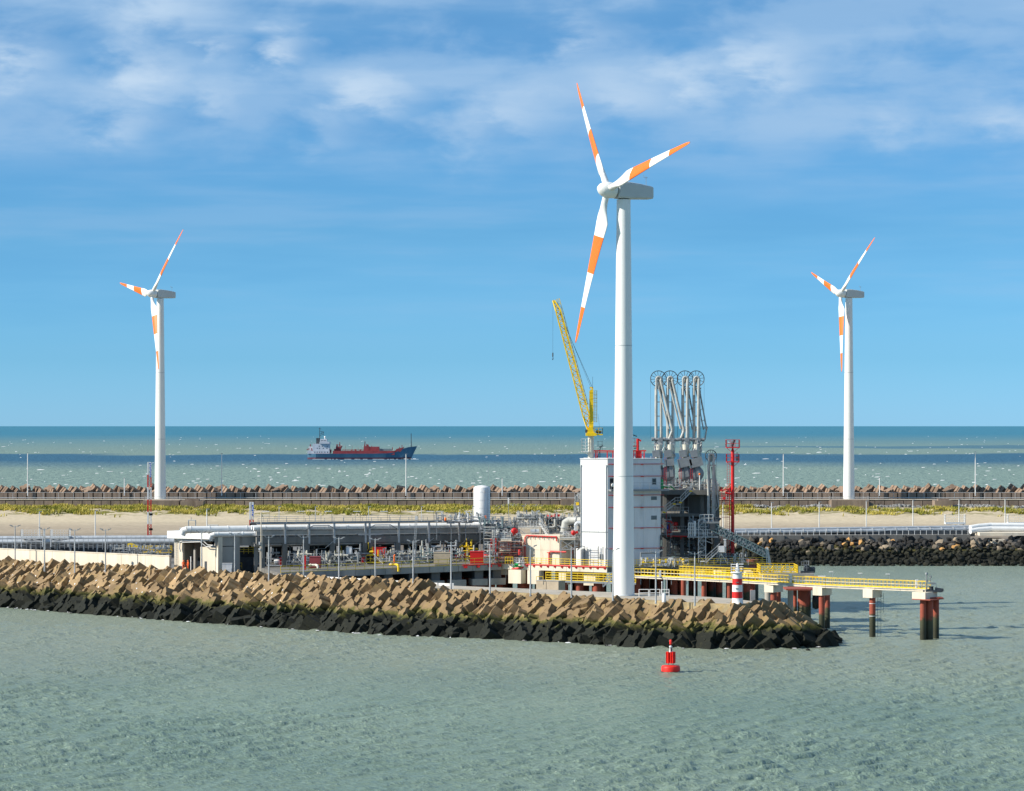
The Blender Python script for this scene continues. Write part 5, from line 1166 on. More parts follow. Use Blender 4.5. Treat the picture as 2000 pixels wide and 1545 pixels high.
for px, Y, prs in ((1511, 441, ((1511, 440.5, .5), (1519, 446, .5))), (1606, 433, ((1605, 432.3, .45), (1616, 445, .42))), (1704, 427, ((1704, 426.5, .47),)), (1806, 421.5, ((1803, 420.6, .47), (1815, 421.2, .56), (1828, 423, .47)))):
    c = Vector((X(px, Y), Y, 6.55)); mb_ = MB(); w2_ = 1.35 if px < 1800 else 1.7; mb_.boxv(c, m3 @ Vector((.85 if px < 1800 else 1.15, 0, 0)), m3 @ Vector((0, w2_, 0)), (0, 0, .62 if px < 1800 else .55)); mb_.build('pile_cap', M['concl'], tr, True)
    for (pp, Y2, r) in prs: mb_ = MB(); mb_.cyl(X(pp, Y2), Y2, -3, 6.0, r, n=18); mb_.build('pile', M['pile'], tr, True)
for zz in (5.0, 3.1): mb_ = MB(); p = Vector((X(1704, 426.5), 426.5, zz)); mb_.lathe([(.50, 0), (.50, .09)], 16, p); mb_.build('pile_band', M['clad'], tr, True)
b = MB(); p = Vector((X(1714, 427), 427, 0)); b.ladder(p + Vector((0, 0, -.4)), p + Vector((0, 0, 6.4)), .5, m=0); b.ladder(p + Vector((.55, .3, 3.6)), p + Vector((.55, .3, 6.6)), .4, m=0)
for zz in (1.6, 3.2): b.bar(p + Vector((-.4, 0, zz)), p + Vector((.1, 0, zz)), .06)
b.build('ladder', M['teal'], tr, True)
b = MB(); c = Vector((X(1806, 421), 421, 6.05)); b.boxv(c + Vector((.5, 0, 0)), m3 @ Vector((1.6, 0, 0)), m3 @ Vector((0, 2.0, 0)), (0, 0, .06)); b.boxv(c + Vector((1.4, .5, .2)), (1.3, 0, 0), (0, 1, 0), (0, 0, .08)); b.build('fender_platform', M['pilered'], tr, True)
hk = thing('mooring_hook', 'grey mooring hook and capstan on the outermost dolphin', 'mooring hook', (X(1822, 421.5), 421.5, 7.1)); L = flat(1822, HY + (EYE - 7.1) * F / 421.5, 421.5)
b = MB(); b.box(-1.5, 1.4, -.4, 1.0, -.05, .25); b.lathe([(.35, 0), (.3, .5), (.4, .6)], 12, (-.2, .2, .2)); b.boxv((1.0, .2, .35), (.6, 0, -.1), (0, .3, 0), (0, 0, .22)); b.build('hook_base', M['dark'], hk)
b = MB(); b.bar((-.95, 0, 0), (-.95, 0, 2.6), .11, 6); b.lathe([(.2, 0), (.22, .2), (.1, .35)], 8, (-.95, 0, 2.55)); b.bar((-.95, 0, 1.6), (-.3, 0, 1.75), .08); b.lathe([(.16, 0), (.16, .3)], 8, (-.35, 0, 2.1)); b.bar((-.35, 0, 1.2), (-.35, 0, 2.1), .06); b.bar((-.6, 0, 1.2), (.5, 0, 1.2), .05); b.bar((.5, 0, 1.2), (.5, 0, .2), .04); b.box(-.25, .3, -.2, .2, 1.1, 1.4); b.build('signal_post', M['grey'], hk)
for i, (px, py) in enumerate(((1624, 1118), (1681, 1121), (1735, 1122.5))):
    Y = 431 - (px - 1612) * .051; t = thing('walkway_lamp', 'white strip lamp on a thin bracket over the walkway, %s' % ('nearest the big red pile', 'middle one over the open water', 'nearest the outermost dolphin')[i], 'lamp', (X(px, Y), Y + .8, 7.5), group='white strip lamps over the mooring walkway')
    h = Z(py, Y) - 7.5; b = MB(); b.bar((.25, 0, 0), (.25, 0, h), .025); b.build('bracket', M['galv'], t); b = MB(); b.box(-.3, .33, -.07, .07, h, h + .12); b.build('lamp_head', M['white'], t)
t = tag(MB().box(-.2, .2, -.15, .15, 0, 1.35).build('signal_box', M['white'], None, loc=(X(1792, 422.2), 423, 7.5)), 'white upright box on the walkway just before the outermost dolphin', 'box')
t = tag(MB().box(-.55, .55, -.12, .12, 0, .2).build('strip_lamp', M['white'], None, loc=(X(1608, 434), 436, Z(1127, 436))), 'long white strip lamp above the walkway beside the dark winch', 'lamp')
# big dolphin
dl = thing('mooring_dolphin', 'thick red pile dolphin with a yellow railed platform beside the walkway', 'dolphin', (X(1572, 447), 447, 0))
b = MB(); b.cyl(X(1571, 447), 447, -3, 6.0, 1.05, n=32); b.build('pile', M['pile'], dl, True)
b = MB(); b.cyl(X(1553, 449), 449, -3, 6.2, .3, n=14); b.build('pile', M['pile'], dl, True)
b = MB(); b.box(X(1532, 447), X(1592, 447), 444, 450, 6.0, 6.25); b.box(X(1583, 446), X(1612, 446), 445, 447, 7.9, 8.1); b.build('fender_platform', M['pilered'], dl, True)
b = MB(); b.box(X(1486, 460), X(1585, 460), 456, 464, 6.9, 8.05); b.cyl(X(1500, 460), 460, -3, 6.9, .55, n=12); b.cyl(X(1545, 461), 461, -3, 6.9, .55, n=12); b.build('platform', M['conc'], dl, True)
b = MB(); z0 = 8.05; r4 = [(X(1486, 456), 456.1, z0), (X(1559, 456), 456.1, z0), (X(1559, 456), 463.5, z0), (X(1486, 456), 463.5, z0), (X(1486, 456), 456.1, z0)]
b.rail(r4, 1.25, .7, .045, 3, toe=True); rq = random.Random(5)
for k in range(14): px = rq.uniform(1490, 1550); b.bar((X(px, 457), 457.5 + rq.random() * 3, z0), (X(px + rq.uniform(-8, 8), 457), 457.5, z0 + rq.uniform(.4, 1.2)), rq.choice([.05, .08, .12]), 6)
b.build('railing', M['railyel'], dl, True)
wn_ = thing('winch', 'dark mooring winch with frame on the dolphin behind the yellow railing', 'winch', (X(1576, 458), 458, 8.05)); b = MB(); b.box(-1.0, 1.1, -.8, .8, 0, .3); b.lathe([(.55, -.6), (.55, .6)], 16, (0, 0, .7), (0, 1, 0)); b.lathe([(.5, -.5), (.5, .5)], 16, (.8, 0, .5), (1, 0, 0)); b.build('drum', M['dark'], wn_)
b = MB(); b.rail([(-1, -.8, .3), (.3, -.8, .3), (.3, .8, .3)], 1.6, .45, .04, 3); b.bar((.1, 0, 1.9), (-.6, 0, 2.1), .05); b.build('frame', M['grey'], wn_)
fd = tag(MB().lathe([(.2, -1.2), (.55, -1.0), (.62, 0), (.55, 1.0), (.2, 1.2)], 16).build('fender', M['black'], None, loc=(X(1593, 447), 446.4, 4.1)), 'black rubber fender hanging beside the thick red pile', 'fender')
# upper yellow railing behind, small lamps and posts on the deck
uw = thing('upper_walkway', 'upper yellow railed walkway along the far right of the jetty deck', 'walkway', (X(1340, 472), 472, 8.3)); b = MB(); pts = [Vector((X(1328, 468), 468, 7.3)), Vector((X(1400, 464), 464, 7.3)), Vector((X(1486, 459), 459, 7.3))]
b.rail(pts, 1.25, .62, .045, 3, toe=True); b.rail([p_ + Vector((0, 2.2, 0)) for p_ in pts], 1.25, .62, .04, 3, toe=True); b.build('railing', M['railyel'], uw, True)
b = MB()
for a_, c_ in zip(pts, pts[1:]): b.boxv((a_ + c_) / 2 + Vector((0, 1.1, -.16)), (c_ - a_) / 2, (0, 1.15, 0), (0, 0, .14))
b.build('deck', M['conc'], uw, True)
b = MB()
for px, Y in ((1335, 470), (1375, 468), (1425, 465), (1470, 463)): b.cyl(X(px, Y), Y, -3, 7.0, .42, n=12)
b.build('pile', M['pile'], uw, True)
for i, px in enumerate((1310, 1372)):
    t = thing('deck_lamp', ['small white strip lamp over the yellow railing beside the building', 'small white strip lamp over the yellow railing below the gangway tower'][i], 'lamp', (X(px, 470), 470, ZD), group='small white deck lamps'); b = MB(); b.bar((.3, 0, 0), (.3, 0, 1.35 - i * .4), .03); b.bar((-.3, 0, 0), (-.3, 0, 1.35 - i * .4), .03); b.build('bracket', M['galv'], t); b = MB(); b.box(-.36, .36, -.1, .1, 1.35 - i * .4, 1.5 - i * .4); b.build('lamp_head', M['white'], t)
for i, (px, Y, py0, py1, w_) in enumerate(((1289.5, 455, 1111, 1124, 4), (1544, 437.5, 1119, 1137, 5))):
    h = (py1 - py0) * Y / F; tag(MB().box(-w_ / 24, w_ / 24, -.15, .15, 0, h).build('call_box', M['white'], None, loc=(X(px, Y), Y + .3, 7.5)), ['white call box on the walkway beside the second road lamp right of the turbine', 'white call box on the walkway in front of the thick red pile'][i], 'box')

# ------------------------------------------------------------------ lower walkway left of the turbine, crate, barriers
lw = thing('lower_walkway', 'low yellow railed walkway under the sunlit deck edge, left of the turbine foot', 'walkway', (X(1130, 466), 466, 6.2)); a_, c_ = Vector((X(1066, 469), 469, 6.25)), Vector((X(1242, 461), 461, 6.25)); v_ = (c_ - a_)
b = MB(); b.boxv((a_ + c_) / 2 + Vector((0, 1.0, -.16)), v_ / 2, (0, 1.0, 0), (0, 0, .15)); b.build('deck', M['grey'], lw, True); b = MB(); b.rail([a_, c_], 1.25, 1.0, .045, 3, toe=True); b.rail([a_ + Vector((0, 2, 0)), c_ + Vector((0, 2, 0))], 1.25, 1.2, .04, 3); b.rail([a_, a_ + Vector((0, 2, 0))], 1.25, .4, .06, 4); b.build('railing', M['railyel'], lw, True)
b = MB()
for px, Y in ((1101, 467.6), (1132, 466.2), (1166, 464.6)): b.cyl(X(px, Y), Y + 1, -3, 6.0, .55, n=14)
b.build('pile', M['pile'], lw, True)
t = thing('stairway', 'short steel stair beside the turbine foot, up to the yellow walkway', 'stairs', (X(1180, 452), 452, 6.0)); L = flat(1180, HY + 26 * F / 452, 452); b = MB(); b.stairs(L(1178, 1147, .8), L(1196, 1131, .8), .9); b.bar(L(1178, 1147, .8), L(1178, 1138, .8), .05); b.build('flight', M['galv'], t)
t = thing('storage_container', 'low beige storage container at the inner edge of the road', 'container', (X(1072, 455), 455, 5.4), R(-32)); b = MB(); b.box(-2.1, 2.1, -.5, 1.6, 0, 1.45); b.build('body', M['beige'], t); b = MB(); b.box(-2.15, 2.15, -.55, 1.65, 1.453, 1.55); b.build('lid', M['conc'], t); b = MB(); b.box(-2.0, -.2, -.56, -.503, .1, 1.3); b.build('door', M['beige'], t)
b = MB(); b.tube([(-2.3, -.4, 1.55), (-2.3, -.4, 2.1), (-1.2, -.4, 2.1), (-1.2, -.4, 1.55)], .05, 6); tag(b.build('hoop_rail', M['yellow'], None, loc=(X(1068, 455) + .6, 455, 5.5)), 'small yellow hoop railing on the beige container', 'railing')
def barrier(px0, px1, label, legs):
    Y = YG(1164, 6.0); t_ = thing('pipe_barrier', label, 'barrier', (X(px0, Y), Y - .8, 5.98), group='white tube barriers at the turbine foot'); wd = (px1 - px0) * Y / F; b_ = MB()
    n_ = max(1, round(wd / 1.4))
    for i in range(n_):
        x0, x1 = wd * i / n_ + .06, wd * (i + 1) / n_ - .06
        b_.tube([(x0, 0, 0), (x0, 0, 1.05), (x1, 0, 1.05), (x1, 0, 0)], .06, 6); b_.bar((x0, 0, .55), (x1, 0, .55), .05, 6)
    b_.build('tubes', M['white'], t_)
barrier(1247, 1267, 'white tube barrier beside the turbine foot', 2); barrier(1268, 1289, 'middle white tube barrier between the turbine foot and the lamp post', 3); barrier(1290, 1307, 'white tube barrier right of the lamp post', 2)
p = G(1297, 1177, 6.0); t = thing('bollard', 'stout white bollard on the road beside the white tube barriers', 'bollard', (p.x, p.y + .3, 6.0)); b = MB(); b.lathe([(.30, 0), (.28, 1.25), (.2, 1.32), (.02, 1.33)], 16); b.build('body', M['white'], t); b = MB(); b.lathe([(.33, 0), (.33, .12)], 16); b.build('foot', M['conc'], t)
p = G(1293, 1160, 6.0); tag(MB().cyl(0, 0, 0, 1.7, .07, n=8).lathe([(.1, 1.7), (.13, 1.8), (.05, 1.95)], 8).build('marker_post', M['clad'], None, loc=(p.x, p.y, 6.0)), 'thin pale post behind the white tube barriers', 'post')
tag(MB().cyl(0, 0, 0, 2.4, .06, n=8).build('marker_post', M['clad'], None, loc=(X(1302, 437), 436, 6.0)), 'taller thin pale post right of the white bollard', 'post')
p = (X(1469, 418), 417, 5.9); tag(MB().box(-.35, .35, -.3, .3, 0, 1.7).build('locker', M['grey'], None, loc=p), 'grey metal locker behind the red and white beacon', 'locker')

# ------------------------------------------------------------------ pipe rack
YR = 487.0; OX = X(508, YR); RZ = R(17); pr = thing('pipe_rack', 'long shaded steel and concrete pipe rack carrying large white pipes', 'pipe rack', (OX, YR, 6.2), RZ)
def rx(px): k = (px - 1000) / F; return (k * YR - OX) / (math.cos(RZ) - k * math.sin(RZ))
def rz_(py): return Z(py, YR + 6.5) - 6.2
LR = rx(985)
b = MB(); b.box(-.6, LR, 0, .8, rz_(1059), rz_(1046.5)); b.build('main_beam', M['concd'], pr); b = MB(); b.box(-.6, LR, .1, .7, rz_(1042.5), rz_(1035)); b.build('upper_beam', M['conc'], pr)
b = MB(); b.box(-.6, LR, 7.2, 8, rz_(1059), rz_(1046.5)); b.box(-.6, LR, 7.2, 7.9, rz_(1042.5), rz_(1035)); b.build('rear_beam', M['concd'], pr)
b = MB(); b.box(-.6, LR, .9, 7.1, rz_(1060), rz_(1058)); b.box(-.6, LR, 8.1, 22, rz_(1060), rz_(1058)); b.build('floor_grating', M['dark'], pr)  # rear stretch added to shade the deck below
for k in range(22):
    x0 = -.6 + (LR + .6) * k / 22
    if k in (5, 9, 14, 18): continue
    b = MB(); b.box(x0 + .05, x0 + (LR + .6) / 22 - .05, 16.0 + (k % 3) * .6, 16.3 + (k % 3) * .6, 0.3, rz_(1060.5) - (.5 if k % 4 else 1.2)); b.build('shade_panel', M['dark'], pr)  # dark panels added for the blackness behind the columns, no real wall
for px, y in ((513, .4), (557, .4), (600, .4), (650, .4), (713, .4), (725.5, .4), (778, .4), (838, .4), (897, .4), (950, .4), (631, 7.5), (690, 7.5), (755, 7.5), (815, 7.5), (870, 7.5)):
    b = MB(); x_ = rx(px); b.box(x_ - .42, x_ + .42, y - .38, y + .38, 0.0, rz_(1059.2)); b.build('column', M['concd'], pr)
for px in (557, 604, 653, 714, 722, 779, 838, 897, 962):
    b = MB(); x_ = rx(px); b.box(x_ - .17, x_ + .17, -.08, .27, rz_(1060), rz_(1020)); b.build('steel_post', M['galv'], pr)
b = MB(); b.box(-.6, LR + 1, -.25, .05, rz_(1021.5), rz_(1019.3)); b.box(-.6, LR + 1, 5.2, 5.5, rz_(1021.5), rz_(1019.3)); b.build('top_girder', M['grey'], pr)
b = MB()
for pc in (627, 747):
    x_ = rx(pc); b.bar((x_ - 1.4, -.1, rz_(1025)), (x_ + 1.4, -.1, rz_(1025)), .09)
    for s in (-1, 1): b.bar((x_ + s * 1.4, -.1, rz_(1025)), (x_ + s * 2.9, -.1, rz_(1035)), .09)
b.build('brace', M['grey'], pr)
b = MB(); b.rail([(-.4, -.1, rz_(1019.3)), (LR + 1, -.1, rz_(1019.3))], .78, 1.7, .045, 2); b.rail([(-.4, 5.3, rz_(1019.3)), (LR + 1, 5.3, rz_(1019.3))], .95, 2.1, .04, 1); b.rail([(-.4, -.25, rz_(1034.8)), (LR, -.25, rz_(1034.8))], .62, 1.3, .035, 2); b.rail([(-.4, -.25, rz_(1046.3)), (LR, -.25, rz_(1046.3))], .4, 1.3, .035, 1); b.build('railing', M['galv'], pr)
for (y, r, zc) in ((.75, .42, 1029.5), (2.4, .42, 1028.5)):
    b = MB(); b.bar((-1, y, rz_(zc)), (LR + .5, y, rz_(zc)), r, 16); b.build('pipe', M['white'], pr)
b = MB()
for k in range(12): x_ = 1 + k * LR / 12; b.lathe([(.47, 0), (.47, .12)], 16, (x_, .75, rz_(1029.5)), (1, 0, 0))
b.build('pipe_flange', M['clad'], pr)
b = MB(); rq = random.Random(8)
for y, py, r in ((1.2, 1044, .12), (2.0, 1044, .14), (.5, 1061, .1), (2.6, 1063, .25), (4.5, 1064, .3), (3.6, 1044.5, .2)): b.bar((-.5, y, rz_(py)), (LR, y, rz_(py)), r, 8)
b.bar((rx(700), -.05, rz_(1044)), (rx(745), -.05, rz_(1044)), .1); b.build('small_pipes', M['galv'], pr)
b = MB()
for k in range(17):      # guys and light props leaning at the deck edge
    px = 575 + k * 24.5 + rq.uniform(-4, 4); x_ = rx(px); b.bar((x_, -1.2, rz_(1080)), (x_ + .85, -4.6, rz_(1099)), .05)
b.build('stay', M['galv'], pr)
b = MB()
for px, l_ in ((655, 1), (846, 1), (915, 1), (944, 1)): x_ = rx(px); b.bar((x_, -.3, rz_(1052)), (x_ - 1.9, -.6, rz_(1068)), .05)
b.build('stay', M['galv'], pr)
for i, px in enumerate((616, 720, 823, 923, 545)):
    t = thing('rack_lamp', 'small lamp post rising behind the pipe rack top rail, ' + ('above the third road lamp group', 'near the rack middle', 'right of the rack middle', 'left of the white tank', 'by the solar panel mast')[i], 'lamp post', (X(px, 500), 500, Z(1018, 500)), group='lamp posts on the pipe rack top'); b = MB(); h = 2.55; b.bar((0, 0, 0), (0, 0, h), .07); b.build('pole', M['clad'], t); b = MB(); b.box(-.1, .42, -.12, .12, h, h + .12); b.build('lamp_head', M['grey'], t)
for i, px in enumerate((519, 587, 641, 697, 750, 806, 840, 859, 914)):
    t = thing('light_frame', 'thin dark bracket with strip light on the pipe rack roof, %s from the portal' % ORD[i], 'lamp', (X(px, 491), 491, Z(1019, 491)), group='strip lights on the pipe rack roof'); b = MB(); b.bar((.6, 0, 0), (.6, 0, 1.75), .03); b.build('bracket', M['dark'], t); b = MB(); b.box(-.65, .65, -.06, .06, 1.75, 1.87); b.build('lamp_head', M['clad'], t)
# clutter under the rack
def box_thing(name, label, cat, px0, px1, py0, py1, Y, mat, dep=1.5, group=None, detail=None):
    x0, x1 = X(px0, Y), X(px1, Y); h = (py1 - py0) * Y / F; hw = (x1 - x0) / 2; t_ = thing(name, label, cat, ((x0 + x1) / 2, Y, Z(py1, Y)), group=group)
    b_ = MB(); b_.box(-hw, hw, 0, dep, 0, h); b_.build('body', mat, t_)
    b_ = MB(); b_.box(-hw * .9, hw * .9, -.04, -.003, h * .08, h * .6); b_.build('door', mat, t_)
    b_ = MB(); b_.box(-hw * 1.04, hw * 1.04, -.05, dep + .05, h + .003, h + .08); b_.build('lid', detail or mat, t_); return t_
def dY(px): return 470 + (px - 548) * .0285
box_thing('equipment_shelter', 'bright red box shelter on the approach deck behind the yellow railing', 'shelter', 918, 945, 1078, 1101, 485, M['red'], 2)
box_thing('packing_crate', 'large beige crate on the approach deck behind the yellow railing', 'crate', 847, 879, 1080, 1103, 482, M['beige'], 2)
box_thing('equipment_box', 'dark maroon skid on the approach deck near a yellow pipe stub', 'skid', 604, 626, 1088, 1110, 477, M['deckred'], 1.5)
box_thing('hose_box', 'slim bright red hose box beside a road lamp under the rack', 'box', 594, 597.5, 1086, 1113, 473.5, M['red'], .3)
box_thing('valve_house', 'dark red cabin deep under the pipe rack', 'cabin', 729, 754, 1070, 1088, 492, M['red'], 2); box_thing('switch_cabinet', 'pale cabinet with red side under the pipe rack', 'cabinet', 676, 687, 1069, 1083, 491, M['clad'], 1)
for i, (px, py) in enumerate(((617, 1104), (774, 1103))):
    t = thing('yellow_pipe', ['pale yellow pipe elbow over the deck railing near the rack end', 'yellow pipe elbow hanging over the shaded deck edge'][i], 'pipe', (X(px, dY(px)), dY(px) - .6, Z(py, dY(px)))); b = MB()
    b.tube([(-1.2, .6, .0), (0, .3, .05), (.35, -.15, -.05), (.4, -.2, -.4), (.4, -.2, -1.1 if i else -.4)], .2, 10); b.build('pipe', M['cream'] if i == 0 else M['railyel'], t)
    b = MB(); b.lathe([(.3, -.06), (.3, .06)], 12, (-.9, .55, .01), (1, 0, 0)); b.build('flange', M['cream'], t)
b = MB(); b.tube([(0, 0, 0), (0, 0, 1.2), (.15, 0, 1.35)], .12, 8); tag(b.build('vent_pipe', M['orange'], None, loc=(X(770, 477), 477, Z(1099, 477))), 'small orange vent pipe at the deck edge by the yellow elbow', 'pipe')
for i in range(20):
    px = 520 + i * 23 + rnd.uniform(-8, 8); Y = 489 + rnd.random() * 7
    t = thing('pump_skid', 'pump skid in deep shade below the pipe rack, %s from the portal' % (ORD + ['sixteenth', 'seventeenth', 'eighteenth', 'nineteenth', 'twentieth'])[i], 'pump', (X(px, Y), Y, 7.6 + (px - 548) * .002), group='pump skids in shade under the rack'); rq = random.Random(i); b = MB()
    for k in range(15):
        p0 = Vector((rq.uniform(-1.4, 1.4), rq.uniform(0, 1.5), rq.uniform(.1, 2.6))); d = rq.choice([Vector((1.6, 0, 0)), Vector((0, 0, 1.2)), Vector((0, 1, 0))]); b.bar(p0, p0 + d, rq.choice([.06, .1, .18]), 6)
    b.rail([(-1.5, 0, .2), (1.5, 0, .2)], 1.1, .8, .04, 2); b.box(-1.5, 1.5, 0, 1.4, 0, .2); kind(b.build('piping', rq.choice([M['galv'], M['pipe'], M['grey'], M['galv'], M['railyel']]), t), 'stuff')
    b = MB(); b.box(.7, 1.3, .1, .5, .2, rq.uniform(.8, 1.9)); b.build('cabinet', rq.choice([M['red'], M['clad'], M['cream'], M['teal'], M['railyel']]), t)
    b = MB(); b.lathe([(.15, -.6), (.42, -.5), (.42, .5), (.15, .6)], 14, (rq.uniform(-.6, .6), .6, .75), (1, 0, 0)); b.build('motor', rq.choice([M['grey'], M['teal'], M['red'], M['cream'], M['clad']]), t)
# mesh mast beside rack (scaffold pole by the lamp)
t = thing('lattice_mast', 'thin lattice mast standing against the pipe rack near its middle', 'mast', (X(810, 481.5), 481.5, 8.0)); b = MB(); b.truss((-.2, 0, 0), (.25, 0, Z(1015, 481.5) - 8), .35, .35, 20, .03, .025); b.build('lattice', M['galv'], t); b = MB(); b.box(.05, .5, -.15, .15, Z(1015, 481.5) - 8, Z(1008, 481.5) - 8); b.build('head', M['clad'], t)

# ------------------------------------------------------------------ concrete portal at the rack end
CY = 491.0; CXp = X(421, CY); pt = thing('concrete_portal', 'cream concrete portal with flat overhanging roof and tall dark opening', 'portal', (CXp, CY, 6.2), R(-33)); LW = 9.3
def pz(py): return Z(py, CY + 2) - 6.2
b = MB(); b.box(-LW - .9, .15, -.9, 5.5, pz(1052.5), pz(1038)); b.build('roof', M['white'], pt)
b = MB(); b.box(-LW, -LW + 1.9, 0, .5, 0, pz(1052.8)); b.build('pier', M['concl'], pt); b = MB(); b.box(-LW + .003, -LW + .5, .5, 5.4, 0, pz(1052.8)); b.build('side_wall', M['concl'], pt)
b = MB(); b.box(-3.4, 0, .01, .51, 0, pz(1068)); pr2 = b.build('pier', M['concl'], pt)
b = MB(); b.box(-2.45, -1.95, -.03, .007, .05, 2.05); b.build('door', M['dark'], pt)
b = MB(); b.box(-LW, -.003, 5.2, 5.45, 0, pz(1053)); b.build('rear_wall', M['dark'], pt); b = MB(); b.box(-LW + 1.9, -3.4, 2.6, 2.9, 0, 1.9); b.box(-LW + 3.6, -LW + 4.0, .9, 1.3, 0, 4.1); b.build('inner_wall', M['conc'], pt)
b = MB(); b.box(-LW + 1.9, -3.4, 3.0, 3.3, 0, pz(1056)); b.build('inner_wall', M['conwall'], pt); b = MB(); b.box(-LW + 3.0, -LW + 4.3, 2.93, 2.997, 0, 2.5); b.build('door', M['black'], pt)
b = MB(); b.box(-LW + 1.0, -.1, -.5, -.05, pz(1056), pz(1054.6)); b.tube([(-LW + 1.7, -.35, 3.6), (-LW + 1.5, -.35, 4.2), (-LW + 1.6, -.35, pz(1059)), (-LW + 2.4, -.35, pz(1057)), (-2.4, -.35, pz(1056.5)), (-1.4, -.35, pz(1064)), (1.2, -.4, pz(1064.5))], .1, 8)
b.tube([(-LW + 2.2, -.5, pz(1060)), (-3.0, -.5, pz(1058)), (-1.7, -.5, pz(1067)), (1.2, -.55, pz(1067.5))], .08, 8); b.build('conduit', M['galv'], pt)
b = MB(); b.ladder((-LW + .25, -.15, .3), (-LW + .25, -.15, pz(1053)), .45, m=0); b.build('ladder', M['galv'], pt)
b = MB(); b.tube([(-LW + .5, 1, pz(1038)), (-LW + .5, 1, pz(1033)), (-LW + 2.4, 1, pz(1033)), (-LW + 2.4, 1, pz(1017)), (-LW + 4.0, 1, pz(1017)), (-LW + 4.0, 1, pz(1031)), (-LW + 5.6, 1, pz(1031))], .1, 6); b.bar((-LW + 3.0, 1, pz(1017)), (-LW + 3.0, 1, pz(1011)), .05); b.tube([(-1.6, 0, pz(1037)), (-1.6, 0, pz(1025)), (.6, 0, pz(1025))], .1, 6); b.bar((-1.4, 0, pz(1034)), (.2, 0, pz(1034)), .06); b.build('vent_loop', M['grey'], pt)
P2 = thing('concrete_bay', 'grey shaded concrete bay with panels between the portal and the pipe rack', 'wall bay', (X(425, 489), 489, 6.2), R(17))
def bx(px): O = P2.location; k = (px - 1000) / F; return (k * O.y - O.x) / (math.cos(R(17)) - k * math.sin(R(17)))
for pa, pb in ((425.5, 434), (459, 468), (497, 503)): b = MB(); b.box(bx(pa), bx(pb), -.25, .35, 0, pz(1047)); b.build('column', M['concl'] if pa < 430 else M['conc'], P2)
b = MB(); b.box(bx(425), bx(426.2), -.4, 1.5, 0, pz(1057)); b.build('end_face', M['concl'], P2)
b = MB(); b.box(bx(420), bx(512), .0, .5, pz(1064.5), pz(1047)); b.build('beam', M['conc'], P2)
for pa, pb, ya, yb_ in ((434.3, 458.7, 1066, 1120), ): b = MB(); b.box(bx(pa), bx(pb), .05, .3, 0, pz(ya)); b.build('wall_panel', M['conc'], P2)
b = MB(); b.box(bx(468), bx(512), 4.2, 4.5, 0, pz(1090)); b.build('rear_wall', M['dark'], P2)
b = MB(); b.rail([(bx(466), 3.6, 3.3), (bx(512), 3.6, 3.3)], 1.1, .8, .06, 3); b.rail([(bx(466), 3.4, .6), (bx(480), 3.4, .6)], 1.1, .8, .05, 2); b.build('railing', M['railyel'], P2)
for (y, r, pya, pxa) in ((-.1, .42, 1042, 418), (1.6, .62, 1033, 368)):
    b = MB(); b.bar((bx(pxa), y, pz(pya)), (bx(514), y, pz(pya)), r, 18)
    b.tube([(bx(pxa) + .1, y, pz(pya)), (bx(pxa) - .5, y + .2, pz(pya) - .2), (bx(pxa) - .8, y + .3, pz(pya) - .9)], r, 16); b.build('pipe', M['white'], P2)
    b = MB()
    for k in range(4): x_ = bx(pxa) + .6 + (bx(514) - bx(pxa)) * k / 4; b.lathe([(r + .05, 0), (r + .05, .14)], 18, (x_, y, pz(pya)), (1, 0, 0))
    b.build('pipe_flange', M['clad'], P2)
box_thing('locker', 'pale blue-white locker with sloping lid between the portal columns', 'locker', 434, 453, 1101, 1123, 486.5, M['clad'], .8)
t = thing('rack_column_light', 'tall grey service post with junction boxes where the rack meets the portal', 'service post', (X(510, 484), 484, 6.2)); h = Z(1001, 484) - 6.2; b = MB(); b.bar((0, 0, 0), (0, 0, h), .09, 6); b.bar((.2, 0, 3), (.2, 0, h - 3), .05); b.build('pole', M['concl'], t); b = MB(); b.box(-.45, -.1, -.2, .1, 4.4, 4.7); b.box(-.42, -.15, -.2, .1, 5.3, 5.8); b.box(.0, 1.4, -.05, .05, h - .5, h - .4); b.build('junction_box', M['clad'], t)
# scaffold mast towards the rack's right end
def scaffold(name, label, px0, px1, py0, py1, Y, lev, mat=M['galv'], boards=M['concl'], dep=1.2, group=None):
    x0, x1 = X(px0, Y), X(px1, Y); z0, z1 = Z(py1, Y), Z(py0, Y); w_ = x1 - x0; h = z1 - z0; t_ = thing(name, label, 'scaffold', (x0, Y, z0), group=group); b_ = MB()
    for xx in np.linspace(0, w_, max(2, int(w_ / 1.4) + 1)):
        for y in (0, dep): b_.bar((xx, y, 0), (xx, y, h), .045)
    for k in range(lev + 1):
        zz = h * k / lev
        for y in (0, dep): b_.bar((0, y, zz), (w_, y, zz), .04); b_.bar((0, y, min(h, zz + .55)), (w_, y, min(h, zz + .55)), .03)
        if k < lev: b_.bar((0 if k % 2 else w_, 0, zz), (w_ if k % 2 else 0, 0, h * (k + 1) / lev), .035)
    b_.build('tubes', mat, t_); b_ = MB()
    for k in range(1, lev + 1): zz = h * k / lev; b_.box(0, w_, 0, dep, zz - .03, zz + .03)
    b_.build('boards', boards, t_); return t_
scaffold('scaffold', 'narrow scaffold tower at the right end of the pipe rack', 945, 966, 1030, 1098, 481, 6); scaffold('scaffold', 'scaffold frame with reddish tubes left of the cream box building', 974, 1022, 1058, 1101, 480.5, 4, M['pilered'])
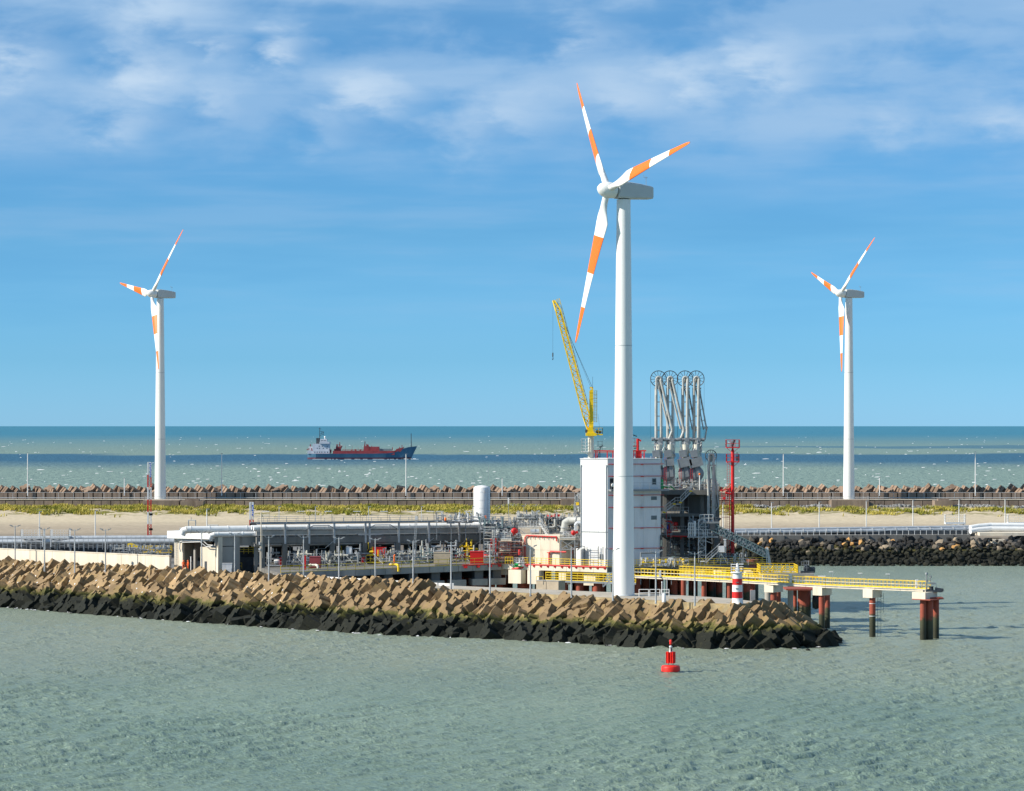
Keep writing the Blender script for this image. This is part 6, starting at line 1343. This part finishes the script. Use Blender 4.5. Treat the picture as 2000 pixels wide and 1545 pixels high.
# ------------------------------------------------------------------ middle process area
YC = 478.5; t = thing('cream_box_building', 'plain cream box building with red fire pipes on its sunlit front', 'building', (X(1093, YC), YC, ZD), R(-31)); LC = 7.45; hc = Z(1047, YC) - ZD; CB = t
b = MB(); b.box(-LC, 0, 0, 4.2, 0, hc); b.build('wall', M['concl'], t)
for k in range(4):
    for j in range(2): x0 = -LC + .02 + k * LC / 4; b = MB(); b.box(x0 + .012, x0 + LC / 4 - .03, -.04, -.003, .02 + j * hc / 2, hc / 2 * (j + 1) - .02); b.build('wall_panel', M['concl'], t)
b = MB(); b.box(-LC - .1, .1, -.1, 4.3, hc + .002, hc + .12); b.build('roof', M['concl'], t)
b = MB(); b.tube([(-6.7, -.25, .1), (-6.7, -.25, hc - .35), (-6.3, -.25, hc - .02), (-.55, -.25, hc - .12), (-.45, -.25, hc - .3), (-.45, -.25, hc - .9)], .11, 8)
for k in range(7): x_ = -5.9 + k * .9; b.bar((x_, -.25, hc - .05), (x_, -.25, hc - .55), .05)
b.tube([(-1.9, -.3, .05), (-1.9, -.3, hc * .42), (-1.5, -.3, hc * .46), (1.6, -.6, hc * .46)], .13, 8); b.bar((-1.9, -.3, hc * .42), (-2.3, -.3, hc * .42), .08); b.build('fire_pipe', M['red'], t)
sh = thing('brown_wall', 'brown shaded concrete wall to the right of the cream box building', 'wall', (X(1094, 481.5), 481.5, ZD), R(20)); b = MB(); b.box(.25, 4.2, 0, .4, 0, hc - .1); b.build('wall', M['conwall'], sh); b = MB(); b.bar((.3, -.1, hc * .52), (3.9, -.1, hc * .52), .06, 6); b.lathe([(.2, 0), (.2, .2)], 10, (2.0, -.15, hc * .4), (0, -1, 0)); b.build('fire_pipe', M['red'], sh)
sh = thing('brown_wall', 'brown shaded concrete wall between the red shelter and the scaffold', 'wall', (X(964, 484.5), 484.5, ZD), R(17)); b = MB(); b.box(0, 5.6, 0, .4, 0, Z(1050, 484.5) - ZD); b.build('wall', M['conwall'], sh)
b = MB(); b.tube([(.4, -.15, .1), (.4, -.15, 4.3)], .08, 6); b.bar((0, -.15, 1.9), (5.2, -.15, 1.9), .08, 6); b.bar((.1, -.2, 1.7), (.7, -.2, 1.7), .16, 6); b.build('fire_pipe', M['red'], sh)
t = thing('valve_skid', 'white and green valve skid hanging at the deck corner over red pipework', 'valve skid', (X(1012, 480.4), 479.7, ZD - .35)); rq = random.Random(6); b = MB(); b.rail([(-1.0, 0, 0), (1.0, -.5, 0)], 1.5, .35, .04, 4)
for k in range(16): p0 = Vector((rq.uniform(-1, 1), rq.uniform(-.4, .3), rq.uniform(0, 1.3))); b.bar(p0, p0 + rq.choice([Vector((.6, 0, 0)), Vector((0, 0, .5)), Vector((0, .5, 0))]), rq.choice([.05, .09, .13]), 6)
b.build('valves', M['clad'], t); b = MB(); b.box(-.8, .6, -.5, .0, -.05, .15); b.lathe([(.2, -.3), (.2, .3)], 8, (-.3, -.5, .35), (1, 0, 0)); b.build('actuator', M['green'], t)
b = MB(); rail_y = [(-.9, -.2, .45), (-2.2, 0, .45)]; b.rail(rail_y, 1.2, .5, .06, 2); b.build('gate', M['yellow'], t)
cyl_thing('fire_extinguisher', 'upright red cylinder hanging on the scaffold left of the cream building', 'cylinder', 1014.5, 1073, 1084, 479.5, 4.2, M['red'])
def plat(name, label, px0, px1, py, Y, dep=2.2, h=1.1, legs=True, mat=M['galv'], floor=M['concl'], legpy=None):
    x0, x1 = X(px0, Y), X(px1, Y); t_ = thing(name, label, 'platform', (x0, Y, Z(py, Y))); w_ = x1 - x0; b_ = MB(); b_.box(0, w_, 0, dep, -.3, 0); b_.build('deck', floor, t_)
    b_ = MB(); b_.rail([(0, dep, 0), (0, 0, 0), (w_, 0, 0), (w_, dep, 0)], h, .55, .035, 3, toe=True); b_.build('railing', M['white'], t_)
    if legs:
        b_ = MB(); z1 = Z(legpy or 1100, Y) - Z(py, Y)
        for xx in (.12, w_ - .12):
            for y in (.1, dep - .1): b_.bar((xx, y, -.3), (xx, y, z1), .1)
        b_.bar((.12, .1, -.3), (w_ - .12, .1, z1 * .45), .07); b_.bar((w_ - .12, .1, -.3), (.12, .1, z1 * .45), .07); b_.bar((.12, .1, z1 * .45), (w_ - .12, .1, z1 * .45), .08); b_.build('legs', mat, t_)
    return t_
plat('access_platform', 'upper white railed platform over black pipes left of the tall tower', 1012, 1054, 1030, 483.5, 3)
plat('access_platform', 'railed platform on a braced frame right of the cream box building', 1094, 1124, 1051, 477.6, 2.0)
plat('access_platform', 'small railed platform between the scaffold tower and the red dome', 978, 999, 1053, 481, 1.5, legs=False); plat('access_platform', 'lower small railed platform over the brown wall', 976, 998, 1073, 480.8, 1.2, legs=False)
t = thing('stairway', 'steep white stair down from the upper railed platform by the cream building', 'stairs', (X(1054, 482.5), 482.5, Z(1047, 482.5))); L = flat(1054, 1047, 482.5); b = MB(); b.stairs(L(1068, 1046, -.3), L(1052, 1021, -.3), .9, side=(.25, -1, 0)); b.build('flight', M['white'], t)
t = thing('hose_reel', 'round red hose reel left of the upper railed platform', 'hose reel', (X(1005, 482.5), 482.5, Z(1047, 482.5))); b = MB(); b.lathe([(.2, -.3), (.55, -.25), (.55, .25), (.2, .3)], 20, (0, 0, .85), (.3, -1, 0)); b.build('drum', M['red'], t); b = MB(); b.bar((-.3, 0, 0), (0, 0, .8), .12); b.bar((.3, 0, 0), (0, 0, .8), .12); b.build('stand', M['red'], t)
for i, (px, py, Y) in enumerate(((1120, 1041, 477.2), (1085, 1008, 495), (1071, 1010, 496))):
    t = thing('valve_actuator', ['red valve actuator on the braced platform beside the tower', 'pale red hooded valve actuator in the pipework', 'small red valve actuator with hand wheel in the pipework'][i], 'valve', (X(px, Y), Y, Z(py + 5, Y))); b = MB(); b.lathe([(.12, 0), (.38, .25), (.42, .6), (.2, .85)], 12); b.boxv((.3, -.1, .5), (.45, 0, .12), (0, .2, 0), (-.05, 0, .2)); b.build('body', M['red'], t); b = MB(); b.bar((0, 0, -.3), (0, 0, .1), .12, 6); b.build('stem', M['galv'], t)
# big pipes with bends
def big_pipe(label, pts, r, mat, name='process_pipe', flg=True):
    p0 = pts[0]; t_ = thing(name, label, 'pipe', p0); b_ = MB(); b_.tube(pts, r, 14); b_.build('pipe', mat, t_, True)
    if flg:
        b_ = MB()
        for a_, c_ in zip(pts, pts[1:]):
            a_, c_ = Vector(a_), Vector(c_)
            if (c_ - a_).length > 1.4: b_.lathe([(r * 1.3, -.08), (r * 1.3, .08)], 14, a_.lerp(c_, .5), c_ - a_)
        b_.build('flange', M['galv'], t_, True)
    return t_
big_pipe('thick dark pipe bending down beside the tall white tower', [P(1140, 1017, 484), P(1112, 1016, 485), P(1104, 1021, 485), P(1101, 1040, 485)], .62, M['pipe'])
big_pipe('grey pipe hoop in front of the thick dark pipe at the tower', [P(1140, 1021, 480), P(1128, 1021, 480.4), P(1124.5, 1025, 480.5), P(1124.5, 1044, 480.5)], .30, M['alu'])
big_pipe('black insulated pipe running behind the upper railed platform', [P(960, 1038, 490), P(1012, 1036, 492)], .75, M['dark']); big_pipe('second black insulated pipe below the white tank', [P(945, 1028, 492), P(990, 1031, 494)], .55, M['dark'])
big_pipe('slate grey pipe run along the top behind the process pipework', [P(1080, 1017, 490), P(1140, 1014, 492)], .45, M['grey']); big_pipe('short shiny horizontal vessel under the upper railed platform', [P(1036, 1038.5, 483), P(1053, 1038, 483)], .42, M['alu'], 'vessel')
big_pipe('bent grey pipe stepping down right of the steep white stair', [P(1084, 1014, 488), P(1084, 1028, 488), P(1080, 1030, 488), P(1066, 1030, 488)], .22, M['pipe'])
# dense small-bore manifolds
def manifold(label, px0, px1, py0, py1, Y, n, seed, mats, dep=4):
    w_ = X(px1, Y) - X(px0, Y); h = Z(py0, Y) - Z(py1, Y); t_ = thing('pipe_manifold', label, 'pipework', (X(px0, Y), Y, Z(py1, Y))); rq = random.Random(seed)
    for mi, m_ in enumerate(mats):
        b_ = MB()
        for k in range(n // len(mats)):
            p0 = Vector((rq.uniform(0, w_), rq.uniform(0, dep), rq.uniform(0, h * .8))); d = rq.choice([Vector((rq.uniform(.6, 2.4), 0, 0)), Vector((0, 0, rq.uniform(.5, 2.0))), Vector((0, rq.uniform(.5, 1.5), 0))]); r = rq.choice([.035, .05, .07, .11, .16])
            q_ = p0 + d; q_.x = min(q_.x, w_); q_.z = min(q_.z, h); b_.bar(p0, q_, r, 6)
            if rq.random() < .4: b_.lathe([(r * 1.9, -.06), (r * 1.9, .06)], 8, p0.lerp(q_, .5), d)
            if rq.random() < .25: b_.box(q_.x - .15, q_.x + .15, q_.y - .12, q_.y + .12, q_.z - .1, q_.z + .2)
        kind(b_.build(['pipework', 'valve_gear', 'small_pipework'][mi % 3], m_, t_), 'stuff')
    b_ = MB(); b_.rail([(0, 0, 0), (w_, 0, 0)], 1.1, 1.2, .035, 2); b_.rail([(0, dep * .5, h * .5), (w_, dep * .5, h * .5)], .9, 1.0, .03, 2); b_.build('railing', M['galv'], t_)
    b_ = MB()
    for xx in np.linspace(.2, w_ - .2, max(2, int(w_ / 2))): b_.bar((xx, dep * .6, -3), (xx, dep * .6, h * .9), .09)
    b_.build('frame', M['grey'], t_)
manifold('dense tangle of pale pipes and valves behind the upper railed platform', 1008, 1060, 1000, 1030, 487, 170, 1, [M['pipe'], M['galv'], M['grey']])
manifold('tangle of pipes and valves close to the tall tower, in front of thick dark pipes', 1060, 1134, 1003, 1046, 488, 230, 2, [M['pipe'], M['galv'], M['dark']])
manifold('pipes and railings beneath the white tank at the end of the rack', 935, 1010, 1012, 1040, 489, 130, 3, [M['galv'], M['grey'], M['teal']])
manifold('tall narrow pipe stack beside the tower, rising before the sea wall', 1122, 1134, 966, 1010, 486, 60, 4, [M['galv'], M['pipe'], M['grey']], 2)
manifold('pipes and handrails right of the cream box building', 1094, 1134, 1040, 1062, 479.5, 90, 5, [M['pipe'], M['galv'], M['grey']], 2)
manifold('dark pipework inside the lowest level of the loading platform', 1293, 1358, 1046, 1090, 490, 110, 6, [M['grey'], M['dark'], M['teal']], 5); manifold('grey pipework on the loading deck around the loading arm pedestals', 1296, 1402, 936, 957, 490, 150, 7, [M['pipe'], M['galv'], M['grey']], 6)
manifold('pipes and cable trays round the gangway tower', 1345, 1400, 1005, 1050, 482, 110, 8, [M['galv'], M['teal'], M['grey']], 3); manifold('red valves and pipes at the dark corner of the white building', 1291, 1312, 1000, 1050, 486.5, 40, 9, [M['red'], M['grey']], 1.5)
manifold('white pipes and handrails along the rack roof left of the white tank', 850, 940, 1003, 1022, 493, 70, 13, [M['clad'], M['galv'], M['grey']], 3)
manifold('busy red and grey pipework between the red shelter and the cream building', 952, 1024, 1055, 1100, 481.5, 120, 14, [M['galv'], M['red'], M['clad']], 2)
manifold('white railings and pipes above the brown wall beside the red dome', 962, 1016, 1036, 1062, 482, 90, 15, [M['clad'], M['galv'], M['pipe']], 2)
manifold('cream and grey pipe racks in the shade behind the deck railing, portal side', 560, 700, 1076, 1108, 486, 130, 16, [M['galv'], M['cream'], M['grey']], 4)
manifold('grey and cream pipework in the shade behind the beige crate', 740, 905, 1072, 1100, 489, 150, 17, [M['galv'], M['cream'], M['teal']], 4)
manifold('low pipework and yellow valves on the deck right of the building foot', 1250, 1345, 1092, 1108, 472, 90, 18, [M['galv'], M['railyel'], M['clad']], 3)
manifold('cluttered grey machinery beneath the gangway on the deck', 1380, 1462, 1082, 1104, 478, 100, 19, [M['teal'], M['galv'], M['dark']], 4)
b = MB(); b.bar((0, 0, 0), (4.8, 0, -.1), .12, 6); b.bar((2.4, 0, 0), (2.4, 0, -.5), .1); tag(b.build('fire_pipe', M['red'], None, loc=(X(1303, 487.5), 487.5, Z(1047, 487.5))), 'red pipe along the lower edge of the loading platform', 'pipe')
box_thing('cable_cabinet', 'yellow valve marker low on the pipe stack beside the tower', 'valve', 1125, 1131, 982, 987, 485.6, M['yellow'], .3)
for i, (px, py) in enumerate(((993, 984), (1023, 989))): t = thing('pipework_mast', ['short white sign post rising between the white tank and the pipework', 'thin lamp post rising from the pipework over the upper railed platform'][i], 'post', (X(px, 490), 490, Z(1030, 490))); h = (1030 - py) * 490 / F; b = MB(); b.bar((0, 0, 0), (0, 0, h), .06); b.build('pole', M['galv'], t); b = MB(); b.box(-.13 if i == 0 else -.35, .13 if i == 0 else .35, -.06, .06, h, h + (1.1 if i == 0 else .15)); b.build('head', M['white' if i == 0 else 'grey'], t)

# white tank
Yq = 515; r = 16 * Yq / F; h = (1016 - 953) * Yq / F
t = thing('white_tank', 'upright white cylindrical tank behind the right end of the pipe rack', 'tank', (X(941, Yq), Yq, Z(1016, Yq))); b = MB(); b.lathe([(r, -3), (r, h), (r * .93, h + .18), (r * .5, h + .42), (.05, h + .5)], 36); b.build('shell', M['white'], t)
b = MB()
for k in range(4): b.lathe([(r + .02, h * (k + .5) / 4), (r + .02, h * (k + .5) / 4 + .05)], 36)
b.build('seam_band', M['clad'], t); b = MB(); b.ladder((r * .75, -r * .72, -1), (r * .75, -r * .72, h), .4, m=0); b.bar((r * .8, 0, h * .5), (r * .8, 0, h + 4.2), .03); b.build('ladder', M['galv'], t); b = MB(); b.box(.5, .62, -r - .12, -r + .2, h - .9, h - .4); b.build('nozzle', M['galv'], t)
t = thing('amber_lamp', 'small amber box on the railing beneath the white tank', 'lamp', (X(948, 500), 500, Z(1013, 500))); b = MB(); b.box(-.18, .18, -.15, .15, 0, .55); b.build('housing', M['orange'], t); b = MB(); b.bar((0, 0, -.8), (0, 0, 0), .05); b.build('post', M['galv'], t)
tag(MB().lathe([(.12, 0), (.2, .15), (.2, .45), (.1, .6)], 10).build('warning_lamp', M['orange'], None, loc=(X(870, 492), 492, Z(1017.5, 492))), 'small orange warning lamp on the rack top rail left of the white tank', 'lamp')

# ------------------------------------------------------------------ lattice masts with gauge boards
def gauge_mast(px, py0, py1, Y, bands, label, solar):
    t_ = thing('lattice_mast', label, 'mast', (X(px, Y), Y, Z(py1, Y))); h = (py1 - py0) * Y / F; n_ = len(bands)
    for i, c_ in enumerate(bands):
        b_ = MB(); b_.truss((0, 0, h * i / n_), (0, 0, h * (i + 1) / n_), .62, .62, max(3, int(h / n_ / .9)), .085, .04, (0, 1, 0), (1, 0, 0)); b_.bar((-.28, -.33, h * i / n_), (-.28, -.33, h * (i + 1) / n_), .17); b_.build('lattice_section', M[c_], t_)
    b_ = MB(); b_.box(.05, .42, -.40, -.34, h * .8 if not solar else h * .48, h); g_ = b_.build('gauge_board', M['clad'], t_)
    b_ = MB(); z0 = h * .8 if not solar else h * .48; k = int((h - z0) / .42)
    for i in range(k): b_.box(.08 + .12 * (i % 2), .28 + .12 * (i % 2), -.425, -.403, z0 + i * .42 + .06, z0 + i * .42 + .34)
    b_.build('blue_marks', M['blue'], g_)
    b_ = MB()
    for dz_ in ((.10, .3) if not solar else (.15,)): b_.boxv((.35, -.5, h * dz_), (.65 if solar else .35, 0, 0), (0, .22, -.2), (0, .03, .03))
    b_.build('solar_panel', M['black'], t_); return t_
gauge_mast(292, 903, 1048, 566, ['red', 'white', 'red', 'white', 'red', 'white'][0:6], 'tall red and white lattice mast with blue marked board at its top', False)
gauge_mast(491.5, 981, 1032, 520, ['red', 'white', 'white'], 'short lattice mast with blue marked board and black solar panel', True)

# ------------------------------------------------------------------ pipeline at the landward end
pl2 = thing('pipeline', 'row of large silver jacketed pipes on supports behind the parapet wall', 'pipeline', (X(160, 556), 556, 6.2))
def pipe_line(pxa, pxb, pya, pyb, Ya, Yb, r, par, name='pipe', mat=M['alu']):
    b_ = MB(); b_.bar(P(pxa, pya, Ya), P(pxb, pyb, Yb), r, 18); b_.build(name, mat, par, True)
for (pa, pb, r, dy) in ((1058.5, 1057, .50, 0), (1051.5, 1049.5, .42, 2.5)): pipe_line(-90, 342, pa, pb, 556 + dy, 549 + dy, r, pl2)
b = MB()
for k in range(44):
    px = -60 + k * 9.3; Y = 553 - px * .016; b.bar(P(px, 1048, Y - .9), P(px, 1073, Y - .9), .05); 
    if k % 2: b.bar(P(px, 1066, Y - .9), P(px + 9.3, 1066, Y - .9), .04)
    b.bar(P(px, 1052, Y - .95), P(px + 9.3, 1052, Y - .95), .03)
b.build('railing', M['galv'], pl2, True)
b = MB(); b.boxv((X(150, 556), 557, 7.0), (26, -1.6, 0), (0, 1.2, 0), (0, 0, .9)); b.boxv((X(150, 560), 560, 8.0), (26, -1.6, 0), (0, .1, 0), (0, 0, 1.6)); b.build('pipe_bed', M['dark'], pl2, True)
b = MB()
for k in range(16): px = -70 + k * 26; p = P(px, 1056, 555.4); b.lathe([(.56, -.07), (.56, .07)], 18, p + Vector((0, .2, -.25)), (1, 0, 0)); b.box(p.x - .15, p.x + .15, p.y - .3, p.y + .3, 6.2, p.z)
b.build('pipe_saddle', M['galv'], pl2, True)
for i, (a_, c_) in enumerate(((40, 84), (98, 134))): plat('access_platform', ['white railed crossover platform above the silver pipes, nearest the frame edge', 'white railed crossover platform above the silver pipes, nearer the lattice mast'][i], a_, c_, 1048.5, 552, 2.5, 1.35, True, M['clad'], M['white'], 1068)
t = thing('yellow_gantry', 'yellow railed stair and walkway beside the concrete portal', 'gantry', (X(250, 535), 535, Z(1084, 535))); L = flat(250, 1084, 535); b = MB(); b.prism([L(249, 1062), L(256, 1061), L(278, 1071), L(278, 1076), L(249, 1068)], (0, 1.4, 0)); b.box(L(278, 0).x, L(334, 0).x, 0, 1.6, L(0, 1080).z, L(0, 1077).z); b.build('steps', M['yellow'], t)
b = MB(); b.rail([L(277, 1077), L(334, 1077)], 1.0, .5, .055, 3); b.rail([L(277, 1077, 1.5), L(334, 1077, 1.5)], 1.0, .5, .045, 3); b.build('railing', M['railyel'], t); b = MB()
for px in (250, 262, 280, 300, 320, 333): b.bar(L(px, 1077, .7), L(px, 1090, .7), .08)
b.build('legs', M['galv'], t)
manifold('small pipes and handrails between the parapet wall and the yellow gantry', 218, 330, 1066, 1084, 530, 110, 12, [M['galv'], M['pipe'], M['grey']], 3)

# ------------------------------------------------------------------ right causeway, rock slope, pipeline
cw = thing('pipeline_causeway', 'grey concrete causeway beam carrying white pipes along the rock slope', 'causeway', (X(1700, 662), 662, 5.2))
def cyY(px): return 659 + (px - 1400) * .012
for k in range(15):
    pa = 1400 + k * 33; pb = pa + 33
    if pa > 1895: break
    b = MB(); x0, x1 = X(pa, cyY(pa)), X(pb, cyY(pb)); b.box(x0 + .02, x1 - .02, cyY(pa), cyY(pa) + 9, 4.2, Z(1046, cyY(1650)) + .1); b.build("beam_section", M["concd"], cw, True)
for (py, r, dy) in ((1036.5, .46, 3.4), (1031.5, .34, 5.6)):
    b = MB(); b.bar(P(1405, py + 4, 661 + dy), P(1905, py - 3, 666 + dy), r, 16); b.build('pipe', M['alu'], cw, True)
b = MB()
for k in range(22): px = 1412 + k * 22.5; p = P(px, 1036.5 + 4 - 7 * (px - 1405) / 500, 661 + 3.4 + 5 * (px - 1405) / 500); b.lathe([(.58, -.07), (.58, .07)], 16, p, (1, 0, 0)); b.bar(p + Vector((0, -1.9, .3)), p + Vector((0, 1.9, .5)), .07)
b.build('pipe_clamp', M['galv'], cw, True)
b = MB(); b.boxv((X(1650, 666), 667.2, Z(1042, 666)), (31, .35, 0), (0, .1, 0), (0, 0, .75)); b.build('dark_strip', M['dark'], cw, True)  # plain dark strip added along the lower side of the pipes
b = MB(); k = 0
for k in range(42):
    px = 1415 + k * 11.6; Y = cyY(px) + .3; z0 = Z(1046, cyY(1650)) + .1; p = Vector((X(px, Y), Y, z0)); b.bar(p, p + Vector((0, 0, 1.1)), .075)
b.bar(Vector((X(1412, cyY(1412)), cyY(1412) + .3, z0 + 1.1)), Vector((X(1895, cyY(1895)), cyY(1895) + .3, z0 + 1.1)), .05); b.build('railing', M['white'], cw, True)
# pale abutment with larger white pipes at the frame edge
ab = thing('pipe_abutment', 'pale concrete abutment with large white pipe bends at the edge of the scene', 'abutment', (X(1950, 662), 662, 4)); b = MB(); b.box(X(1912, 662), X(2090, 662), 661, 670, Z(1046, 662), Z(1040, 662)); b.box(X(1936, 660), X(1962, 660), 659.2, 668, Z(1062, 660), Z(1053, 660)); b.build('slab', M['concl'], ab, True)
b = MB(); b.prism([(X(1962, 661), 661, Z(1062, 661)), (X(2100, 661), 661, Z(1062, 661)), (X(2100, 661), 661, Z(1046.5, 661)), (X(2005, 661), 661, Z(1046.5, 661))], (0, 8, 0)); b.build('ramp', M['dark'], ab, True)
for (py, r, dy) in ((1034, .62, 1.5), (1027, .62, 3.5)):
    b = MB(); b.tube([P(1895, py + 4, 663 + dy), P(1912, py + 1, 664 + dy), P(1935, py - 1, 665 + dy), P(2080, py, 667 + dy)], r, 18); b.build('pipe', M['white'], ab, True)
for i, (a_, c_) in enumerate(((1847, 1886), (1970, 2040))): plat('access_platform', ['white railed platform above the causeway pipes', 'white railed platform above the large pipe bends at the scene edge'][i], a_, c_, 1021, 674, 2.5, 1.9, True, M['clad'], M['white'], 1036)
# lamp posts on the causeway and at the landward pipeline
pole_n = 0
def cause_lamp(px, py0, py1, Y, label):
    t_ = thing('slim_lamp_post', label, 'lamp post', (X(px, Y), Y, Z(py1, Y)), group='slim white lamp posts along the pipelines'); h = (py1 - py0) * Y / F; b_ = MB(); b_.cyl(0, 0, 0, h, .12, .08, 8); b_.build('pole', M['white'], t_); b_ = MB(); b_.box(-.1, .55, -.12, .12, h, h + .16); b_.build('lamp_head', M['grey'], t_)
for i, (px, y0, y1) in enumerate(((1412, 983, 1030), (1507, 982, 1032), (1600, 981, 1030), (1692, 979, 1028), (1783, 977, 1027), (1873, 976, 1025), (1963, 975, 1024))):
    cause_lamp(px, y0, y1, 678, 'slim white lamp post on the causeway, ' + ('beside the red monitor tower', 'first to the right of the monitor tower', 'between the monitor tower and the right hand turbine', 'just right of the right hand turbine', 'left of the white railed platform', 'behind the white railed platform', 'nearest the scene edge by the pipe bends')[i])
for i, (px, y0, y1) in enumerate(((77, 1000, 1050), (186, 998, 1048), (404, 995, 1030))): cause_lamp(px, y0, y1, 575, 'slim white lamp post before the beach, ' + ('behind the white crossover platforms', 'left of the lattice mast', 'above the portal roof')[i])
rp = kind(MB().prism([(X(1290, 648), 642, -3), (X(1290, 648), 660, 4.6), (X(1290, 648), 672, 4.6), (X(1290, 648), 672, -3)], (95, 0, 0)).build('rock_slope', M['core']), 'structure')
cand = []; q = random.Random(31)
for i in range(10):
    u = (i + .3) / 10
    for k in range(58):
        x = X(1330, 650) + k * 1.45 + q.uniform(-.5, .5); x += .7 * (i % 2); Y = 641 + u * 18.5 + q.uniform(-.5, .5); zz = -.2 + u * 5.4 + q.uniform(-.1, .55)
        cand.append((x, Y, zz, q.choice([.5, .62, .72, .85, 1.0, 1.1]) * q.uniform(.9, 1.1)))
rest2 = MB(); n_ind = 0
cand.sort(key=lambda c: -c[3])
for (x, Y, zz, s) in cand:
    if n_ind < 298 and 1435 < 1000 + x * F / Y < 2005:
        put('rock', ROCK[n_ind % 7], (x, Y, zz), (q.uniform(0, 6), q.uniform(-.6, .6), q.uniform(0, 6)), (s, s, s * .9), rp); n_ind += 1
    else: add_rock(rest2, (x, Y, zz), s, q, int(x * 7) % 97)
kind(rest2.build('rubble', M['rock'], rp), 'stuff')

# ------------------------------------------------------------------ two workers in orange at the portal
def make_person(loc, rz, label, seed):
    q = random.Random(seed); H = 1.76
    J = {'pel': (0, 0, .93), 'wa': (0, 0, 1.08), 'ch': (0, .01, 1.34), 'ne': (0, 0, 1.50), 'he': (0, -.02, 1.58), 'ht': (0, -.02, 1.72),
         'ls': (.19, 0, 1.43), 'le': (.25, .02, 1.14), 'lw': (.24, -.10, .90), 'lh': (.235, -.14, .80), 'rs': (-.19, 0, 1.43), 're': (-.26, .03, 1.15), 'rw': (-.22, -.12, .92), 'rh': (-.21, -.16, .82),
         'lp': (.10, 0, .88), 'lk': (.12, -.03, .50), 'la': (.13, .03, .09), 'lt': (.14, -.15, .04), 'rp': (-.10, 0, .88), 'rk': (-.13, -.02, .50), 'ra': (-.14, .04, .09), 'rt': (-.16, -.14, .04)}
    rad = dict(pel=.155, wa=.14, ch=.165, ne=.062, he=.095, ht=.075, ls=.075, le=.055, lw=.042, lh=.04, rs=.075, re=.055, rw=.042, rh=.04, lp=.10, lk=.07, la=.055, lt=.045, rp=.10, rk=.07, ra=.055, rt=.045)
    E = [('pel', 'wa'), ('wa', 'ch'), ('ch', 'ne'), ('ne', 'he'), ('he', 'ht'), ('ch', 'ls'), ('ls', 'le'), ('le', 'lw'), ('lw', 'lh'), ('ch', 'rs'), ('rs', 're'), ('re', 'rw'), ('rw', 'rh'), ('pel', 'lp'), ('lp', 'lk'), ('lk', 'la'), ('la', 'lt'), ('pel', 'rp'), ('rp', 'rk'), ('rk', 'ra'), ('ra', 'rt')]
    ks = list(J); me = bpy.data.meshes.new('body'); me.from_pydata([J[k] for k in ks], [(ks.index(a_), ks.index(c_)) for a_, c_ in E], [])
    tmp = bpy.data.objects.new('body', me); COL.objects.link(tmp)
    sk = tmp.modifiers.new('skin', 'SKIN'); sk.use_smooth_shade = True; ss = tmp.modifiers.new('sub', 'SUBSURF'); ss.levels = 1; ss.render_levels = 1
    for i, k in enumerate(ks): v_ = me.skin_vertices[0].data[i]; v_.radius = (rad[k], rad[k]); v_.use_root = (k == 'pel')
    dg = bpy.context.evaluated_depsgraph_get(); me2 = bpy.data.meshes.new_from_object(tmp.evaluated_get(dg)); me2.name = 'body'; bpy.data.objects.remove(tmp)
    me2.materials.clear(); me2.materials.append(M['hivis']); me2.materials.append(M['skin']); me2.materials.append(M['black'])
    for p in me2.polygons:
        c = p.center; p.material_index = 1 if c.z > 1.50 or (c.z < .88 and abs(c.x) > .19 and c.z > .7) else (2 if c.z < .13 else 0)
    t_ = thing('person', label, 'person', loc, rz, group='workers in orange by the portal'); o_ = bpy.data.objects.new('body', me2); COL.objects.link(o_); o_.parent = t_
    b_ = MB(); b_.lathe([(.135, 1.655), (.125, 1.72), (.09, 1.775), (.02, 1.80)], 16, (0, -.02, 0)); b_.lathe([(.165, 1.65), (.13, 1.668)], 16, (0, -.03, 0)); b_.build('helmet', M['orange'], t_)
    b_ = MB(); b_.bar((0, -.115, 1.62), (0, -.14, 1.595), .018, 6); b_.build('nose', M['skin'], t_); b_ = MB(); b_.bar((-.05, -.108, 1.635), (-.028, -.112, 1.635), .01, 6); b_.bar((.028, -.112, 1.635), (.05, -.108, 1.635), .01, 6); b_.build('eyes', M['black'], t_)
    return t_
Yw = 489.6
make_person((X(361, Yw + 3), Yw + 1.0, 6.75), R(8), 'worker in orange coverall and helmet in the portal opening, the one facing out', 1); make_person((X(369, Yw + 3), Yw + 1.6, 6.75), R(-50), 'worker in orange coverall beside the white post inside the portal opening', 2)
tag(MB().cyl(0, 0, 0, 2.9, .09, n=8).build('marker_post', M['white'], None, loc=(X(369.5, Yw), Yw + 2.6, 6.2)), 'white post standing in the portal opening beside the two workers', 'post')
